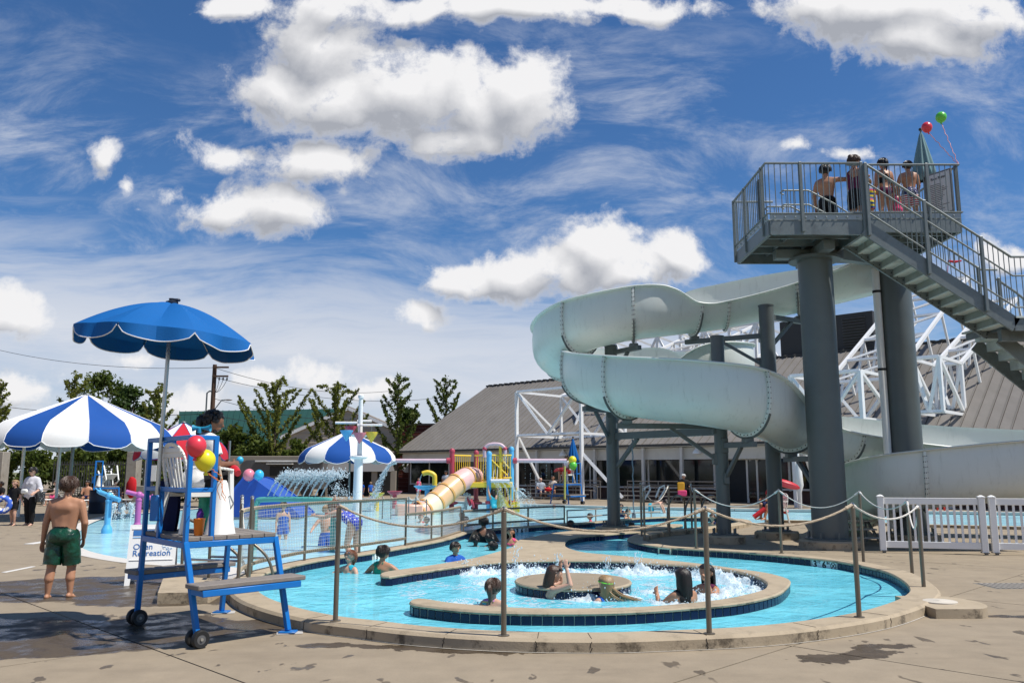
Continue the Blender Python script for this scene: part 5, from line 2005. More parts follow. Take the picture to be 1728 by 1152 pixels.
# umbrella of the near chair
UB = LM - E1 * .05
um = thing('beach_umbrella', 'big bright blue umbrella with white edging above the near lifeguard chair', 'umbrella', (UB.x, UB.y, 1.1))
tip = V((UB.x + .02, UB.y + .02, D(278, 511, UB.y).z))
MB().tube([V((UB.x, UB.y, 1.12)), tip], .021, 12).build('pole', CHROME, um)
NR = 8
RU = 0.90
tilt = Matrix.Rotation(math.radians(4), 3, 'Y')


def canopy_pt(a, f_, sag_=True, r=RU, h=.37):
    """f_ 0 at the tip, 1 at the rim"""
    k_ = a / (2 * PI / NR)
    w = abs((k_ % 1) - .5) * 2         # 1 on a rib, 0 between
    rr_ = r * f_ * (math.cos(PI / NR) / math.cos(((k_ % 1) - .5) * 2 * PI / NR) * (1 - w) + w * 1.0)
    z = -h * (f_ ** 1.75) - .05 * math.sin(PI * f_) * (1 - w) * .9
    return V((rr_ * math.cos(a), rr_ * math.sin(a), z))


for p_ in range(NR):
    mb = MB()
    na, nf = 15, 18
    a0 = 2 * PI * p_ / NR + .67
    vs = []
    for j in range(nf + 1):
        for i in range(na):
            a = a0 + 2 * PI / NR * i / (na - 1)
            q = canopy_pt((a - .67), j / nf)
            q = Matrix.Rotation(.67, 3, 'Z') @ q
            vs.append(tip + tilt @ q)
    # valance with its scallop: longest in the middle, notched at the ribs
    for i in range(na):
        t = i / (na - 1)
        d_ = .03 + .12 * min(1, (math.sin(PI * t)) ** .45)
        q = vs[nf * na + i]
        out_ = V((q.x - tip.x, q.y - tip.y, 0)).normalized()
        vs.append(q + out_ * (.015 + .02 * math.sin(9 * t + p_)) - V((0, 0, d_)))
    fs = [(j * na + i, j * na + i + 1, (j + 1) * na + i + 1, (j + 1) * na + i) for j in range(nf + 1) for i in range(na - 1)]
    mb.add(vs, fs)
    o = mb.build('canopy_panel', CANU, um, ang=22)
    edge = vs[(nf + 1) * na:]
    MB().tube(edge, .0055, 5).build('white_edging', TRIM, o)
for p_ in range(NR):
    a = 2 * PI * p_ / NR + .67
    pts = [tip + tilt @ (Matrix.Rotation(.67, 3, 'Z') @ canopy_pt(2 * PI * p_ / NR + 1e-4, f_)) - V((0, 0, .015)) for f_ in (.05, .4, .7, 1.0)]
    MB().tube(pts, .006, 5).build('rib', CHROME, um)
mb = MB()
mb.lathe([(.06, -.01), (.065, .015), (.03, .03), (.035, .05), (0, .055)], tip, 12)
mb.box(tip + V((.05, 0, .035)), (.07, .05, .03), None, .01)
mb.build('finial', mat('dark_cap', (.02, .03, .05), .5), um)


# white stacking chair (local: seat faces +Y), reused for every plastic chair
def plastic_chair(name, label, loc, rz, group='white plastic armchairs', src=[None], z=0.0, arms=True):
    if src[0] is not None:
        c_ = copy_tree(src[0], loc, rz, label)
        return c_
    o = thing(name, label, 'chair', (0, 0, 0), group)
    mb = MB()
    vs, fs = [], []
    nx, ny = 7, 6
    for j in range(ny):
        for i in range(nx):
            x = (i / (nx - 1) - .5) * (.46 - .03 * (ny - 1 - j) / ny)
            y = (j / (ny - 1) - .5) * .46
            vs.append((x, y, .42 + .02 * (2 * x / .46) ** 2 + .012 * (j / ny) - (.02 if j == ny - 1 else 0)))
    for j in range(ny - 1):
        for i in range(nx - 1):
            fs.append((j * nx + i, j * nx + i + 1, (j + 1) * nx + i + 1, (j + 1) * nx + i))
    k_ = len(vs)
    vs += [(x, y, z - .02) for x, y, z in vs]
    fs += [tuple(reversed([q + k_ for q in f_])) for f_ in fs]
    mb.add(vs, fs)
    mb.tube([(-.23, .23, .41), (0, .25, .405), (.23, .23, .41)], .018, 6)
    mb.build('seat', PLASTIC, o)
    # back with slots: arched top rail, sides, slats
    top = [(-.24, -.24, .44), (-.245, -.28, .62), (-.22, -.31, .78), (-.13, -.335, .87), (0, -.345, .90), (.13, -.335, .87), (.22, -.31, .78), (.245, -.28, .62), (.24, -.24, .44)]
    b_ = MB()
    cs = catmull([tuple(q) for q in top], 4)
    for p, q in zip(cs, cs[1:]):
        b_.beam(p, q, .045, .022, (0, 1, .3), .004)
    b_.beam((-.21, -.325, .80), (.21, -.325, .80), .02, .07, (0, 0, 1), .004)
    b_.beam((-.20, -.338, .84), (.20, -.338, .84), .016, .05, (0, 0, 1), .004)
    b_.build('back_frame', PLASTIC, o)
    for s_ in (-2, -1, 0, 1, 2):
        m_ = MB()
        m_.beam((s_ * .062, -.245, .43), (s_ * .074, -.325, .80), .034, .014, (0, 1, .2), .003)
        m_.build('back_slat', PLASTIC, o)
    for sx in (-1, 1):
        l = MB()
        l.beam((sx * .275, .22, 0), (sx * .25, .20, .63), .055, .045, (0, 1, 0), .008)
        l.build('leg', PLASTIC, o)
        l = MB()
        l.beam((sx * .265, -.31, 0), (sx * .235, -.235, .44), .055, .045, (0, 1, 0), .008)
        l.build('leg', PLASTIC, o)
        a_ = MB()
        pts = catmull([(sx * .245, -.285, .66), (sx * .275, -.12, .665), (sx * .28, .08, .655), (sx * .265, .21, .635)], 4)
        for p, q in zip(pts, pts[1:]):
            a_.beam(p, q, .058, .026, (0, 0, 1), .006)
        a_.build('armrest', PLASTIC, o)
        s_ = MB().beam((sx * .238, .2, .40), (sx * .232, -.22, .40), .03, .07, (0, 0, 1), .006)
        s_.build('apron', PLASTIC, o)
    src[0] = o
    o.location = loc
    o.rotation_euler = (0, 0, rz)
    return o


CHA = math.atan2(E1.y, E1.x) - PI / 2        # heading of the near chair
seatp = (LT[0] + LT[1]) / 2 + E1 * .36 + V((0, 0, .045))
pc = plastic_chair('plastic_chair', 'white slatted plastic armchair on the deck of the near lifeguard chair', seatp, CHA)
# things on the near chair's deck
cp = LT[0] + E1 * .20 + E2 * .14 + V((0, 0, .045))
cup = thing('orange_cup', 'tall orange plastic cup on the planks of the near lifeguard chair', 'cup', cp)
MB().lathe([(.038, 0), (.041, .004), (.055, .158), (.058, .162), (.054, .165), (.05, .155), (.037, .01)], cp, 18, None, False).build('cup_wall', ORANGE, cup)
bt = LT[0] + E1 * .36 + E2 * .44 + V((0, 0, .045))
o = MB().lathe([(0, 0), (.035, .002), (.037, .02), (.037, .20), (.02, .235), (.018, .25)], bt, 14).build('water_bottle', mat('purple_plastic', (.10, .02, .26), .3))
tag(o, 'purple drink bottle beside the seated lifeguard on the chair deck', 'bottle')
gb = LT[0] + E1 * .50 + E2 * .62 + V((0, 0, .045))
mb = MB().lathe([(0, 0), (.06, .002), (.065, .05), (.065, .42), (.05, .47), (.03, .49)], gb, 14)
o = mb.build('green_flask', mat('green_plastic', (.03, .42, .27), .35))
tag(o, 'green rounded flask standing behind the white chair on the near chair deck', 'flask')
cq = LT[0] + E1 * .47 + E2 * .22 + V((0, 0, .045))
cone = thing('megaphone', 'white cone megaphone standing upright on the near lifeguard chair deck', 'megaphone', cq)
MB().lathe([(.155, 0), (.15, .008), (.055, .50), (.04, .53), (.035, .535), (.03, .52), (.14, .012)], cq, 24, None, False).build('horn', PLASTIC, cone)
MB().tube([cq + V((.10, -.02, .25)), cq + V((.13, -.02, .30)), cq + V((.09, -.02, .38)), cq + V((.07, -.02, .36))], .008, 6).build('handle', mat('wire_handle', (.3, .3, .3), .4, .6), cone)
# leaning pole with white wrap
o = MB().tube([cq + E1 * .12 + V((0, 0, 0)), cq + E1 * -.02 + E2 * .05 + V((0, 0, .68))], .013, 8).build('leaning_stick', mat('tan_stick', (.62, .50, .38), .6))
tag(o, 'pale wooden stick leaning beside the white cone megaphone', 'stick')
# dark jacket hanging at the back corner
# A-frame sign
s0, s1, s2, s3 = G(209, 988), G(292, 985), D(212, 893, G(209, 988).y + .22), D(288, 888, G(292, 985).y + .22)
sg_ = thing('sandwich_board', 'white folding board sign reading Open Recreation behind the near lifeguard chair', 'sign', (s0 + s1) / 2)
wx = (s1 - s0)
wl = wx.length
wx.normalize()
bk = V((-wx.y, wx.x, 0))
hgt = .84
for sgn in (1, -1):
    b0 = s0 + bk * (0 if sgn > 0 else .55)
    lean = bk * (.26 * sgn)
    mb = MB()
    nA = 14
    outer = [b0, b0 + V((0, 0, hgt)) + lean, b0 + wx * wl + V((0, 0, hgt)) + lean, b0 + wx * wl]
    arch = []
    for i in range(nA + 1):
        a = PI - PI * i / nA
        x_ = wl / 2 + (wl / 2 - .07) * math.cos(a)
        z_ = .31 * math.sin(a) ** .8
        arch.append(b0 + wx * x_ + V((0, 0, z_)) + lean * (z_ / hgt))
    poly = [outer[0], outer[1], outer[2], outer[3]] + list(reversed(arch))
    mb2 = MB()
    # two halves so that each polygon is simple
    tri = geometry.tessellate_polygon([[V(((p - b0).dot(wx), p.z, 0)) for p in poly]])
    nrm = wx.cross(V((0, 0, 1))) * .02 * sgn
    mb2.add(list(poly) + [p - nrm for p in poly], [tuple(t) for t in tri] + [tuple(i + len(poly) for i in reversed(t)) for t in tri] + [(i, (i + 1) % len(poly), len(poly) + (i + 1) % len(poly), len(poly) + i) for i in range(len(poly))])
    pn = mb2.build('board_panel', SIGNW, sg_, ang=30)
    if sgn > 0:
        up_ = (V((0, 0, hgt)) + lean).normalized()
        nf_ = wx.cross(up_)
        M_ = Matrix((wx, up_, nf_)).transposed()

        def on_sign(u, v):
            return b0 + wx * (u * wl) + up_ * v + nf_ * .004
        for v_, h_, m_ in ((.755, .075, BLUEINK), (.69, .018, PALEB)):
            MB().box(on_sign(.5, v_), (wl * .84, h_, .006), M_).build('stripe', m_, pn)
        for v_ in (.815, .36):
            MB().box(on_sign(.5, v_), (wl * .9, .012, .012), M_).build('raised_rim', SIGNW, pn)
        for txt, v_ in (('Open', .55), ('Recreation', .455)):
            me = text_mesh(txt, .118, .001, BLUEINK, 'LEFT', .0006)
            lo_ = inst('lettering', me, pn, on_sign(.10, v_) - sg_.location)
            lo_.rotation_euler = M_.to_euler()
        # pale blue splash emblem of rings and drops at the right
        em = MB()
        rr = random.Random(5)
        for i in range(16):
            u_, v_ = .83 + rr.uniform(-.09, .09), .56 + rr.uniform(-.08, .09)
            r_ = rr.uniform(.008, .03)
            c_ = on_sign(u_, v_)
            em.tube([c_ + wx * (r_ * math.cos(a)) + up_ * (r_ * math.sin(a) * .7) for a in np.linspace(0, 6.28 * .8, 9)], .0025, 4)
        em.build('splash_emblem', PALEB, pn)

# ================================================================== ROPE POSTS AND ROPES
RPH = 1.13


def rope_post(base, label, r=.026, h=RPH, group='rope posts round the pool'):
    b_ = V(base)
    o = thing('rope_post', label, 'post', b_, group)
    MB().lathe([(.055, 0), (.055, .008), (r, .010), (r, h - .01), (r * .6, h), (0, h + .002)], b_, 14).build('tube', BRONZE, o)
    t_ = b_ + V((0, 0, h + .02))
    rg = MB()
    for ang in (0.3, 1.8):
        rg.tube([t_ + V((.022 * math.cos(a) * math.cos(ang), .022 * math.cos(a) * math.sin(ang), .022 * math.sin(a))) for a in np.linspace(0, 2 * PI, 11)[:-1]], .005, 5, True)
    rg.build('rope_ring', CHROME, o)
    return t_


posts = {}
for key, px, py, z, lab in (('a', 566, 1047, ZC, 'brown post on the curb right of the lifeguard chair, before the two chatting girls'), ('b', 850, 1072, ZC, 'brown post on the front curb beside the girl with the ponytail'),
                            ('c', 1197, 1069, ZC, 'brown post on the front curb before the long-haired girls'), ('d', 1450, 1041, ZC, 'brown post on the curb at the right bend of the near pool'),
                            ('e', 1560, 1004, .01, 'brown post by the round lid ledge at the right'), ('f', 1540, 974, .01, 'brown post behind the lid ledge before the white fence'), ('g', 1319, 933, ZC, 'slim post on the tiled wall left of the thick column'),
                            ('h', 1175, 925, ZC, 'slim post on the tongue edge left of the eight-sided foot'), ('i', 1088, 915, .05, 'slim post at the tip of the paved tongue, front one'), ('j', 1083, 904, ZC, 'slim post at the tip of the paved tongue, rear one'),
                            ('k', 1130, 897, ZC, 'slim post on the tongue rear curb by the ladder'), ('l', 1168, 896, .05, 'slim post behind the ladder handrails'),
                            ('n', 419, 985, ZC, 'brown post at the left pool corner behind the blue chair'), ('o', 402, 978, ZC, 'second brown post at the left pool corner')):
    posts[key] = rope_post(G(px, py, z), lab, h=(RPH if key not in 'jl' else 1.2))
gp = V((6.22, 15.1, 0))
posts['m'] = rope_post(gp, 'slim post seen just above the near bend post, left of the white fence', h=1.24)


def rope(a, b_, d_, m_, r=.0125, lab='', knots=True, grp='ropes between the posts'):
    pts = sag(a, b_, d_, 26)
    o = thing('rope', lab, 'rope', (V(a) + V(b_)) / 2, grp)
    L = sum((p - q).length for p, q in zip(pts, pts[1:]))
    fine = resample(pts, .012 if r > .011 and pts[0].y < 12 else .05)
    # three laid strands
    if fine[0].y < 12:
        for s_ in range(3):
            st_p = []
            for i, p in enumerate(fine):
                t = (fine[min(i + 1, len(fine) - 1)] - fine[max(i - 1, 0)]).normalized()
                n1 = V((0, 0, 1)).cross(t).normalized()
                n2 = t.cross(n1)
                a_ = i * .012 / .055 * 2 * PI / 1.0 + s_ * 2 * PI / 3
                st_p.append(p + (n1 * math.cos(a_) + n2 * math.sin(a_)) * r * .52)
            MB().tube(st_p, r * .62, 5).build('strand', m_, o)
    else:
        MB().tube(fine, r * .85, 6).build('strand', m_, o)
    if knots:
        for p, q in ((fine, 1), (list(reversed(fine)), -1)):
            w_ = MB()
            seg = p[:max(3, int(.13 / L * len(p)))]
            w_.tube(seg, [r * (1.75 if i % 3 else 1.35) for i in range(len(seg))], 7)
            w_.build('whipping', m_, o)
    return o


for a, b_, d_, m_, lab in (('a', 'b', .19, ROPE, 'tan rope sagging between the first and second front posts'), ('b', 'c', .21, ROPE, 'tan rope sagging across the middle of the near pool'),
                           ('c', 'd', .19, ROPE, 'pale rope sagging from the third front post to the right bend post'), ('d', 'e', .16, ROPEW, 'white rope from the bend post to the post by the lid ledge'),
                           ('e', 'f', .35, ROPEW, 'short white rope between the two posts by the lid ledge'), ('f', 'm', .2, ROPEW, 'pale rope in front of the left end of the white fence'),
                           ('m', 'g', .30, ROPEW, 'pale rope passing before the thick column'), ('g', 'h', .32, ROPEW, 'pale rope passing before the seated red-vest lifeguard'),
                           ('h', 'l', .1, ROPEW, 'short pale rope between posts on the tongue'), ('n', 'o', .5, ROPEW, 'loose white rope looped between the posts at the left pool corner'),
                           ('j', 'k', .42, ROPEW, 'white rope hanging in a deep loop at the tongue tip')):
    rope(posts[a], posts[b_], d_, m_, .0115 if m_ is ROPE else .0112, lab)
lp_ = MB()
c_ = posts['j']
for k_ in range(2):
    p0 = c_ + V((.12 + k_ * .35, .1, -.05))
    lp_.tube([p0 + V((-.10, 0, -.28)), p0 + V((0, 0, -.05)), p0 + V((.11, 0, 0)), p0 + V((.12, 0, -.1)), p0 + V((-.02, 0, -.33))], .022, 8)
o = lp_.build('white_hand_loop', WHITE)
tag(o, 'two white hand loops behind the slim posts at the tongue tip', 'handrail')


# ================================================================== LEFT WALL NET FENCE AND RAILS
def wall_at(px, py):
    c0_ = G(px, py, ZC)
    i = min(range(NW + 3), key=lambda q: (RIV[q] - c0_).length)
    return RIV[i] + RN[i] * .17, i


nf = thing('net_fence', 'brown railing with knotted cord net along the wall between river and splash pool', 'fence', (-2.6, 16, 0))
P_ = {}


def fence_run(pxs, h, lowr, nett, root, close=True, group=None):
    pts = []
    idx = []
    for px, py in pxs:
        p, i = wall_at(px, py)
        pts.append(p)
        idx.append(i)
    lo, hi = min(idx), max(idx)
    line = [RIV[i] + RN[i] * .17 for i in range(lo, hi + 1)]
    for p in pts:
        MB().tube([p, p + V((0, 0, h))], .023, 8).build('fence_post', BRONZE, root)
    MB().tube([p + V((0, 0, h)) for p in line], .025, 8).build('top_rail', BRONZE, root)
    for z in lowr:
        MB().tube([p + V((0, 0, z)) for p in line], .021, 8).build('lower_rail', BRONZE, root)
    if nett:
        z0, z1 = lowr[0], h
        mb = MB()
        cw = .0038
        fine = resample(line, .055)
        for p in fine:
            a_ = rnd.uniform(-.004, .004)
            mb.beam(p + V((0, 0, z0)), p + V((a_, a_, z1)), cw, cw)
        k_ = int((z1 - z0) / .055)
        for j in range(1, k_):
            z = z0 + (z1 - z0) * j / k_
            sm_ = fine[::2]
            for p, q in zip(sm_, sm_[1:]):
                mb.beam(p + V((0, 0, z + rnd.uniform(-.004, .004))), q + V((0, 0, z + rnd.uniform(-.004, .004))), cw, cw)
        tag(mb.build('net', NETM, root), kind='stuff')
        lac = MB()
        n = 0
        for zz in (z0, z1):
            f2_ = resample(line, .03)
            for i, p in enumerate(f2_):
                if i % 2 == 0:
                    lac.tube([p + V((0, 0, zz)) + RN[lo] * .028 * math.cos(a) + V((0, 0, .028 * math.sin(a))) for a in np.linspace(0, 2 * PI, 6)[:-1]], .006, 4, True)
        tag(lac.build('lacing', ROPE, root), kind='stuff')


fence_run([(424, 981), (444, 967), (521, 946), (618, 933), (696, 920)], .95, [.14], True, nf)
nf2 = thing('net_fence', 'lower brown railing with net continuing along the river wall', 'fence', (-1.2, 20, 0))
fence_run([(698, 920), (734, 912), (754, 908), (789, 898)], .62, [.02], True, nf2)
nf3 = thing('net_fence', 'lowest netted railing with rounded end above the black depth number', 'fence', (.5, 23.5, 0))
fence_run([(793, 897), (840, 891.5), (897, 887.5), (963, 883.5)], .50, [.14], True, nf3)
rr4 = thing('two_bar_rail', 'pale two-bar metal rail along the river wall past the net', 'railing', (3.5, 26.5, 0))
for z in (.17, .37):
    MB().tube([RIV[i] + RN[i] * .17 + V((0, 0, z)) for i in range(wall_at(965, 883)[1], wall_at(1125, 872)[1])], .02, 8).build('rail_bar', mat('tan_rail', (.42, .37, .30), .45, .4), rr4)
for px, py in ((968, 883.4), (1018, 880), (1067, 875), (1106, 872.5)):
    p, i = wall_at(px, py)
    MB().tube([p, p + V((0, 0, .38))], .02, 8).build('rail_post', mat('tan_rail', (0, 0, 0)), rr4)
# ladder handrails at the tongue's rear curb
ld = thing('pool_ladder', 'curved bronze ladder handrails at the rear curb of the paved tongue', 'ladder', G(1150, 895, ZC))
for px in (1128, 1158, 1185):
    b0 = G(px, 896, ZC)
    pts = catmull([tuple(b0), tuple(b0 + V((.02, .1, .55))), tuple(b0 + V((.25, .35, .86))), tuple(b0 + V((.55, .7, .80))), tuple(b0 + V((.62, .95, .35))), tuple(b0 + V((.62, 1.05, -.25)))], 6)
    MB().tube(pts, .024, 8).build('hand_rail', BRONZE, ld)
# entry rails at the left pool corner
er = thing('entry_rail', 'pair of stainless entry handrails behind the blue lifeguard chair', 'handrail', (-3.9, 12.6, 0))
for dx, dy in ((0, 0), (.25, .4)):
    b0 = V((-4.75 + dx, 12.3 + dy, 0.02))
    MB().tube(catmull([tuple(b0), tuple(b0 + V((0, 0, .78))), tuple(b0 + V((.08, .02, .9))), tuple(b0 + V((.5, .05, .62))), tuple(b0 + V((.85, .08, .3))), tuple(b0 + V((.98, .1, -.2)))], 6), .022, 10).build('rail', BRONZE, er)
    MB().tube([b0 + V((.02, 0, .35)), b0 + V((.8, .05, .32))], .018, 8).build('cross_bar', CHROME, er)

# ================================================================== WHITE PICKET FENCE
wf_src = None
PKT = MB().box((0, 0, .5), (.044, .02, .78), None, .003).mesh('picket', WHITE, smooth_=False)
f0, f1 = G(1491, 932), G(1663, 936)
for n_, (a, b_, lab) in enumerate(((f0, f1, 'white picket fence panel on feet in front of the low slide bend'), (G(1681, 936), G(1681, 936) + (f1 - f0) * 1.02, 'white picket fence panel continuing out at the right picture edge'))):
    fo = thing('picket_fence', lab, 'fence', a, 'white picket fence panels')
    e = (b_ - a)
    L = e.length
    e.normalize()
    ang = math.atan2(e.y, e.x)
    for p in (a, b_):
        m_ = MB().box(p + V((0, 0, .57)), (.115, .115, 1.06), Matrix.Rotation(ang, 3, 'Z'), .006)
        m_.box(p + V((0, 0, 1.115)), (.135, .135, .03), Matrix.Rotation(ang, 3, 'Z'), .006)
        m_.lathe([(.075, 1.13), (.02, 1.155), (0, 1.157)], p, 4)
        m_.build('fence_post', WHITE, fo, smooth_=False)
        MB().lathe([(.035, .0), (.035, .045)], p + V((.0, -.04, 0)), 10).box(p + V((0, 0, .045)), (.10, .16, .02)).build('foot', mat('dark_foot', (.1, .1, .1), .5), fo)
    for z, h_ in ((1.03, .13), (.17, .13)):
        MB().beam(a + e * .06 + V((0, 0, z)), b_ - e * .06 + V((0, 0, z)), .05, h_, (0, 0, 1), .004).build('fence_rail', WHITE, fo, smooth_=False)
    k_ = 14
    for i in range(k_):
        p = a.lerp(b_, (i + 1) / (k_ + 1))
        inst('picket', PKT, fo, p - a + V((0, 0, .10)), (0, 0, ang))

# ================================================================== STRIPED PARASOLS
def parasol(px, py_top, py_rim, half_px, Y, label, colA, colB, npan, ph, poles, under=None):
    t_ = D(px, py_top, Y)
    R_ = half_px / F * Y
    zr = D(px, py_rim, Y).z
    o = thing('striped_parasol', label, 'parasol', (t_.x, Y, 0), 'big striped parasols')
    h = t_.z - zr
    for k_ in range(npan):
        mb = MB()
        na, nf_ = 9, 10
        a0 = ph + 2 * PI * k_ / npan
        vs = []
        for j in range(nf_ + 1):
            f_ = j / nf_
            for i in range(na):
                t = i / (na - 1)
                a = a0 + 2 * PI / npan * t
                rad = R_ * (f_ * 1.0 if f_ < .72 else .72 + (f_ - .72) * 1.0)
                if f_ <= .7:
                    z = -h * .62 * (f_ / .7)
                    rad = R_ * .84 * f_ / .7
                else:
                    g_ = (f_ - .7) / .3
                    z = -h * (.62 + .38 * (1 - (1 - g_) ** 1.0) )
                    rad = R_ * (.84 + .16 * math.sin(g_ * PI / 2))
                z -= .03 * R_ / 3 * math.sin(PI * t) * math.sin(PI * min(1, f_ * 1.1)) * 1.5
                z += .03 * math.sin(30 * f_ + 2.5 * math.sin(3 * t + k_)) * math.sin(PI * t) * (f_ > .45)
                vs.append(V((t_.x + rad * math.cos(a), Y + rad * math.sin(a), t_.z + z)))
        for i in range(na):
            t = i / (na - 1)
            q = vs[nf_ * na + i]
            d_ = .03 + .20 * (math.sin(PI * t)) ** .5
            vs.append(q + V((0, 0, -d_)) + (q - V((t_.x, Y, q.z))).normalized() * .01)
        fs = [(j * na + i, j * na + i + 1, (j + 1) * na + i + 1, (j + 1) * na + i) for j in range(nf_ + 1) for i in range(na - 1)]
        mb.add(vs, fs)
        pn = mb.build('canopy_panel', colA if k_ % 2 else colB, o, ang=50)
        MB().tube([vs[j * na] for j in range(nf_ + 1)], .014, 4).tube(vs[(nf_ + 1) * na:], .012, 4).build('seam_piping', under or TRIM, pn)
    for x_, py, r_, m_ in poles:
        b0 = D(x_, py, Y)
        q = G(x_, py) if py > 860 else V((b0.x, Y, 0))
        MB().tube([V((b0.x, Y + r_, 0)), V((b0.x, Y + r_, zr + h * .45))], .055, 10).build('pole', m_, o)
    MB().tube([V((t_.x, Y, zr - .1)), t_], .05, 10).lathe([(.12, -.02), (.1, .03), (0, .05)], t_, 10).build('hub', STEEL, o)
    return o


parasol(147, 665, 748, 143, 30, 'largest striped parasol, blue and white, above the woman with the bag', CANB, CANW, 14, -1.50, ((144, 868, -1.2, STEEL), (14, 868, .6, PLASTIC), (51, 868, 1.6, PLASTIC)))
parasol(310, 712, 768, 74, 38, 'red and white striped parasol behind the near lifeguard chair', CANR, CANW, 10, .35, ((236, 850, .4, PLASTIC), (376, 850, .5, STEEL)), CANB)
parasol(588, 727, 775, 80, 46, 'small blue and white striped parasol behind the white bucket mast', CANB, CANW, 12, -1.32, ((592, 842, -.6, STEEL),))

# ================================================================== WATER PLAY
DROPM = FOAM
WZ = -0.03


def spray(name, label, jets, cat='water jet', group=None, seed=1):
    """jets: list of (start, velocity, time, count, spread, size)"""
    rr = random.Random(seed)
    p0 = V(jets[0][0])
    ob = thing(name, label, cat, p0, group)
    o = MB()
    for st_, ve, T_, n, sp_, sz in jets:
        st_, ve = V(st_), V(ve)
        core = [st_ + ve * (T_ * k_ / 14 * .85) + V((0, 0, -4.9 * (T_ * k_ / 14 * .85) ** 2)) for k_ in range(15)]
        if sz > .0134:
            MB().tube(core[:8], [sz * (1.1 - .85 * k_ / 14) for k_ in range(8)], 5).build('stream', DROPM, ob)
        for k_ in range(int(n * 1.7)):
            t = T_ * rr.random() ** .6
            p = st_ + ve * t + V((0, 0, -4.9 * t * t))
            w_ = sp_ * (t / T_) ** 1.1
            p += V((rr.gauss(0, w_), rr.gauss(0, w_), rr.gauss(0, w_)))
            o.drop(p, sz * (.25 + .8 * rr.random() ** 2), rr.uniform(.8, 2.2))
    tag(o.build('droplets', DROPM, ob, smooth_=False), kind='stuff')
    return ob


# teal spray arch and its row of jets
YA = 17.9
ar = thing('spray_arch', 'long teal pipe arch over the splash pool shooting a row of white jets', 'spray arch', (D(495, 850, YA).x, YA, 0))
xa, xb = D(425, 845, YA).x, D(563, 845, YA).x
za = D(495, 843, YA).z
pts = [(xa, YA + .3, WZ - .3), (xa, YA + .3, za - .25), (xa + .03, YA + .3, za - .08), (xa + .18, YA + .28, za), (xb - .18, YA, za), (xb - .03, YA, za - .08), (xb, YA, za - .25), (xb, YA, WZ - .3)]
MB().tube(catmull(pts, 5), .058, 14).build('pipe', TEAL, ar)
MB().lathe([(.08, 0), (.08, .05)], (xb, YA, .42), 14).build('collar', TEAL, ar)
jl = MB().box((xb, YA - .10, .72), (.28, .02, .10)).build('label_plate', RED, ar)
jets = []
for k_ in range(10):
    f_ = (k_ + .3) / 10
    p = V((xa + .22 + (xb - xa - .4) * f_, YA + .25 - .25 * f_, za + .08))
    jets.append((p, (1.35, -.1, 3.0), .36, 330, .062, .0135))
for k_, j in enumerate(jets):
    spray('water_jet', ('first', 'second', 'third', 'fourth', 'fifth', 'sixth', 'seventh', 'eighth', 'ninth', 'tenth')[k_] + ' slanting white jet from the left of the teal spray arch', [j], 'water jet', 'jets on the teal spray arch', 10 + k_)

# big blue ramp slide
AQB = mat('aqua_balloon', (.04, .42, .70), .3)
YB = 29.5
rb = thing('blue_ramp_slide', 'solid royal blue ramp slide in the splash pool behind the lifeguard knees', 'slide', (D(425, 840, YB).x, YB, 0))
poly_px = [(366, 872), (374, 814), (388, 804.5), (419, 804.5), (430, 808), (468, 836), (503, 866), (506, 872)]
for dy, nm in ((0, 'side_panel'), (2.2, 'side_panel')):
    MB().extr([D(px, py, YB) + V((0, dy, 0)) for px, py in poly_px], (0, .12, 0)).build(nm, ROYAL, rb, ang=25)
bed = [D(px, py + 2, YB) for px, py in poly_px[2:7]]
mb = MB()
for a, b_ in zip(bed, bed[1:]):
    o_ = V((0, .13, 0))
    mb.extr([a + o_, b_ + o_, b_ + o_ - V((0, 0, .1)), a + o_ - V((0, 0, .1))], (0, 2.06, 0))
mb.build('slide_bed', ROYAL, rb)
for px, py, r_, m_, nm, lab in ((420, 801, .20, 'pink', 'small pink and white balloon on the blue ramp slide', ''), (437, 801, .17, 'blue', 'small light blue balloon on the blue ramp slide', ''), (405, 776, .14, 'blue2', 'small light blue balloon on the corner of the trailer', '')):
    Yb = YB - .2 if m_ != 'blue2' else 53.5
    q = D(px, py, Yb)
    rr_ = r_ if m_ != 'blue2' else .22
    bl = thing('balloon', nm, 'balloon', q)
    MB().ell(q, (rr_, rr_, rr_ * 1.08), None, 14, 10).build('skin', (mat('pink_balloon', (.75, .22, .28), .3) if m_ == 'pink' else AQB), bl)
    MB().drop(q - V((0, 0, rr_ * 1.12)), .03).build('knot', AQB, bl)

# bucket mast
YM = 33
mq = D(603, 850, YM)
ms = thing('bucket_mast', 'tall white mast with crossbars and hanging coloured cone buckets', 'water feature', (mq.x, YM, 0))
zt = D(603, 672, YM).z
MB().lathe([(.19, -.4), (.17, zt * .48), (.17, zt * .50)], (mq.x, YM, 0), 18).build('lower_mast', WHITE, ms)
MB().lathe([(.10, zt * .48), (.085, zt), (.12, zt + .02), (.12, zt + .12), (.05, zt + .17), (0, zt + .18)], (mq.x + .03, YM, 0), 14).build('upper_mast', WHITE, ms)
for py in (735, 772):
    z = D(603, py, YM).z
    MB().lathe([(.05, -.06), (.26, -.05), (.36, .02), (.36, .05), (.1, .09)], (mq.x, YM, z), 20).build('collar', WHITE, ms)
for (px0, px1, py, dy) in ((566, 603, 713, -.3), (603, 627, 710, .3), (603, 645, 717, -.2)):
    a, b_ = D(px0, py, YM + dy), D(px1, py, YM + dy)
    MB().tube([a, b_], .045, 8).build('crossbar', WHITE, ms)
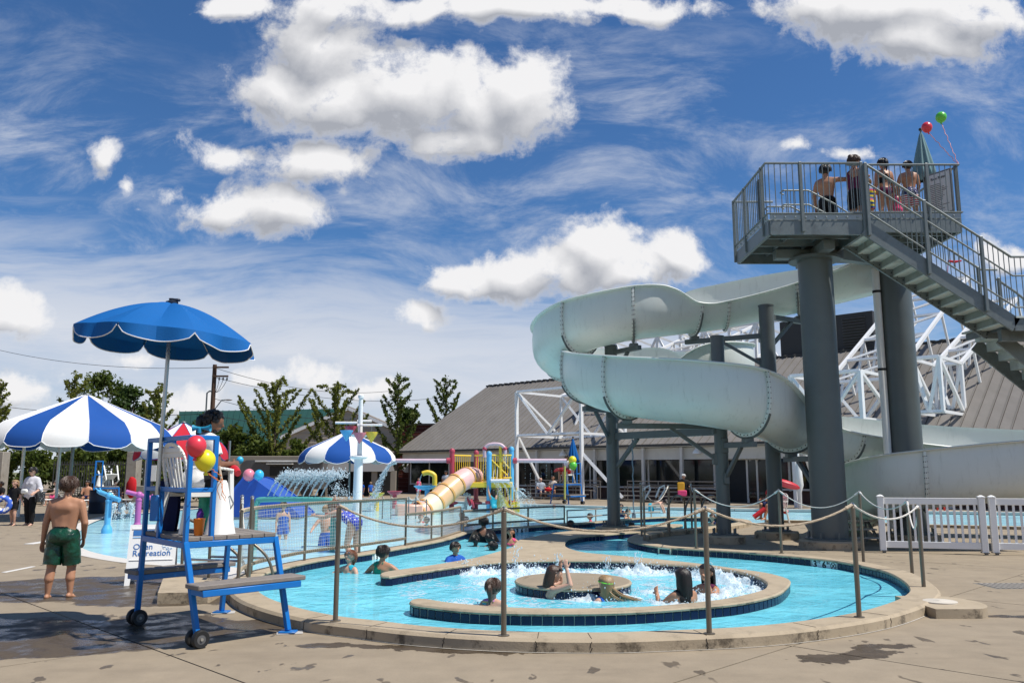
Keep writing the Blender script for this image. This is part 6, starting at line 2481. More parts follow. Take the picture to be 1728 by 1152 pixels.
for px, py, col, nm, dy in ((585, 727, SKYB, 'blue', -.3), (592, 720, CRIM, 'red', .4), (607, 731, mat('pink_bucket', (.62, .20, .24), .45), 'pink', -.4), (627, 730, YELLOW, 'yellow', -.1)):
    c_ = D(px, py, YM + dy)
    bk_ = MB().lathe([(0, -.40), (.03, -.38), (.26, .0), (.26, .03), (.24, .03), (.02, -.34)], c_, 14, None, False).build('cone_bucket', col, ms)
    tag(bk_, nm + ' cone bucket')
    MB().tube([c_ + V((0, 0, .02)), c_ + V((0, 0, .38))], .012, 4).build('hanger', STEEL, bk_)

# play tower
YT_ = 35.3
pt = thing('play_tower', 'colourful water play tower with yellow railings, red and blue posts', 'play structure', (D(812, 820, YT_).x, YT_, 0))
tp = {}
for key, px, py_t, dy, m_, r_ in (('r1', 762, 763, 0, CRIM, .105), ('r2', 803, 766, 1.6, CRIM, .10), ('b1', 825, 768, -.6, SKYB, .105), ('b2', 863, 760, 0, SKYB, .105)):
    q = D(px, 850, YT_ + dy)
    zt = D(px, py_t, YT_ + dy).z
    pst = MB().lathe([(r_, -.45), (r_, zt)], (q.x, YT_ + dy, 0), 16).build('post', m_, pt)
    MB().lathe([(r_ + .01, zt), (r_ + .02, zt + .08), (r_ * .7, zt + .16), (0, zt + .18)], (q.x, YT_ + dy, 0), 14).build('cap', m_, pst)
    MB().lathe([(r_ + .04, .30), (r_ + .05, .34), (r_ + .04, .42)], (q.x, YT_ + dy, 0), 14).build('collar', CRIM if m_ is SKYB else m_, pst)
    tp[key] = V((q.x, YT_ + dy, zt))
zd = D(820, 814, YT_).z
xl, xr = tp['r1'].x, tp['b2'].x
MB().box(((xl + xr) / 2 + .35, YT_ + .5, zd - .08), (xr - xl - .6, 2.3, .22), None, .03).build('deck', YELLOW, pt)
zr_ = D(820, 768, YT_).z


def yrail(a, b_, z0, z1, n):
    a, b_ = V(a), V(b_)
    MB().tube([a + V((0, 0, z1)), b_ + V((0, 0, z1))], .035, 8).build('top_rail', YELLOW, pt)
    MB().tube([a + V((0, 0, z0)), b_ + V((0, 0, z0))], .03, 8).build('low_rail', YELLOW, pt)
    for k_ in range(n):
        p = a.lerp(b_, (k_ + .5) / n)
        MB().tube([p + V((0, 0, z0)), p + V((0, 0, z1))], .018, 6).build('bar', YELLOW, pt)


yrail((tp['r1'].x, YT_, 0), (tp['r2'].x - .2, YT_ + .9, 0), zd + .15, zr_, 9)
yrail((tp['r2'].x, YT_ + .4, 0), (tp['b1'].x, YT_ - .3, 0), zd + .1, zr_, 6)
yrail((tp['b1'].x, YT_ - .5, 0), (tp['b2'].x, YT_ - .1, 0), zd + .2, zr_, 9)
xm = (tp['b1'].x + tp['b2'].x) / 2
MB().tube([(xm, YT_ - .35, zd), (xm, YT_ - .35, zr_ + .45)], .06, 8).build('yellow_post', YELLOW, pt)
MB().tube([(tp['b1'].x + .1, YT_ - .45, zr_ - .2), (xm + .3, YT_ - .3, zd + .3)], .03, 6).build('brace', YELLOW, pt)
MB().tube([(xm, YT_ - .4, zr_ - .1), (tp['b2'].x - .1, YT_ - .2, zd + .6)], .03, 6).build('brace', YELLOW, pt)
# lower climbing panel and box
a, b_ = D(829, 826, YT_ - .4), D(866, 863, YT_ - .4)
MB().extr([V((a.x, YT_ - .4, -.3)), V((a.x + .9, YT_ - .4, -.3)), V((a.x + .25, YT_ - .4, zd - .2)), V((a.x, YT_ - .4, zd - .2))], (0, .1, 0)).build('climb_panel', PALEY, pt)
for k_ in range(6):
    MB().tube([(a.x + .45 + k_ * .12, YT_ - .35, -.1), (a.x + .45 + k_ * .12, YT_ - .35, zd - .2)], .02, 6).build('bar', YELLOW, pt)
MB().beam((a.x + .2, YT_ - .5, zd - .15), (a.x + 1.0, YT_ - .5, -.25), .06, .10).build('stringer', YELLOW, pt)
MB().box((D(870, 857, YT_).x, YT_ - .2, .12), (.34, .3, .50), None, .02).build('box', mat('bright_yellow', (.80, .62, .02), .5), pt)
# overhead pipes
for px0, px1, py, dy, lab in ((668, 757, 777, -.1, 'l'), (869, 956, 777, 0, 'r')):
    p0, p1 = D(px0, py, YT_ + dy), D(px1, py, YT_ + dy)
    o = MB().tube([p0, p1], .085, 14)
    ob = o.build('overhead_pipe', PINK, pt)
    q = p1 if lab == 'l' else p0
    MB().tube([q - V((.08, 0, 0)), q + V((.08, 0, 0))], .125, 14).build('joint', CRIM, ob)
q0, q1 = D(818, 757, YT_ - .4), D(852, 757, YT_ - .4)
MB().tube(catmull([tuple(q0 + V((0, 0, -.35))), tuple(q0), tuple(q0.lerp(q1, .25) + V((0, 0, .18))), tuple(q0.lerp(q1, .75) + V((0, 0, .18))), tuple(q1), tuple(q1 + V((0, 0, -.2)))], 4), .075, 10).build('shower_pipe', PINK, pt)
for q in (q0, q1):
    MB().ell(q, (.10, .10, .10), None, 10, 6).build('joint', CRIM, pt)
p0, p1 = D(828, 811, YT_ - .7), D(860, 811, YT_ - .7)
MB().tube([p0, p1], .075, 12).build('curtain_pipe', mat('pale_pipe', (.66, .66, .68), .4), pt)
for px, py, dy in ((789, 846, -.3), (795, 850, -.5)):
    q = D(px, py, YT_ + dy)
    MB().lathe([(.05, 0), (.2, .02), (.2, .1), (.05, .12)], q, 12, Matrix.Rotation(1.3, 3, 'Y')).build('hand_wheel', CRIM, pt)
for px in (762, 803):
    q = D(px, 850, YT_ - .2)
    MB().lathe([(.13, .25), (.27, .3), (.27, .36), (.13, .4)], (q.x, YT_ - .2, 0), 14).build('spin_bowl', CRIM, pt)

# striped tube slide
ts = thing('tube_slide', 'enclosed tube slide in pink, orange and cream sections with amber rings', 'slide', D(750, 830, 34))
cent = [(800, 806, 35.6), (788, 806, 35.0), (770, 817, 34.5), (752, 832, 34.0), (734, 848, 33.5), (716, 861, 33.0), (706, 865, 32.8)]
cw = catmull([tuple(D(*q)) for q in cent], 6)
TR = .44
cols = [PEACH, mat('rose_tube', (.76, .46, .42), .35), APRICOT, APRICOT, CREAM, CREAM, PEACH]
for k_ in range(6):
    seg = [V(p) for p in cw[k_ * 6:(k_ + 1) * 6 + 1]]
    m_ = MB().tube(seg, TR, 20, False, False)
    m_.tube(list(reversed(seg)), TR - .04, 20, False, False)
    m_.build('tube_section', (cols[1], cols[1], APRICOT, APRICOT, CREAM, PEACH)[k_], ts)
    if k_ >= 1:
        a, b_ = seg[0], seg[1]
        d_ = (b_ - a).normalized()
        MB().tube([a - d_ * .05, a + d_ * .035], TR + .035, 20).build('ring', AMBER, ts) if k_ not in (0,) else None
a, b_ = V(cw[-2]), V(cw[-1])
d_ = (b_ - a).normalized()
mb = MB().tube([b_ - d_ * .03, b_ + d_ * .04], TR + .04, 20, False, False)
mb.tube([b_ + d_ * .05, b_ - d_ * .03], TR - .03, 20, False, False)
mb.build('mouth_ring', AMBER, ts)
q = D(690, 868, 32.6)
MB().box((q.x, 32.6, .12), (1.0, 1.1, .5), Matrix.Rotation(.2, 3, 'Z'), .05).build('landing_tray', PEACH, ts)

# yellow hook pipe, tables, bowl
q = D(733, 850, 37)
yh_ = thing('yellow_hook_pipe', 'yellow pipe bent over at the top, pouring water beside the tube slide', 'water feature', (q.x, 37, 0))
zt = D(733, 797, 37).z
xl_ = D(713, 800, 37).x
MB().tube(catmull([(q.x, 37, -.3), (q.x, 37, zt - .35), (q.x - .05, 37, zt - .1), (q.x - .25, 37, zt), (xl_ + .15, 37, zt), (xl_, 37, zt - .05)], 5), .105, 12).build('pipe', YELLOW, yh_)
MB().lathe([(.15, .42), (.15, .5)], (q.x, 37, 0), 12).build('collar', CRIM, yh_)
for px, py, Yt, hw_, m_, lab in ((717, 821, 36, 18, SKYB, 'sky blue water table on one post before the brick wing'), (666, 830, 38, 12, CRIM, 'faded red dish on a post right of the falling water'), (636, 833, 36, 12, YELLOW, 'yellow bowl on a post beside the white mast')):
    c_ = D(px, py, Yt)
    o = thing('water_table', lab, 'water feature', (c_.x, Yt, 0), 'dishes on posts in the splash pool')
    r_ = hw_ / F * Yt
    MB().lathe([(.08, -.14), (r_ * .6, -.10), (r_, .0), (r_ + .02, .05), (r_ - .03, .05), (r_ * .5, -.05), (0, -.06)], c_, 20).build('dish', m_, o)
    MB().lathe([(.11, -.3), (.10, c_.z - .08)], (c_.x + (.1 if px == 717 else 0), Yt, 0), 12).build('post', m_, o)
# cannons
for px, py, Yc, m_, lab, ang in ((180, 897, 21.8, SKYB, 'sky blue water cannon on a post in the shallow left end', -.35), (231, 893, 22.4, ORCHID, 'orchid pink water cannon just left of the near chair', 2.7)):
    b0 = G(px, py)
    o = thing('water_cannon', lab, 'water cannon', b0, 'water cannons in the shallow water')
    h_ = .80
    MB().lathe([(.14, -.1), (.14, .05), (.125, .10), (.085, .18), (.08, .2)], b0, 18).build('base', m_, o)
    MB().lathe([(.08, .18), (.08, h_), (.09, h_), (.09, h_ + .05), (.06, h_ + .08)], b0, 18).build('post', m_, o)
    d_ = V((math.cos(ang), -.25, -.32 if px < 200 else .25)).normalized()
    c_ = b0 + V((0, 0, h_ + .16))
    m2 = MB().tube([c_ - d_ * .34, c_ + d_ * .36], .062, 14)
    m2.tube([c_ - d_ * .34, c_ - d_ * .40], .05, 10)
    m2.ell(c_, (.10, .10, .10), None, 12, 8)
    m2.tube([c_ - d_ * .30 + V((0, .05, 0)), c_ - d_ * .36 + V((-.05, .12, .10))], .018, 6)
    m2.tube([c_ - d_ * .30 - V((0, .05, 0)), c_ - d_ * .36 - V((.05, .12, -.10))], .018, 6)
    m2.build('barrel', m_, o)

# falling and rising water
for k_, (px, py0, py1, lab) in enumerate(((187, 880, 848, 'ground jet bubbling behind the blue water cannon'), (205, 876, 843, 'tall white ground jet between the two water cannons'), (220, 878, 850, 'white ground jet touching the orchid water cannon'))):
    b0 = G(px, py0, WZ)
    jets = [(b0, (rnd.uniform(-.25, .25), rnd.uniform(-.2, .2), rnd.uniform(2.6, 3.4)), .55, 60, .05, .018) for q in range(9)]
    spray('ground_jet', lab, jets, 'water jet', 'ground jets in the shallow water', 60 + k_)
p = D(669, 779, YT_)
spray('falling_water', 'thick arc of water falling from the left pink pipe', [(p + V((0, rnd.uniform(-.1, .1), rnd.uniform(-.08, .05))), (-1.35 - rnd.uniform(0, .5), rnd.uniform(-.1, .1), .1), .66, 130, .07, .022) for q in range(9)], 'falling water', None, 71)
p = D(713, 799, 37)
spray('falling_water', 'thin stream falling from the yellow hook pipe', [(p, (-.5, 0, -.2), .48, 90, .03, .016) for q in range(3)], 'falling water', None, 72)
spray('falling_water', 'curtain of drops falling from the right end pipe of the play tower', [(D(830 + q * 3.6, 812, YT_ - .75), (.75 + rnd.uniform(0, .9), -.3 + rnd.uniform(-.2, .2), rnd.uniform(-.3, .2)), .52, 120, .06, .013) for q in range(10)], 'falling water', None, 73)
spray('falling_water', 'drops thrown aside at the yellow box of the play tower', [(D(868, 828, YT_ - .3), (rnd.uniform(.4, 1.8), rnd.uniform(-.5, .3), rnd.uniform(.3, 1.6)), .62, 70, .07, .016) for q in range(9)], 'falling water', None, 74)
spray('falling_water', 'fine drips under the holes of the right pink pipe', [(D(886 + 9 * q, 781, YT_), (0, 0, -.1), .62, 28, .015, .009) for q in range(6)], 'falling water', None, 75)
spray('falling_water', 'two shower sprays from the top pipe of the play tower', [(D(819, 760, YT_ - .4), (rnd.uniform(-.3, .3), 0, -.2), .6, 60, .05, .012) for q in range(5)] + [(D(852, 762, YT_ - .4), (rnd.uniform(-.3, .3), 0, -.2), .35, 50, .08, .009) for q in range(5)], 'falling water', None, 76)
spray('splash', 'white splash leaping up under the play tower deck', [(D(787, 862, YT_ - .3), (rnd.uniform(-.7, .7), rnd.uniform(-.4, .4), rnd.uniform(1.8, 3.8)), .55, 60, .06, .02) for q in range(8)], 'splash', None, 77)
spray('splash', 'scattered drops behind the bending swimmer in blue', [(D(560 + 5 * q, 850, 20), (rnd.uniform(-.5, .5), rnd.uniform(-.4, .4), rnd.uniform(1.2, 3.2)), .6, 60, .12, .011) for q in range(9)], 'splash', None, 78)
spray('falling_water', 'thin spouts beside the upper half of the tube slide', [(D(745, 815, 34.6), (-.3 - .2 * q, 0, .9), .5, 40, .03, .012) for q in range(3)], 'falling water', None, 79)
# thin floats line on posts in the splash pool
fl_ = thing('float_line', 'low posts with a thin rope across the splash pool before the red dish', 'barrier', D(675, 850, 30))
pp = [D(px, py, 30) for px, py in ((646, 838), (660, 838), (690, 838), (702, 838), (720, 842))]
for p in pp:
    MB().tube([(p.x, p.y, -.4), (p.x, p.y, p.z)], .022, 6).build('post', STEEL, fl_)
for a, b_ in zip(pp, pp[1:]):
    MB().tube(sag(a, b_, .12, 6), .014, 5).build('line', ROPEW, fl_)

# ================================================================== FAR CHAIR
cfar = G(956, 850)
e1f, e2f = V((-.80, -.60, 0)), V((.60, -.80, 0))
FC, FE1, FE2, FT, FM = chair_frame('lifeguard_chair', 'distant blue lifeguard chair with closed umbrella beside the white truss leg', cfar - e1f * .46 + e2f * .70, cfar - e1f * .46 - e2f * .70, cfar + e1f * .46 + e2f * .70, cfar + e1f * .46 - e2f * .70, 1.0, 2.05, .40, 'blue lifeguard chairs')
fseat = FM + FE1 * .40 + V((0, 0, .045))
plastic_chair('plastic_chair', 'white plastic armchair on the distant blue lifeguard chair', fseat, math.atan2(FE1.y, FE1.x) - PI / 2)


def closed_umbrella(name, label, base, zb, zt_, r_, m_, seed, n=9):
    o = thing(name, label, 'umbrella', base)
    b_ = V(base)
    MB().tube([b_, V((b_.x, b_.y, zt_ + .08))], .022, 8).build('pole', STEEL, o)
    prof = [(r_ * .75, zb), (r_, zb + .06), (r_ * .92, zb + (zt_ - zb) * .2), (r_ * .55, zb + (zt_ - zb) * .6), (r_ * .2, zt_ - .08), (.02, zt_)]
    mb = MB()
    N = n * 6
    vs, fs = [], []
    for i, (r, z) in enumerate(prof):
        for j in range(N):
            a = 2 * PI * j / N
            k_ = 1 + .20 * math.cos(n * a + .5 * i) * (1 - i / len(prof) * .7)
            vs.append(b_ + V((r * k_ * math.cos(a), r * k_ * math.sin(a), z - b_.z + .03 * math.cos(n * a) * (i == 0))))
    for i in range(len(prof) - 1):
        for j in range(N):
            fs.append((i * N + j, i * N + (j + 1) % N, (i + 1) * N + (j + 1) % N, (i + 1) * N + j))
    mb.add(vs, fs).build('folded_canopy', m_, o, ang=70)
    MB().ell((b_.x, b_.y, zt_ + .08), (.05, .05, .04), None, 8, 5).build('finial', BLACK, o)
    return o


q = FM - FE1 * .05
closed_umbrella('closed_umbrella', 'closed blue umbrella standing on the distant lifeguard chair', (q.x, q.y, 1.1), D(971, 779, q.y).z, D(967, 740, q.y).z, .27, CANU, 3)
qb_ = V((D(1560, 300, RY0 + 1.2).x, RY0 + 1.2, ZR))
closed_umbrella('closed_umbrella', 'closed grey-green umbrella on the high slide platform behind the flag-trunks boy', qb_, D(1558, 305, qb_.y).z, D(1551, 224, qb_.y).z, .25, cloth('sage_canvas', (.16, .27, .29), .8, .12), 4)
rp = D(953, 842, cfar.y - .9)
o = MB().tube([rp, D(953, 786, cfar.y - .9)], .045, 8).build('rescue_pole', mat('lime_pole', (.50, .52, .12), .5))
tag(o, 'upright lime-yellow rescue pole before the distant lifeguard chair', 'pole')


# balloons
def balloon(px, py, Y, r, m_, lab, tie=None):
    c_ = D(px, py, Y)
    o = thing('balloon', lab, 'balloon', c_)
    mb = MB()
    prof = []
    for i in range(15):
        th = PI * i / 14
        k_ = 1 + .10 * max(0, math.cos(th)) ** 2
        prof.append((r * math.sin(th) * (.985 if th < 1 else 1), -r * 1.06 * math.cos(th) * (k_ if th < PI / 2 else 1)))
    prof[0] = (0.0, prof[0][1])
    prof[-1] = (0.0, prof[-1][1])
    R = Matrix.Rotation(rnd.uniform(-.25, .25), 3, 'Y')
    mb.lathe(prof, c_, 24, R)
    mb.build('skin', m_, o, ang=80)
    nk = c_ + R @ V((0, 0, prof[0][1]))
    MB().lathe([(.012, .0), (.02, -.03), (.006, -.02)], nk, 8, R).build('knot', m_, o)
    if tie is not None:
        t_ = V(tie)
        n = 22
        rr = random.Random(int(px))
        pts = [nk.lerp(t_, k_ / n) + V((.012 * math.sin(k_ * 1.9), .012 * math.cos(k_ * 1.3), 0)) for k_ in range(n + 1)]
        MB().tube(pts, .004 if Y < 12 else .008, 5).build('ribbon', mat('ribbon_pink' if Y > 12 else 'ribbon_orange', (.70, .30, .30) if Y > 12 else (.75, .22, .03), .5), o)
    return o


BR, BY, BG = mat('red_balloon', (.72, .045, .07), .28, 0, .03), mat('yellow_balloon', (.74, .66, .02), .28, 0, .03), mat('green_balloon', (.12, .56, .06), .28, 0, .03)
cpost = LT[0] + E1 * .34
ty = cpost + V((0, 0, .62))
balloon(331, 752, 7.75, .092, BR, 'red balloon tied to the post of the near lifeguard chair', ty)
balloon(346, 776, 7.85, .095, BY, 'yellow balloon tied below the red one on the near lifeguard chair', ty + V((0, 0, -.06)))
tz = V((FX2 + .05, RY0 - .05, ZR + RH))
balloon(1564, 215, 18.0, .115, BR, 'red balloon floating above the platform beside the closed umbrella', tz)
balloon(1588, 198, 18.1, .12, BG, 'green balloon floating highest above the platform corner', tz)
balloon(966, 776, cfar.y - .3, .20, BY, 'small yellow balloon on the distant lifeguard chair', None)
balloon(967, 785, cfar.y - .35, .20, BG, 'small green balloon under the yellow one on the distant lifeguard chair', None)
sc = MB()
rr = random.Random(3)
for k_ in range(3):
    p = ty + V((0, 0, -.02))
    pts = [p]
    for q in range(9):
        p = p + V((rr.uniform(-.02, .02), rr.uniform(-.02, .02), -.026 + .02 * math.sin(q + k_)))
        pts.append(p)
    sc.tube(pts, .0032, 5)
o = sc.build('curled_ribbon', mat('ribbon_orange', (0, 0, 0)))
tag(o, 'curled orange ribbons hanging from the near chair post', 'ribbon')
hc = D(340, 722, 8.3)
o = thing('air_horn', 'small blue twin-bell air horn on top of the near chair cage', 'air horn', hc)
Ry = Matrix.Rotation(PI / 2, 3, 'Y')
MB().lathe([(.035, -.085), (.018, -.05), (.012, 0), (.018, .05), (.038, .09), (.034, .09), (.01, .02), (.01, -.02), (.03, -.085)], hc, 14, Ry, False).build('bells', mat('air_horn_blue', (.02, .26, .42), .4), o)
MB().lathe([(.022, -.05), (.022, .0), (.01, .01)], hc - V((0.02, 0, .0)), 10).build('can', mat('air_horn_blue', (0, 0, 0)), o)

# ================================================================== PEOPLE
def skinmat(name, col):
    return mat(name, col, 0.48, 0, 0.10, 7, 0.06, 60, 0.4, None, 2, .5, 0, 0.08)


SK_TAN, SK_FAIR, SK_BROWN, SK_DARK = skinmat('tan_skin', (.43, .215, .125)), skinmat('fair_skin', (.56, .33, .235)), skinmat('brown_skin', (.20, .095, .055)), skinmat('dark_skin', (.085, .042, .028))
H_BROWN, H_DARK, H_BLOND, H_BLACK, H_RED = (mat(n_, c_, .42, 0, .3, 30, .5, 90, .5) for n_, c_ in (('brown_hair', (.055, .026, .014)), ('dark_hair', (.018, .011, .008)), ('fair_hair', (.30, .19, .09)), ('black_hair', (.008, .007, .007)), ('auburn_hair', (.16, .06, .028))))


def satin(name, c0_, c1_):
    m_, nt_, b_ = pm(name)
    tcn = nd(nt_, 'ShaderNodeTexCoord')
    n1 = noi(nt_, tcn.outputs['Object'], 9, 3, .5, .6)
    nt_.links.new(mixc(nt_, smooth(nt_, n1, .35, .68), c0_, c1_), b_.inputs['Base Color'])
    b_.inputs['Roughness'].default_value = .32
    bn_ = nd(nt_, 'ShaderNodeBump', {'Height': noi(nt_, tcn.outputs['Object'], 13, 4, .55, 1.0), 'Strength': .45, 'Distance': .03})
    nt_.links.new(bn_.outputs[0], b_.inputs['Normal'])
    return m_


GREENT = satin('green_satin', (.003, .030, .016), (.006, .065, .032))


def dots(name, base, dot, sc_, thr):
    m_, nt_, b_ = pm(name)
    tcn = nd(nt_, 'ShaderNodeTexCoord')
    vo = nd(nt_, 'ShaderNodeTexVoronoi', {'Vector': tcn.outputs['Object'], 'Scale': sc_})
    nt_.links.new(mixc(nt_, smooth(nt_, vo.outputs['Distance'], thr, thr * .85), base, dot), b_.inputs['Base Color'])
    b_.inputs['Roughness'].default_value = .7
    return m_


def bands(name, cols_, h_, z0=0.0):
    """woven horizontal stripes of height h_"""
    m_, nt_, b_ = pm(name)
    tcn = nd(nt_, 'ShaderNodeTexCoord')
    z = nd(nt_, 'ShaderNodeSeparateXYZ', {0: tcn.outputs['Object']}).outputs[2]
    f_ = mth(nt_, 'FRACT', mth(nt_, 'DIVIDE', mth(nt_, 'ADD', z, z0), h_ * len(cols_)))
    cr = nt_.nodes.new('ShaderNodeValToRGB')
    cr.color_ramp.interpolation = 'CONSTANT'
    e_ = cr.color_ramp.elements
    e_[0].color = (*cols_[0], 1)
    e_[1].position = 1 / len(cols_)
    e_[1].color = (*cols_[1], 1)
    for i, c_ in enumerate(cols_[2:], 2):
        q = e_.new(i / len(cols_))
        q.color = (*c_, 1)
    nt_.links.new(f_, cr.inputs[0])
    nt_.links.new(cr.outputs[0], b_.inputs['Base Color'])
    b_.inputs['Roughness'].default_value = .75
    return m_


C_BLACK, C_WHITE, C_NAVY, C_RED, C_GREYW = cloth('black_cloth', (.010, .010, .011)), cloth('white_cloth', (.72, .72, .71)), cloth('navy_cloth', (.012, .018, .07)), cloth('red_cloth', (.50, .015, .02)), bands('thin_striped_knit', ((.66, .64, .66), (.50, .48, .52)), .012)
C_TEALG, C_AQUA, C_PINK, C_BLUE, C_MAROON, C_GREY = cloth('emerald_suit', (.01, .22, .14), .5), cloth('aqua_suit', (.03, .40, .52), .5), cloth('pink_cloth', (.72, .08, .22)), cloth('blue_cloth', (.02, .10, .42)), cloth('plum_cloth', (.12, .02, .06)), cloth('grey_cloth', (.32, .36, .42))
C_POLKA = dots('polka_suit', (.02, .04, .42), (.75, .75, .85), 14, .28)
C_STARS = dots('star_field', (.012, .018, .12), (.75, .75, .78), 20, .30)
C_STRIPE = bands('red_white_stripes', ((.48, .02, .03), (.72, .70, .68)), .026)
C_KID = bands('yellow_blue_stripes', ((.72, .58, .02), (.02, .08, .28), (.72, .58, .02), (.50, .03, .04), (.02, .08, .28)), .045)
C_MULTI = bands('pastel_stripes', ((.72, .20, .35), (.10, .50, .50), (.72, .55, .20), (.55, .2, .5)), .02)
PEOPLE = []


def capsule(mb, p0, p1, r0, r1, xd=(1, 0, 0), fx=1.0, fy=1.0, n=12):
    p0, p1 = V(p0), V(p1)
    z = p1 - p0
    L = z.length
    z = z / L if L > 1e-6 else V((0, 0, 1))
    x = V(xd) - z * V(xd).dot(z)
    x = x.normalized() if x.length > 1e-4 else z.orthogonal().normalized()
    y = z.cross(x)
    prof = [(p0 + z * (r0 * math.sin(a)), r0 * math.cos(a)) for a in (-1.2, -.75, -.35, 0)] + [(p1 + z * (r1 * math.sin(a)), r1 * math.cos(a)) for a in (0, .35, .75, 1.2)]
    vs, fs = [], []
    for c_, r in prof:
        for j in range(n):
            a = 2 * PI * j / n
            vs.append(c_ + x * (r * fx * math.cos(a)) + y * (r * fy * math.sin(a)))
    k_ = len(prof)
    for i in range(k_ - 1):
        for j in range(n):
            fs.append((i * n + j, i * n + (j + 1) % n, (i + 1) * n + (j + 1) % n, (i + 1) * n + j))
    vs += [p0 - z * r0, p1 + z * r1]
    for j in range(n):
        fs.append((k_ * n, (j + 1) % n, j))
        fs.append((k_ * n + 1, (k_ - 1) * n + j, (k_ - 1) * n + (j + 1) % n))
    mb.add(vs, fs)


DN = (0, 0, -1)


def person(label, loc, H=1.65, rz=180, skin=SK_FAIR, hair=(H_BROWN, 'short'), wear=(), arms=None, legs=None, hz=.525, lean=0, side=0, yaw=0, nod=0, w=1.0, hs=1.0, vox=.011, female=False, hands=True, eyes=False, cat='person', group=None):
    """one continuous body in the given pose; clothing and hair follow its surface"""
    caps = []
    mb = MB()
    hs = 1 + (hs - 1) * .55
    rl = math.radians

    def cap(tag_, p0, p1, r0, r1, xd=(1, 0, 0), fx=1.0, fy=1.0):
        caps.append((tag_, V(p0) * H, V(p1) * H, r0 * H, r1 * H))
        capsule(mb, V(p0) * H, V(p1) * H, r0 * H, r1 * H, xd, fx, fy)
    Rt = Matrix.Rotation(rl(-lean), 3, 'X') @ Matrix.Rotation(rl(side), 3, 'Y')
    P0 = V((0, 0, hz))

    def T(x, y, z):
        return P0 + Rt @ V((x, y, z))
    X = Rt @ V((1, 0, 0))
    sw = (.098 if female else .108) * (1 + (w - 1) * .6)
    hw = .052 * (1 + (w - 1) * .5)
    cap('pelvis', P0 + V((-.018, 0, -.005)), P0 + V((.018, 0, .005)), .072 * w, .072 * w, (0, 1, 0), .88 * 1, 1.0)
    cap('pelvis', T(-.030 * w, -.022, -.012), T(.030 * w, -.022, -.012), .062 * w, .062 * w)
    cap('waist', T(0, 0, .03), T(0, .004, .115), .070 * w, (.062 if female else .068) * w, X, 1.22, .86)
    cap('chest', T(0, .002, .12), T(0, -.004, .235), (.066 if female else .070) * w, .072 * w, X, 1.32, .84)
    cap('chest', T(-sw * .62, -.008, .268), T(sw * .62, -.008, .268), .042 * w ** .5, .042 * w ** .5)
    cap('chest', T(-.035, -.024, .22), T(.035, -.024, .22), .052 * w, .052 * w)
    if female:
        for s_ in (-1, 1):
            cap('chest', T(s_ * .040, .045, .195), T(s_ * .042, .052, .190), .030, .028)
    nb = T(0, -.012, .285)
    hd = Rt @ (Matrix.Rotation(rl(yaw), 3, 'Z') @ Matrix.Rotation(rl(-nod), 3, 'X') @ V((0, 0, 1)))
    Rh = Rt @ Matrix.Rotation(rl(yaw), 3, 'Z') @ Matrix.Rotation(rl(-nod), 3, 'X')
    hc_ = nb + Rh @ V((0, .018, .055 + .062 * hs))
    cap('neck', nb, nb + Rh @ V((0, .008, .06)), .036 * w ** .5, .031)

    def hp(x, y, z):
        return hc_ + Rh @ (V((x, y, z)) * hs)
    cap('head', hp(0, -.012, .012), hp(0, .012, .014), .058 * hs, .056 * hs, Rh @ V((1, 0, 0)), .98, 1.02)
    cap('head', hp(0, .018, -.020), hp(0, .026, -.038), .043 * hs, .030 * hs)
    cap('head', hp(0, .062, .004), hp(0, .070, -.012), .007 * hs, .011 * hs)
    cap('head', hp(-.018, .052, .018), hp(.018, .052, .018), .012 * hs, .012 * hs)
    cap('head', hp(-.010, .052, -.036), hp(.010, .052, -.036), .010 * hs, .010 * hs)
    for s_ in (-1, 1):
        cap('chest', T(s_ * .040 * w, -.002, .06), T(s_ * .066 * w, -.008, .225), .047 * w, .050 * w)
        if w > 1.15:
            cap('waist', T(s_ * .050 * w, -.004, .02), T(s_ * .052 * w, -.004, .07), .048 * w, .046 * w)
        cap('ear', hp(s_ * .058, -.004, .008), hp(s_ * .061, -.008, -.014), .011 * hs, .008 * hs, (1, 0, 0), .6, 1)
    arms = arms or {}
    for s_, k_ in ((-1, 'L'), (1, 'R')):
        ud, fd = arms.get(k_, ((s_ * .16, -.02, -1), (s_ * .06, .18, -1)))
        ud, fd = V(ud).normalized(), V(fd).normalized()
        sh = T(s_ * sw, -.006, .262)
        el = sh + ud * .172
        wr = el + fd * .145
        aw = w ** .8
        cap('uarm' + k_, sh, el, .036 * aw, .026 * aw)
        cap('farm' + k_, el, wr, .027 * aw, .0185)
        if hands:
            pm_ = wr + fd * .042
            nrm = fd.cross(ud if ud.cross(fd).length > .1 else V((s_, 0, 0)))
            nrm = nrm.normalized() if nrm.length > 1e-3 else V((0, 1, 0))
            sd_ = fd.cross(nrm).normalized()
            if (sd_.dot(V((0, 1, .2)))) < 0:
                sd_ = -sd_
            inw = nrm if nrm.dot(V((-s_, 0, 0))) > 0 else -nrm
            cap('hand' + k_, wr + fd * .01, pm_, .0165, .018, sd_, 1.25, .62)
            for q, (o, L) in enumerate(((-.019, .040), (-.007, .050), (.006, .052), (.018, .046))):
                b0 = pm_ + fd * .012 + sd_ * o
                m_ = b0 + (fd + inw * .22).normalized() * L * .55
                e_ = m_ + (fd + inw * .75).normalized() * L * .5
                cap('hand' + k_, b0, m_, .0062, .0058)
                cap('hand' + k_, m_, e_, .0058, .0048)
            b0 = wr + fd * .022 + sd_ * .016
            m_ = b0 + (fd * .7 + sd_ * .75 + inw * .2).normalized() * .028
            cap('hand' + k_, b0, m_, .0075, .0065)
            cap('hand' + k_, m_, m_ + (fd + sd_ * .2 + inw * .3).normalized() * .022, .0065, .0052)
        else:
            cap('hand' + k_, wr, wr + fd * .075, .018, .014)
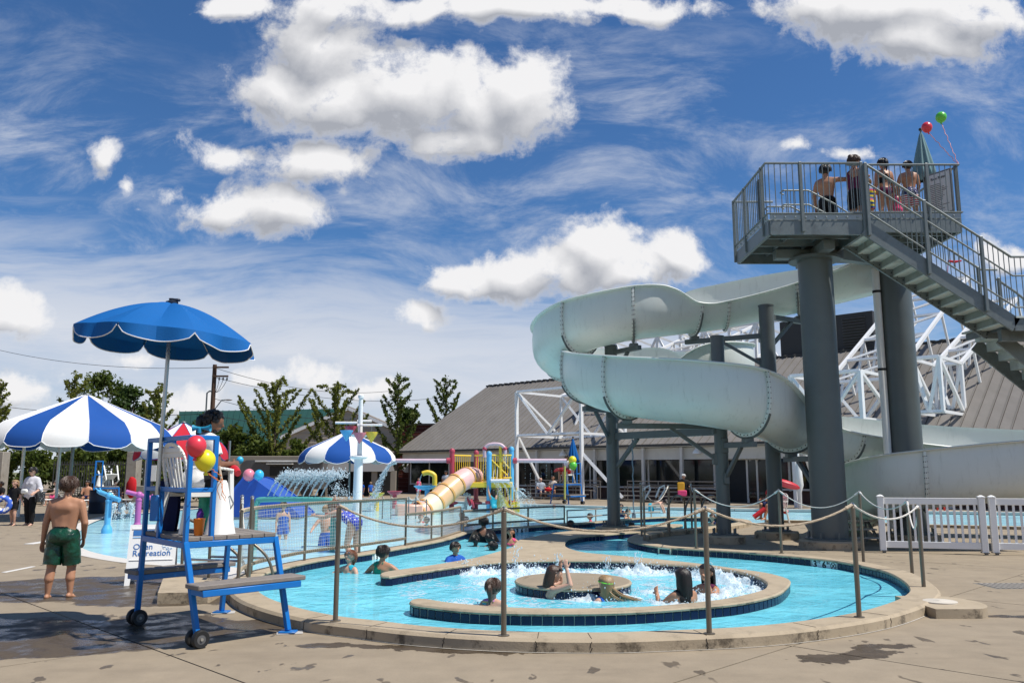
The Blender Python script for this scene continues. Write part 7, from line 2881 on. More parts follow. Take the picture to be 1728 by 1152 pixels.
    legs = legs or {}
    for s_, k_ in ((-1, 'L'), (1, 'R')):
        spec = legs.get(k_, ((s_ * .06, .03, -1), (s_ * .01, -.04, -1)))
        td, sd2 = V(spec[0]).normalized(), V(spec[1]).normalized()
        fdir = V(spec[2]).normalized() if len(spec) > 2 else V((s_ * .25, 1, -.12)).normalized()
        hp_ = P0 + V((s_ * hw, 0, -.018))
        kn = hp_ + td * .245
        an = kn + sd2 * .235
        cap('thigh' + k_, hp_, kn, .058 * w, .037 * w ** .5)
        cap('shin' + k_, kn, kn + sd2 * .10 - V((0, .012, 0)), .036, .037 * w ** .4)
        cap('shin' + k_, kn + sd2 * .08 - V((0, .01, 0)), an, .036 * w ** .4, .0195)
        up_ = -sd2
        hl = an + V((0, 0, 0)) - fdir * .022 + sd2 * .012
        tp_ = an + fdir * .085 + sd2 * .016
        cap('foot' + k_, hl, an + fdir * .03 + sd2 * .006, .020, .019)
        cap('foot' + k_, an + fdir * .02 + sd2 * .010, tp_, .019, .012, fdir.cross(V((0, 0, 1))), 1.35, .75)
        cap('foot' + k_, tp_, tp_ + fdir * .022, .012, .009, fdir.cross(V((0, 0, 1))), 1.5, .7)
    me = mb.mesh('person', skin, smooth_=False)
    o = bpy.data.objects.new('person', me)
    COL.objects.link(o)
    o.location = loc
    o.rotation_euler = (0, 0, rl(rz))
    r_ = o.modifiers.new('remesh', 'REMESH')
    r_.mode = 'VOXEL'
    r_.voxel_size = vox * H / 1.6
    r_.use_smooth_shade = True
    sm = o.modifiers.new('smooth', 'SMOOTH')
    sm.factor = .5
    sm.iterations = 3 if vox > .008 else 9
    tag(o, label, cat, group)
    PEOPLE.append(dict(o=o, caps=caps, H=H, wear=wear, hair=hair, hc=hc_ * H, Rh=Rh, hs=hs * H, eyes=eyes, hp=lambda x, y, z: hp(x, y, z) * H, nb=nb * H, skin=skin))
    return PEOPLE[-1]


def finish_people():
    bpy.context.view_layer.update()
    dg = bpy.context.evaluated_depsgraph_get()
    res = []
    for p in PEOPLE:
        me = bpy.data.meshes.new_from_object(p['o'].evaluated_get(dg))
        res.append(me)
    for p, me in zip(PEOPLE, res):
        o = p['o']
        o.modifiers.clear()
        me.materials.clear()
        me.materials.append(p['skin'])
        me.polygons.foreach_set('use_smooth', [True] * len(me.polygons))
        o.data = me
        H = p['H']
        n = len(me.vertices)
        co = np.empty(n * 3)
        me.vertices.foreach_get('co', co)
        co = co.reshape(-1, 3)
        tags = [c_[0] for c_ in p['caps']]
        best = np.full(n, 1e9)
        wgt = np.zeros(n)
        for tg, a, b_, r0, r1 in p['caps']:
            a, b_ = np.array(a), np.array(b_)
            d_ = b_ - a
            t = np.clip((co - a) @ d_ / max(d_ @ d_, 1e-9), 0, 1)
            q = np.linalg.norm(co - a - t[:, None] * d_, axis=1) - (r0 + (r1 - r0) * t)
            k_ = q < best
            best[k_] = q[k_]
            wgt[k_] = (1.0 if tg in ('chest', 'waist', 'pelvis') else 0.0) if tg[:4] not in ('uarm', 'thig') else np.clip(1 - t[k_] * 3.5, 0, 1)
        ed = np.empty(len(me.edges) * 2, int)
        me.edges.foreach_get('vertices', ed)
        ed = ed.reshape(-1, 2)
        deg = np.maximum(np.bincount(ed.ravel(), minlength=n), 1)[:, None]
        for it in range(46 if n > 9000 else 12):
            acc_ = np.zeros((n, 3))
            for c_ in range(3):
                acc_[:, c_] = np.bincount(ed[:, 0], co[ed[:, 1], c_], n) + np.bincount(ed[:, 1], co[ed[:, 0], c_], n)
            co = co + (acc_ / deg - co) * (wgt[:, None] * .6)
        me.vertices.foreach_set('co', co.ravel())
        me.update()
        no = np.empty(n * 3)
        me.vertex_normals.foreach_get('vector', no)
        no = no.reshape(-1, 3)
        best = np.full(n, 1e9)
        lab = np.zeros(n, int)
        tt = np.zeros(n)
        for i, (tg, a, b_, r0, r1) in enumerate(p['caps']):
            a, b_ = np.array(a), np.array(b_)
            d_ = b_ - a
            L2 = max(d_ @ d_, 1e-9)
            t = np.clip((co - a) @ d_ / L2, 0, 1)
            q = np.linalg.norm(co - a - t[:, None] * d_, axis=1) - (r0 + (r1 - r0) * t)
            k_ = q < best
            best[k_] = q[k_]
            lab[k_] = i
            tt[k_] = t[k_]
        tags = [c_[0] for c_ in p['caps']]
        poly = [tuple(f_.vertices) for f_ in me.polygons]

        def shell(name, sel, off, m_, rough=0.0, parent=o, seed=0):
            """cloth over the chosen part of the body"""
            fs = [f_ for f_ in poly if sum(sel[i] for i in f_) >= len(f_) - 1 and all(off[i] > -1 for i in f_)]
            if not fs:
                return None
            used = sorted({i for f_ in fs for i in f_})
            mp = {i: k_ for k_, i in enumerate(used)}
            mb = MB()
            for i in used:
                c_, nn = V(co[i]), V(no[i])
                e_ = off[i]
                if rough:
                    e_ += rough * (noise.noise(c_ * 14 / H + V((seed, 0, 0))) + .6 * noise.noise(c_ * 30 / H))
                mb.v.append(tuple(c_ + nn * e_))
            mb.f = [tuple(mp[i] for i in f_) for f_ in fs]
            mb.m = [0] * len(fs)
            ec = {}
            for f_ in mb.f:
                for a, b_ in zip(f_, f_[1:] + f_[:1]):
                    ec[(a, b_)] = 1
            inner = {}
            for a, b_ in [e for e in ec if (e[1], e[0]) not in ec]:
                for q in (a, b_):
                    if q not in inner:
                        inner[q] = len(mb.v)
                        i = used[q]
                        mb.v.append(tuple(V(co[i]) + V(no[i]) * .001))
                mb.f.append((b_, a, inner[a], inner[b_]))
                mb.m.append(0)
            ob = mb.build(name, m_, parent, ang=70, off=(0, 0, 0))
            return ob
        for name, m_, regs, off0, off1, rough in p['wear']:
            sel = np.zeros(n, bool)
            off = np.full(n, off0 * H)
            for tg, t0, t1 in regs:
                for i, q in enumerate(tags):
                    if q.startswith(tg):
                        k_ = (lab == i) & (tt >= t0) & (tt <= t1)
                        sel |= k_
                        if off1 != off0 and tg.startswith('thigh'):
                            off[k_] = (off0 + (off1 - off0) * (tt[k_] - t0) / max(t1 - t0, .01)) * H
            shell(name, sel, off, m_, rough * H, seed=len(name))
        hm, style = p['hair']
        if style != 'none':
            R = np.array(p['Rh'])
            lc = (co - np.array(p['hc'])) @ R / p['hs']
            ishead = np.array([tags[i] in ('head', 'neck', 'ear') for i in lab])
            x_, y_, z_ = lc[:, 0], lc[:, 1], lc[:, 2]
            line = np.where(y_ > .03, .040, np.where(y_ > -.012, .006 + (y_ + .012) * .8, -.050))
            sel = ishead & (z_ > line) & ~((np.abs(x_) > .052) & (y_ > -.018) & (z_ < .012))
            ob = shell('hair', sel, np.full(n, .011 * p['hs']), hm, .006 * p['hs'], seed=3)
            mb = MB()
            hs_ = p['hs']
            hpf = p['hp']
            if style in ('short', 'bun', 'pony') and len(me.vertices) > 9000:
                rr = random.Random(len(me.vertices))
                for k_ in range(520):
                    a, b_ = rr.uniform(0, 6.28), rr.uniform(.1, 1.0)
                    x0, y0, z0 = math.cos(a) * math.sin(b_ * 1.75), math.sin(a) * math.sin(b_ * 1.75), math.cos(b_ * 1.75)
                    if (y0 > .35 and z0 < .45) or (abs(x0) > .8 and z0 < 0 and y0 > -.2):
                        continue
                    pr = [(hpf(x0 * .070, y0 * .080 - .004, z0 * .074 + .008))]
                    for q in range(2):
                        b2 = b_ + .14 * (q + 1)
                        a2 = a + rr.uniform(-.12, .12)
                        k2 = 1.02 + .02 * q * rr.random()
                        pr.append(hpf(math.cos(a2) * math.sin(b2 * 1.75) * .071 * k2, math.sin(a2) * math.sin(b2 * 1.75) * .081 * k2 - .004, math.cos(b2 * 1.75) * .075 * k2 + .008))
                    mb.tube(pr, [.0042 * hs_, .0036 * hs_, .001 * hs_], 4)
            if style == 'bun':
                mb.ell(hpf(0, -.055, .052), .030 * hs_, None, 12, 8)
            if style in ('pony', 'curl'):
                pts = [hpf(0, -.058, .03), hpf(.004, -.088, .0), hpf(.010, -.086, -.06), hpf(.004, -.078, -.13)]
                mb.tube([V(q) for q in catmull([tuple(q) for q in pts], 4)], [hs_ * (.014 + .014 * math.sin(PI * min(1, i / 9))) * (1 if i < 11 else .5) for i in range(13)], 8)
            if style in ('long', 'wet'):
                rr = random.Random(int(abs(hs_) * 1000))
                for k_ in range(46 if style == 'long' else 26):
                    a = -PI / 2 + (k_ / (45 if style == 'long' else 25) - .5) * 2.9
                    st_ = hpf(.058 * math.cos(a), .060 * math.sin(a) - .006, .01 + .02 * rr.random())
                    m1 = hpf(.066 * math.cos(a), .070 * math.sin(a) - .008, -.06)
                    e_ = hpf(.066 * math.cos(a) * rr.uniform(.8, 1.15), .074 * math.sin(a) - .004, -.105 - .105 * rr.random())
                    cs = [V(q) for q in catmull([tuple(st_), tuple(m1), tuple(e_)], 3)]
                    mb.tube(cs, [hs_ * .0115 * (1 - .8 * i / 6) for i in range(len(cs))], 5)
            if style == 'curl':
                rr = random.Random(9)
                for k_ in range(60):
                    d_ = V((rr.gauss(0, 1), rr.gauss(0, 1) - .5, rr.gauss(0, 1) + .7)).normalized()
                    if d_.y > .5:
                        continue
                    mb.ell(hpf(d_.x * .068, d_.y * .074, d_.z * .072 + .01), .018 * hs_, None, 6, 4)
            if mb.v:
                mb.build('hair_length', hm, ob if ob else o, off=(0, 0, 0))
        if p['eyes']:
            for s_ in (-1, 1):
                e_ = MB().ell(p['hp'](s_ * .021, .0605, .006), (.0085 * p['hs'], .006 * p['hs'], .005 * p['hs']), p['Rh'], 8, 6).build('eye', mat('eye_white', (.55, .52, .5), .3), o, off=(0, 0, 0))
                MB().ell(p['hp'](s_ * .021, .0655, .006), (.004 * p['hs'], .0025 * p['hs'], .004 * p['hs']), p['Rh'], 8, 5).build('iris', INK, e_, off=(0, 0, 0))
            MB().ell(p['hp'](0, .0625, -.034), (.016 * p['hs'], .004 * p['hs'], .0035 * p['hs']), p['Rh'], 8, 5).build('lips', mat('lip_rose', (.38, .10, .09), .45), o, off=(0, 0, 0))


SUIT = [('pelvis', 0, 1), ('waist', 0, 1), ('chest', 0, .80)]
TRUNKS = [('pelvis', 0, 1), ('waist', 0, .25), ('thigh', 0, .62)]
LONGT = [('pelvis', 0, 1), ('waist', 0, .22), ('thigh', 0, .93)]
PANTS = [('pelvis', 0, 1), ('waist', 0, .4), ('thigh', 0, 1), ('shin', 0, 1)]
TEE = [('waist', 0, 1), ('chest', 0, 1), ('uarm', 0, .6), ('pelvis', .0, 1), ('thigh', 0, .07)]
SLEEVE = [('waist', 0, 1), ('chest', 0, 1), ('uarm', 0, 1), ('farm', 0, .35), ('pelvis', 0, 1), ('thigh', 0, .07)]
BIK = [('chest', .25, .75)]
BRIEF = [('pelvis', 0, 1)]


def suit(m_):
    return [('swimsuit', m_, SUIT, .006, .006, .0)]


def trunks(m_, long_=False):
    return [('swim_trunks', m_, LONGT if long_ else TRUNKS, .010, .022, .004)]


def rad_face(deg):
    return deg


# the walking boy
b0 = G(99, 1007)
bp_ = person('boy walking away barefoot in wet shiny green swim trunks', (b0.x, b0.y, 0), 1.55, 4, SK_TAN, (H_BROWN, 'short'),
             [('swim_trunks', GREENT, LONGT + [('waist', .2, .34)], .014, .032, .006), ('waistband', C_BLACK, [('waist', .26, .38)], .017, .017, .001)],
             arms={'L': ((-.24, .0, -1), (-.16, .16, -1)), 'R': ((.26, .04, -1), (-.20, .50, -.9))}, legs={'L': ((-.05, -.10, -1), (-.04, -.06, -1), (-.12, 1, -.1)), 'R': ((.07, .12, -1), (.06, -.10, -1), (.25, 1, -.25))},
             yaw=-14, w=1.13, hs=1.10, vox=.0062, hz=.515, lean=3)
# woman and child at the left
b0 = G(48, 886)
person('woman in pale striped top, black trousers and sunglasses leading a small girl by the hand', (b0.x, b0.y, 0), 1.74, 168, SK_FAIR, (H_BLACK, 'bun'),
       [('black_trousers', C_BLACK, PANTS, .012, .012, .003), ('striped_top', C_GREYW, SLEEVE, .017, .017, .004)], arms={'R': ((.35, .05, -1), (.30, .25, -1)), 'L': ((-.30, -.12, -1), (-.15, .85, -.35))}, legs={'L': ((-.04, .10, -1), (-.02, -.05, -1)), 'R': ((.04, -.04, -1), (.02, -.12, -1))}, female=True, vox=.010, eyes=False, w=1.05)
pw2 = PEOPLE[-1]
b1 = G(20, 886)
person('small fair-haired girl in a dark shirt and shorts walking beside the woman', (b1.x, b1.y, 0), 1.34, 172, SK_FAIR, (H_BLOND, 'long'),
       [('shorts', C_BLACK, TRUNKS, .012, .022, .003), ('dark_shirt', C_BLACK, TEE, .018, .018, .003)], arms={'L': ((-.35, .0, -1), (-.45, .15, -.7)), 'R': ((.3, .05, -1), (.1, .3, -1))}, legs={'L': ((-.05, .15, -1), (-.02, -.1, -1)), 'R': ((.05, -.1, -1), (.03, -.2, -1))}, hs=1.22, vox=.011, female=False, w=.95)
# the lifeguard in the near chair
sp_ = seatp + V((0, 0, .435)) - E1 * .05
person('lifeguard in white shirt and black leggings sitting in the near chair, seen from behind', (sp_.x, sp_.y, sp_.z), 1.52, math.degrees(CHA) - 4, SK_BROWN, (H_BLACK, 'curl'),
       [('black_leggings', C_BLACK, PANTS, .010, .010, .003), ('white_shirt', C_WHITE, TEE, .018, .018, .006)], arms={'L': ((-.25, .15, -1), (.45, .85, .05)), 'R': ((.25, .2, -1), (-.45, .9, .05))},
       legs={'L': ((-.10, 1, .02), (0, -.30, -1)), 'R': ((.16, 1, .16), (-.05, -.62, -1))}, hz=.075, lean=13, yaw=-20, vox=.010, female=True, w=1.02)
rt_ = sp_ + E1 * .33 + V((0, 0, .20))
o = MB().tube([rt_ - E2 * .26 - V((0, 0, .03)), rt_ - E2 * .18, rt_ + E2 * .26, rt_ + E2 * .34 - V((0, 0, .03))], [.035, .058, .058, .035], 12).build('rescue_tube', RED)
tag(o, 'red rescue tube across the lap of the near seated lifeguard', 'rescue tube')
# dark jacket over the cage corner
jk = MB()
q0 = LT[1] + V((0, 0, .52)) + E1 * .05
vs = []
nx, nz = 8, 9
for j in range(nz):
    for i in range(nx):
        u, v = i / (nx - 1), j / (nz - 1)
        vs.append(q0 + E2 * (-.36 * u + .05) + E1 * (.05 * math.sin(7 * u + 2 * v) + .10) + V((0, 0, .06 - .55 * v - .03 * math.sin(9 * u))))
jk.add(vs + [p + E1 * .03 for p in vs], [(j * nx + i, j * nx + i + 1, (j + 1) * nx + i + 1, (j + 1) * nx + i) for j in range(nz - 1) for i in range(nx - 1)] + [tuple(nx * nz + q for q in (j * nx + i, (j + 1) * nx + i, (j + 1) * nx + i + 1, j * nx + i + 1)) for j in range(nz - 1) for i in range(nx - 1)])
o = jk.build('dark_jacket', C_NAVY)
tag(o, 'dark jacket hanging inside the rear corner of the near lifeguard chair', 'jacket')

# swimmers -------------------------------------------------------------
WARM = {'L': ((-.5, .45, -.8), (-.1, 1, -.1)), 'R': ((.5, .45, -.8), (.1, 1, -.1))}


def swimmer(label, px, py_top, py_w, H, face, skin, hair, wear, arms=None, zw=ZW, **kw):
    b_ = G(px, py_w, zw)
    zt_ = D(px, py_top, b_.y).z
    person(label, (b_.x, b_.y, zt_ - H * .995), H, face, skin, hair, wear, arms or WARM, **kw)
    return PEOPLE[-1]


swimmer('girl in blue suit with goggles pushed up, looking back over her shoulder', 588, 931, 966, 1.30, 150, SK_FAIR, (H_AUB if 0 else H_RED, 'pony'), suit(C_AQUA), {'L': ((-.5, .2, -.9), (.1, 1, -.15)), 'R': ((.7, .5, -.5), (.2, 1, -.2))}, hs=1.18, nod=-16, eyes=True, vox=.009, female=True)
gq = PEOPLE[-1]
swimmer('girl in emerald swimsuit with her hair in a bun, seen from behind', 645, 922, 967, 1.45, -20, SK_TAN, (H_DARK, 'bun'), suit(C_TEALG), {'L': ((-.8, .3, -.6), (-.2, 1, -.2)), 'R': ((.8, .3, -.6), (.2, 1, -.2))}, hs=1.1, vox=.009, female=True, yaw=-20)
swimmer('boy with goggles and blue top drifting along the inner wall', 768, 917, 946, 1.30, 215, SK_TAN, (H_DARK, 'short'), [('blue_top', C_BLUE, TEE, .012, .012, .003)], hs=1.2, vox=.010)
swimmer('broad-shouldered woman with dark hair up and thin black straps, seen from behind', 816, 872, 914, 1.68, 0, SK_BROWN, (H_BLACK, 'bun'), suit(C_BLACK), female=True, w=1.2, vox=.010)
for k_, (px, t_, w_, lab) in enumerate(((802, 905, 921, 'dark-haired child close behind the broad-shouldered woman, left one'), (826, 903, 921, 'dark-haired child close behind the broad-shouldered woman, right one'), (832, 916, 928, 'child with wet black hair ducking low in the river channel'))):
    swimmer(lab, px, t_, w_, 1.2, 10 + 30 * k_, SK_BROWN, (H_BLACK, 'short' if k_ == 2 else 'pony'), suit(C_BLACK), hs=1.25, vox=.012)
swimmer('dark-haired girl standing by the paved lobe beside the black depth number', 862, 892, 921, 1.25, 175, SK_TAN, (H_BLACK, 'long'), suit(C_PINK), hs=1.2, vox=.011, eyes=False, female=True)
swimmer('girl with long brown ponytail in pastel striped suit inside the near spa wall', 832, 979, 1021, 1.35, -25, SK_FAIR, (H_BROWN, 'pony'), suit(C_MULTI), hs=1.15, vox=.009, female=True)
swimmer('girl wiping her face with both hands at the round spa island', 930, 956, 1008, 1.38, 285, SK_FAIR, (H_BROWN, 'wet'), suit(C_NAVY), {'L': ((-.3, .75, .25), (.45, -.15, 1)), 'R': ((.45, .7, .3), (-.4, -.1, 1))}, hs=1.15, vox=.009, female=True, nod=12)
swimmer('girl with green goggle strap and floating fair hair beside the spa island', 1021, 974, 1012, 1.35, 40, SK_FAIR, (H_BLOND, 'wet'), suit(C_BLUE), hs=1.18, vox=.009, female=True, nod=-8)
gs = PEOPLE[-1]
swimmer('girl with long wet dark hair hugging her arms in the foaming spa', 1154, 961, 1016, 1.45, 20, SK_TAN, (H_DARK, 'long'), suit(C_BLACK), {'L': ((-.5, .5, -.6), (.2, .6, .55)), 'R': ((.4, .6, -.6), (-.9, .5, .2))}, hs=1.12, vox=.009, female=True)
swimmer('girl with dark hair holding her face, right of the long-haired girl', 1194, 954, 1002, 1.45, 130, SK_TAN, (H_DARK, 'long'), suit(C_MAROON), {'L': ((-.3, .7, -.4), (.25, .1, 1)), 'R': ((.3, .7, -.4), (-.25, .1, 1))}, hs=1.12, vox=.009, female=True)
far_sw = [(720, 873, 886, 1.2, 120, SK_TAN, 'child swimming behind the lower net below the tube slide mouth', H_DARK), (710, 869, 881, 1.2, 200, SK_FAIR, 'child in a red cap beside the swimmer below the tube slide', H_RED),
          (779, 866, 884, 1.35, 160, SK_FAIR, 'fair child held close by a parent behind the lower net', H_BLOND), (786, 872, 885, 1.3, 190, SK_FAIR, 'parent low in the water behind the lower net', H_BROWN), (798, 855, 863, 1.2, 30, SK_TAN, 'dark head bobbing under the play tower', H_BLACK),
          (963, 879, 894, 1.4, 180, SK_DARK, 'dark-skinned swimmer at the river wall under the rounded net end', H_BLACK), (996, 867, 880, 1.25, 90, SK_TAN, 'child swimming behind the two-bar rail left of the slim post', H_DARK),
          (1048, 851, 872, 1.3, 150, SK_TAN, 'child in aqua suit just right of the slim slide post', H_DARK), (1060, 860, 876, 1.3, 220, SK_TAN, 'second dark-haired child right of the slim slide post', H_BLACK), (1066, 882, 890, 1.2, 100, SK_DARK, 'dark head low in the river right of the post foot', H_BLACK),
          (935, 852, 857, 1.2, 180, SK_FAIR, 'tiny head at the far pool edge before the distant lifeguard', H_RED), (1203, 868, 890, 1.3, 140, SK_FAIR, 'child with orange armband in the river behind the eight-sided foot', H_BROWN)]
for k_, (px, t_, w_, H_, fa, sk, lab, hm) in enumerate(far_sw):
    swimmer(lab, px, t_, w_, H_, fa, sk, (hm, 'short'), suit((C_AQUA, C_RED, C_PINK, C_NAVY)[k_ % 4]), hs=1.2, vox=.017, hands=False, zw=-.03)
# girl reaching up on the rope at the play tower, bending bathers
q = G(833, 864, -.03)
person('girl with long dark hair reaching up for the pull ropes under the play tower', (q.x, q.y, -.55), 1.45, 20, SK_FAIR, (H_BLACK, 'long'), suit(C_AQUA), {'L': ((-.2, .3, 1), (0, .1, 1)), 'R': ((.3, .3, 1), (.0, .1, 1))}, female=True, vox=.013, hands=False, lean=8)
for dx in (-.2, .35):
    o = MB().tube([q + V((dx * .3, .2, 1.05)), D(838 + dx * 8, 770, q.y + .5)], .02, 6).build('pull_rope', ROPEW)
    tag(o, 'white pull rope hanging from the play tower, ' + ('left' if dx < 0 else 'right') + ' strand', 'rope')
q = D(598, 900, 17.6)
person('woman in white-dotted blue swimsuit bending forward behind the net', (q.x, 17.6, -.30), 1.62, 62, SK_FAIR, (H_RED, 'bun'), suit(C_POLKA), {'L': ((-.3, .9, -.4), (0, 1, .1)), 'R': ((.2, .8, -.7), (0, .8, -.5))}, {'L': ((-.07, .25, -1), (0, -.3, -1)), 'R': ((.07, .1, -1), (0, -.15, -1))}, female=True, lean=58, w=1.12, vox=.011)
q = D(552, 850, 19.0)
person('child with raised arm splashing behind the bending woman', (q.x, 19.0, -.5), 1.35, 200, SK_FAIR, (H_BLOND, 'short'), trunks(C_BLUE), {'L': ((-.2, .2, 1), (.1, .1, 1)), 'R': ((.5, .2, -.6), (.2, .6, -.2))}, hs=1.2, vox=.013, hands=False)
q = D(478, 870, 21)
person('child in blue wading behind the teal spray arch', (q.x, 21, -.35), 1.2, 210, SK_FAIR, (H_DARK, 'short'), [('blue_suit', C_BLUE, SUIT + [('thigh', 0, .6)], .012, .016, .002)], hs=1.22, vox=.015, hands=False)
q = G(1103, 866, -.03)
person('bather in aqua trunks bending over beside the ladder rails', (q.x, q.y + .6, -.55), 1.5, 250, SK_FAIR, (H_DARK, 'short'), trunks(C_AQUA), {'L': ((0, .5, -1), (0, .3, -1)), 'R': ((0, .5, -1), (0, .3, -1))}, lean=75, vox=.014, hands=False)

# riders on the platform --------------------------------------------------
pl_y = 18.9


def rider(label, px, py_top, Y, H, face, skin, hair, wear, zf=ZR, **kw):
    q = D(px, py_top, Y)
    person(label, (q.x, Y, max(zf, q.z - H)), H, face, skin, hair, wear, group='riders waiting on the slide platform', **kw)


def riderH(px, py_top, Y, zf=ZR):
    return D(px, py_top, Y).z - zf


YR = 18.45
rider('bare-backed boy in black shorts leaning on the inner stair rail', 1392, 279, 18.55, riderH(1392, 279, 18.55, ZF), -35, SK_TAN, (H_BLACK, 'short'), trunks(C_BLACK, True), ZF, arms={'L': ((-.3, .1, -1), (0, .4, -1)), 'R': ((.9, .4, -.05), (.9, .3, .05))}, vox=.011, hs=1.1)
rider('tall girl with tied-up brown hair in a dark swimsuit and black shorts', 1440, 263, 18.2, riderH(1440, 263, 18.2, ZF), -70, SK_TAN, (H_BROWN, 'bun'), suit(C_MAROON) + trunks(C_BLACK), ZF, arms={'L': ((-.2, .3, -1), (0, .9, -.3)), 'R': ((.2, .0, -1), (0, .4, -1))}, vox=.011, female=True)
rider('small child in yellow and blue striped suit at the rail', 1463, 304, YR, riderH(1463, 304, YR), 0, SK_TAN, (H_BLOND, 'short'), [('striped_suit', C_KID, SUIT + [('thigh', 0, .6), ('uarm', 0, .5), ('chest', 0, 1)], .014, .02, .003)], vox=.012, hs=1.35)
rider('dark-haired girl in a black bikini seen from behind', 1489, 268, YR + .1, riderH(1489, 268, YR + .1), 5, SK_TAN, (H_BLACK, 'pony'), [('bikini_top', C_BLACK, BIK, .006, .006, 0), ('bikini_bottom', C_MAROON, BRIEF, .008, .008, 0)], vox=.010, female=True)
rider('small child in bright pink half hidden behind the bikini girl', 1512, 318, YR + .5, riderH(1512, 318, YR + .5), 10, SK_FAIR, (H_BLOND, 'short'), [('pink_suit', C_PINK, SUIT + [('thigh', 0, .5)], .014, .02, .003)], vox=.014, hs=1.35)
rider('boy in stars and stripes swim trunks at the right of the platform', 1531, 273, YR, riderH(1531, 273, YR), -8, SK_TAN, (H_DARK, 'short'), [('star_trunks', C_STARS, [('pelvis', 0, 1), ('waist', 0, .3), ('thigh', 0, .18)], .013, .015, .003), ('striped_legs', C_STRIPE, [('thigh', .14, .85)], .017, .026, .003)], arms={'L': ((-.35, .1, -1), (.3, .5, -1)), 'R': ((.2, .1, -1), (-.1, .5, -1))}, vox=.010, hs=1.06)

# people on the decks ------------------------------------------------------
SIT = {'L': ((-.12, 1, .0), (-.02, .05, -1)), 'R': ((.12, 1, .0), (.02, .05, -1))}
SARM = {'L': ((-.2, .35, -1), (.2, 1, -.1)), 'R': ((.2, .35, -1), (-.2, 1, -.1))}
q = fseat + V((0, 0, .43)) - FE1 * .05
person('distant lifeguard in white vest seated high with a red rescue tube', (q.x, q.y, q.z), 1.72, math.degrees(math.atan2(FE1.y, FE1.x)) - 90, SK_TAN, (H_BLACK, 'short'), [('red_shorts', C_RED, LONGT, .012, .02, .003), ('white_vest', C_WHITE, [('waist', 0, 1), ('chest', 0, 1)], .016, .016, .003)], SARM, SIT, hz=.075, vox=.013, hands=False)
rq = q + FE1 * .35 + V((0, 0, .16))
o = MB().tube(sag(rq - FE2 * .6, rq + FE2 * .6, -.10, 10), [.05] + [.075] * 9 + [.05], 10).build('rescue_tube', RED)
tag(o, 'red rescue tube bent across the knees of the distant lifeguard', 'rescue tube')


def bleacher_sit(label, px, py_top, face, skin, hair, wear, H=1.7, t_=-2.9, **kw):
    s_ = sat(px, t_)
    q = bp(s_, t_, 0)
    zt_ = D(px, py_top, q.y).z
    person(label, (q.x, q.y, zt_ - .545 * H), H, face, skin, hair, wear, SARM, SIT, hz=.075, vox=.014, hands=False, **kw)


bleacher_sit('bald man in a grey-blue shirt sitting left of the white truss leg', 912, 806, 200, SK_FAIR, (H_DARK, 'none'), [('blue_shirt', C_GREY, TEE, .016, .016, .004), ('shorts', C_NAVY, LONGT, .012, .02, .003)], w=1.15)
bleacher_sit('woman in a pale top sitting behind the distant lifeguard chair legs', 933, 803, 170, SK_TAN, (H_BROWN, 'long'), [('pale_top', cloth('pale_top', (.55, .47, .40)), TEE, .016, .016, .004), ('dark_skirt', C_BLACK, LONGT, .014, .02, .003)], female=True)
bleacher_sit('white-haired person in a black jacket sitting with a yellow and pink towel', 1153, 800, 190, SK_FAIR, (mat('white_hair', (.6, .6, .58), .6), 'short'), [('black_jacket', C_BLACK, SLEEVE, .022, .022, .006), ('dark_trousers', C_BLACK, PANTS, .014, .014, .003)], w=1.15)
s_ = sat(1147, -3.5)
q = bp(s_, -3.5, 0)
tw_ = thing('beach_towel', 'yellow and pink towel hanging over the bleacher front right of the hanging rope', 'towel', q)
a, b_ = D(1148, 812, q.y), D(1148, 835, q.y)
MB().box((q.x, q.y - .2, a.z * .45 + b_.z * .55 + .12), (.36, .08, .45), None, .03).build('yellow_half', mat('mustard_towel', (.62, .34, .03), .9), tw_)
MB().box((q.x + .05, q.y - .22, b_.z + .1), (.46, .10, .30), None, .03).build('pink_half', C_PINK, tw_)
o = MB().ell(D(925, 825, q.y + 3), (.2, .14, .11), None, 10, 6).build('red_bag', C_RED)
tag(o, 'small red bag beside the bald man on the bleacher', 'bag')
# standing on the far deck
for px, t_, py_b, H_face, sk, hr, wr, lab in ((706, 806, 838, 200, SK_FAIR, (H_BROWN, 'long'), [('pink_dress', C_PINK, SUIT + [('thigh', 0, .8), ('chest', 0, 1)], .016, .03, .003)], 'girl in a pink dress standing left of the yellow hook pipe'),
                                              (866 - 9, 790, 838, 160, SK_TAN, (H_DARK, 'short'), [('blue_shirt', C_BLUE, TEE, .016, .016, .003), ('shorts', C_NAVY, LONGT, .012, .02, .003)], 'figure in blue half hidden by the play tower post'),
                                              (752, 794, 838, 190, SK_TAN, (H_BLACK, 'short'), [('blue_shirt', C_GREY, TEE, .016, .016, .003), ('shorts', C_BLUE, LONGT, .012, .02, .003)], 'person in a grey-blue shirt behind the upper tube slide'),
                                              (611, 814, 842, 140, SK_TAN, (H_BROWN, 'short'), [('navy_shirt', C_BLUE, TEE, .016, .016, .003), ('shorts', C_NAVY, LONGT, .012, .02, .003)], 'man in a blue shirt right of the white bucket mast'),
                                              (625, 820, 842, 220, SK_FAIR, (H_BLOND, 'short'), [('navy_shirt', C_BLUE, TEE, .016, .016, .003), ('shorts', C_NAVY, LONGT, .012, .02, .003)], 'child in blue beside the man at the white bucket mast')):
    q = G(px, py_b)
    person(lab, (q.x, q.y, 0), max(1.0, D(px, t_, q.y).z), H_face, sk, hr, wr, vox=.015, hands=False)
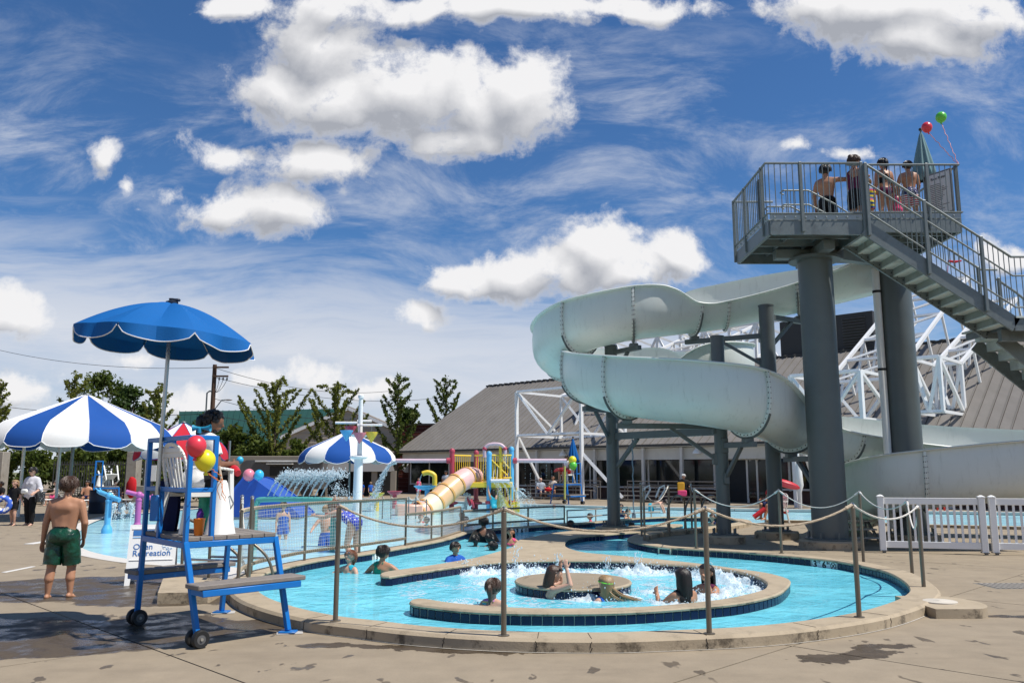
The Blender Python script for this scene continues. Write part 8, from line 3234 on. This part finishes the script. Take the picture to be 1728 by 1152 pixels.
# lifeguard in red vest on the low chair
q = D(1308, 846, 26.6)
lc_ = plastic_chair('plastic_chair', 'white plastic armchair of the red-vest lifeguard behind the slim posts', (q.x, 26.6, .02), 1.75)
person('lifeguard in red vest and navy shorts sitting on a white chair at the pool', (q.x - .03, 26.6, .47), 1.72, 115, SK_TAN, (H_RED, 'short'), [('navy_shorts', C_NAVY, LONGT, .013, .022, .003), ('red_vest', C_RED, TEE, .02, .02, .004)], SARM, {'L': ((-.12, 1, .0), (-.02, .35, -1)), 'R': ((.12, 1, .05), (.02, .05, -1))}, hz=.075, vox=.012)
for (px0, py0, px1, py1, Y_, lab) in ((1272, 872, 1291, 858, 26.2, 'red rescue tube leaning at the knee of the red-vest lifeguard'), (1316, 860, 1329, 864, 26.9, 'red rescue tube end behind the red-vest lifeguard')):
    o = MB().tube([D(px0, py0, Y_), D(px1, py1, Y_)], .075, 10).build('rescue_tube', RED)
    tag(o, lab, 'rescue tube')
q = D(1326, 816, 35)
rd = MB().ell(q, (.62, .3, .16), Matrix.Rotation(.3, 3, 'Y'), 12, 7).build('red_cushion', RED)
tag(rd, 'red rescue board leaning over the bench behind the lifeguard', 'rescue board')
o = MB().lathe([(.09, 0), (.10, .7), (.19, 1.0), (.16, 1.5), (.07, 2.2), (.06, 3.2)], (D(1350, 845, 37).x, 37, .02), 12).build('white_folded_cover', CANW)
tag(o, 'white folded cover tied round the white post behind the thick column', 'cover')

# accessories
H_ = gq['H']
gg = MB()
gg.tube([gq['hp'](.060 * math.cos(a), .066 * math.sin(a) - .002, .036) for a in np.linspace(0, 2 * PI, 17)[:-1]], .006 * H_, 5, True)
gob = gg.build('goggle_strap', mat('clear_goggles', (.5, .52, .55), .25), gq['o'], off=(0, 0, 0))
for s_ in (-1, 1):
    MB().ell(gq['hp'](s_ * .022, .066, .036), (.018 * H_, .010 * H_, .012 * H_), gq['Rh'], 10, 6).build('goggle_lens', mat('smoke_lens', (.12, .13, .15), .15), gob, off=(0, 0, 0))
H_ = gs['H']
MB().tube([gs['hp'](.064 * math.cos(a), .070 * math.sin(a) - .004, .022) for a in np.linspace(0, 2 * PI, 17)[:-1]], .0065 * H_, 6, True).build('goggle_strap', mat('lime_strap', (.18, .72, .06), .4), gs['o'], off=(0, 0, 0))
hb = MB()
wl_ = G(1040, 998, ZW)
rr = random.Random(4)
hdp = gs['o'].location + V((0, 0, gs['H'] * .93))
for k_ in range(22):
    a_ = hdp + V((.03 + rr.uniform(-.05, .05), -.05 + rr.uniform(-.05, .05), -.02))
    e_ = V((hdp.x + rr.uniform(.15, .48), hdp.y - rr.uniform(0, .2), ZW + .012))
    m_ = a_.lerp(e_, .45) + V((0, 0, -.03))
    hb.tube([V(q) for q in catmull([tuple(a_), tuple(m_), tuple(e_)], 4)], [.013, .013, .012, .012, .011, .010, .008, .006, .004], 5)
hob = hb.build('floating_hair', H_BLOND, gs['o'], off=gs['o'].location)
hob.rotation_euler = (0, 0, -gs['o'].rotation_euler.z)
H_ = pw2['H']
MB().box(pw2['hp'](0, .064, .008), (.085 * H_, .016 * H_, .028 * H_), pw2['Rh'], .004).build('sunglasses', BLACK, pw2['o'], off=(0, 0, 0))
bwm = pw2['o']
fw = V((-math.sin(bwm.rotation_euler.z), math.cos(bwm.rotation_euler.z), 0))
rgt = V((fw.y, -fw.x, 0))
bg_ = thing('shoulder_bag', 'black shoulder bag hanging at the side of the woman in striped top', 'bag', bwm.location - rgt * .32 + V((0, 0, .85)))
MB().box(bg_.location, (.14, .30, .32), Matrix.Rotation(bwm.rotation_euler.z, 3, 'Z'), .03).build('pouch', dots('speckled_bag', (.012, .012, .012), (.5, .5, .5), 22, .22), bg_)
MB().tube([bg_.location + V((0, 0, .15)), bg_.location + rgt * .14 + V((0, 0, .56)), bg_.location + rgt * .18 - fw * .05 + V((0, 0, .58))], .012, 6).build('strap', BLACK, bg_)
wb = MB().box(bwm.location + fw * .30 - rgt * .02 + V((0, 0, 1.02)), (.24, .09, .15), Matrix.Rotation(bwm.rotation_euler.z, 3, 'Z'), .04).build('white_purse', PLASTIC)
tag(wb, 'white purse held in front by the woman in striped top', 'purse')
fl2 = thing('swim_ring', 'blue and white patterned swim ring carried at the left picture edge by the small girl', 'swim ring', D(5, 851, 25.6))
MB().tube([D(5, 851, 25.6) + V((.17 * math.cos(a), .05 * math.cos(a), .20 * math.sin(a))) for a in np.linspace(0, 2 * PI, 21)[:-1]], .085, 10, True).build('ring_body', dots('ring_print', (.04, .12, .55), (.75, .75, .75), 9, .4), fl2)
for px, py, t_, fa, sk, wr, lab in ((92, 852, 818, 120, SK_FAIR, trunks(C_PINK), 'sunbather sitting on a lounger right of the woman with the bag'), (145, 853, 818, 200, SK_TAN, trunks(C_NAVY), 'sunbather sitting behind the dark blue trash barrel'), (211, 850, 812, 150, SK_BROWN, [('dark_shirt', C_BLACK, TEE, .016, .016, .003)] + trunks(C_NAVY), 'dark-shirted person sitting beside the red towel'),
                                    (193, 852, 822, 230, SK_FAIR, trunks(C_RED), 'child sitting between the unused blue chair and the red towel'), (-2, 858, 828, 160, SK_BROWN, [('dark_shirt', C_BLACK, TEE, .016, .016, .003)] + trunks(C_BLACK), 'dark figure sitting at the very left picture edge')):
    q = G(px, py)
    zt_ = D(px, t_, q.y).z
    person(lab, (q.x, q.y, max(.30, zt_ - .545 * 1.6)), 1.6, fa, sk, (H_DARK, 'short'), wr, SARM, SIT, hz=.075, vox=.015, hands=False)
finish_people()

# ================================================================== FOAM IN THE SPA
rr = random.Random(21)
FO = [(772, 957, .30, .12), (808, 959, .34, .17), (850, 958, .30, .10), (888, 957, .36, .18), (905, 966, .30, .10), (872, 972, .34, .08), (960, 956, .22, .10), (1003, 955, .30, .10), (1072, 959, .40, .22), (1098, 968, .32, .10),
      (1140, 966, .3, .12), (1176, 971, .34, .16), (1212, 977, .36, .15), (1243, 984, .34, .15), (1258, 995, .32, .12), (1228, 1003, .34, .12), (1192, 1010, .34, .10), (965, 1006, .34, .14), (1000, 1010, .34, .12), (1048, 1008, .30, .09), (1128, 1017, .28, .06), (1106, 1000, .3, .06), (772, 1010, .22, .04), (820, 975, .26, .05), (1010, 982, .2, .03)]
fm = MB()
fl = MB()
for px, py, r_, h_ in FO:
    r_ *= .9 if py < 966 else 1
    h_ *= .7
    c_ = G(px, max(py, 966) if px > 850 else py + 9, ZW)
    n = 34
    vs, ok = [], []
    sd_ = rr.uniform(0, 50)
    for j in range(n):
        for i in range(n):
            x, y = (i / (n - 1) * 2 - 1), (j / (n - 1) * 2 - 1)
            d_ = math.hypot(x, y)
            k_ = max(0, 1 - d_) ** .8
            nz = noise.fractal(V((x * 2.4 + sd_, y * 2.4, sd_)), .8, 2.1, 5)
            z = k_ * h_ * (.55 + 1.3 * nz) + .012 * noise.noise(V((x * 12, y * 12, sd_))) * k_ - .018 * (1 - k_)
            vs.append((c_.x + x * r_ * 1.25 + rr.uniform(-.008, .008), c_.y + y * r_ * 1.1 + rr.uniform(-.008, .008), ZW + z))
            ok.append(z > -.012)
    fs = [(j * n + i, j * n + i + 1, (j + 1) * n + i + 1, (j + 1) * n + i) for j in range(n - 1) for i in range(n - 1) if ok[j * n + i] or ok[(j + 1) * n + i + 1]]
    fm.add(vs, fs)
    for k_ in range(int(420 * r_ * (1 + 6 * h_))):
        a, q = rr.uniform(0, 6.28), r_ * 1.25 * rr.random() ** .6
        zz = abs(rr.gauss(0, h_ * .75))
        fl.drop((c_.x + q * math.cos(a), c_.y + q * math.sin(a), ZW + .01 + zz), (.003 + .010 * rr.random() ** 2), rr.uniform(.8, 1.6))
for px, py, hh in ((868, 968, .45), (937, 964, .30), (1022, 964, .24), (1072, 967, .34), (782, 966, .22)):
    c_ = G(px, py, ZW)
    for k_ in range(40):
        t = k_ / 40
        fl.drop((c_.x + rr.gauss(0, .012 + .03 * t) + .05 * t, c_.y + rr.gauss(0, .02), ZW + hh * t), rr.uniform(.006, .014), 2.0)
# flecks drifting on the surface
for k_ in range(3600):
    a = rr.uniform(0, 6.28)
    q = 1.0 + 1.55 * rr.random()
    x, y = .95 + q * 1.02 * math.cos(a), 12.15 + q * .92 * math.sin(a)
    if noise.noise(V((x * 1.6, y * 1.6, 4))) < -.08:
        continue
    r_ = .006 + .034 * rr.random() ** 2
    m_ = 7
    vs = [(x + r_ * rr.uniform(.5, 1.3) * math.cos(6.28 * i / m_) * 1.5, y + r_ * rr.uniform(.5, 1.3) * math.sin(6.28 * i / m_), ZW + .004) for i in range(m_)]
    fl.add(vs, [tuple(range(m_))])
tag(fm.build('foam', FOAM, None, ang=80), kind='stuff')
tag(fl.build('spa_droplets', FOAM, None, smooth_=False), kind='stuff')

# ================================================================== LEFT DECK
ch = G(180, 862)
e1l = V((.90, .43, 0)).normalized()
e2l = V((-e1l.y, e1l.x, 0))
K, K1, K2, KT, KM = chair_frame('lifeguard_chair', 'unused blue lifeguard chair with an upturned white chair on it under the parasol', ch - e1l * .46 - e2l * .70, ch - e1l * .46 + e2l * .70, ch + e1l * .46 - e2l * .70, ch + e1l * .46 + e2l * .70, .97, 2.05, .45, 'blue lifeguard chairs')
kc = KT[0].lerp(KT[3], .5)
uc = plastic_chair('plastic_chair', 'white plastic armchair tipped upside down on the unused blue chair', (kc.x, kc.y, kc.z + .80), .4)
uc.rotation_euler = (PI * .86, 0, .9)
o = MB().lathe([(.17, 0), (.16, .01), (.06, .48), (.04, .52), (0, .53)], KT[0] + e1l * .2 + e2l * .3 + V((0, 0, .045)), 18).build('megaphone', PLASTIC)
tag(o, 'white cone standing beside the upturned chair on the unused lifeguard chair', 'megaphone')
q = G(163, 866)
tb = thing('trash_barrel', 'dark blue trash barrel behind the blue water cannon', 'barrel', q)
MB().lathe([(.28, 0), (.31, .05), (.31, .42), (.325, .44), (.31, .46), (.31, .86), (.33, .90), (.29, .90), (.27, .5)], q, 20, None, False).build('drum', mat('navy_barrel', (.012, .02, .045), .5), tb)


def lounger(px, py, rz, label, src=[None]):
    p = G(px, py)
    if src[0]:
        return copy_tree(src[0], (p.x, p.y, 0), rz, label)
    o = thing('deck_lounger', label, 'lounger', (0, 0, 0), 'white deck loungers')
    for sx in (-.32, .32):
        MB().tube([(sx, -.9, .30), (sx, .35, .30), (sx, .9, .85)], .022, 6).build('side_frame', WHITE, o)
        MB().tube([(sx, -.75, 0), (sx, -.55, .30), (sx, -.2, .30), (sx, 0, 0), (sx, -.75, 0)], .02, 6).build('leg', WHITE, o)
    for k_ in range(11):
        y = -.85 + k_ * .12
        MB().beam((-.32, y, .315), (.32, y, .315), .085, .012, (0, 0, 1)).build('strap', PLASTIC, o)
    for k_ in range(5):
        y, z = .42 + k_ * .105, .37 + k_ * .105
        MB().beam((-.32, y, z), (.32, y, z), .085, .012, (0, -1, 1)).build('strap', PLASTIC, o)
    src[0] = o
    o.location = (p.x, p.y, 0)
    o.rotation_euler = (0, 0, rz)
    return o


for k_, (px, py, rz, lab) in enumerate(((88, 853, 2.2, 'white deck lounger just right of the woman with the bag'), (128, 855, 2.5, 'white deck lounger behind the parasol pole'), (108, 850, -2.0, 'white deck lounger farther back between the two others'), (205, 853, 1.2, 'white deck lounger beside the red towel'), (60, 850, .6, 'white deck lounger behind the woman with the bag'))):
    lounger(px, py, rz, lab)
# picnic bench at the left
q = G(80, 850)
pbn = thing('picnic_bench', 'grey wooden bench table behind the walking boy', 'bench', q)
for y, z, w_ in ((0, .72, .7), (-.65, .44, .26), (.65, .44, .26)):
    n = 3 if w_ > .5 else 1
    for k_ in range(n):
        MB().box((q.x, q.y + y + (k_ - (n - 1) / 2) * .23, z), (1.8, .21 if n > 1 else w_, .045), None, .005).build('plank', DECKW, pbn)
for x in (-.6, .6):
    MB().beam((q.x + x, q.y - .65, 0), (q.x + x, q.y + .3, .70), .06, .09).beam((q.x + x, q.y + .65, 0), (q.x + x, q.y - .3, .70), .06, .09).build('trestle', DECKW, pbn)
o = MB().ell((0, 0, 0), (.22, .12, .42), None, 10, 8)
q = D(222, 822, 34)
v_ = []
for x, y, z in o.v:
    d_ = noise.noise(V((x * 6, y * 6, z * 6))) * .06
    v_.append((q.x + x * (1 + d_ * 4), q.y + y, q.z + z + d_))
o.v = v_
tag(o.build('red_towel', C_RED), 'red towel draped over a chair back behind the orchid water cannon', 'towel')
# red chair behind the white fence
q = V((D(1583, 868, 33.5).x, 33.9, 0))
rc = thing('red_chair', 'bright red plastic deck chair seen through the white picket fence', 'chair', q)
MB().box(q + V((0, 0, .32)), (.62, .6, .05), Matrix.Rotation(-.1, 3, 'X'), .01).build('seat', mat('bright_red_plastic', (.62, .03, .015), .4), rc)
for k_ in range(5):
    MB().box(q + V((-.24 + k_ * .12, .34, .66)), (.105, .03, .72), Matrix.Rotation(-.3, 3, 'X'), .006).build('back_slat', mat('bright_red_plastic', (0, 0, 0)), rc)
for sx in (-.33, .33):
    MB().box(q + V((sx, 0, .55)), (.11, .66, .03), None, .006).build('armrest', mat('bright_red_plastic', (0, 0, 0)), rc)
    MB().box(q + V((sx, -.28, .27)), (.06, .07, .54), None, .006).build('leg', mat('bright_red_plastic', (0, 0, 0)), rc)
    MB().box(q + V((sx, .28, .27)), (.06, .07, .54), None, .006).build('leg', mat('bright_red_plastic', (0, 0, 0)), rc)
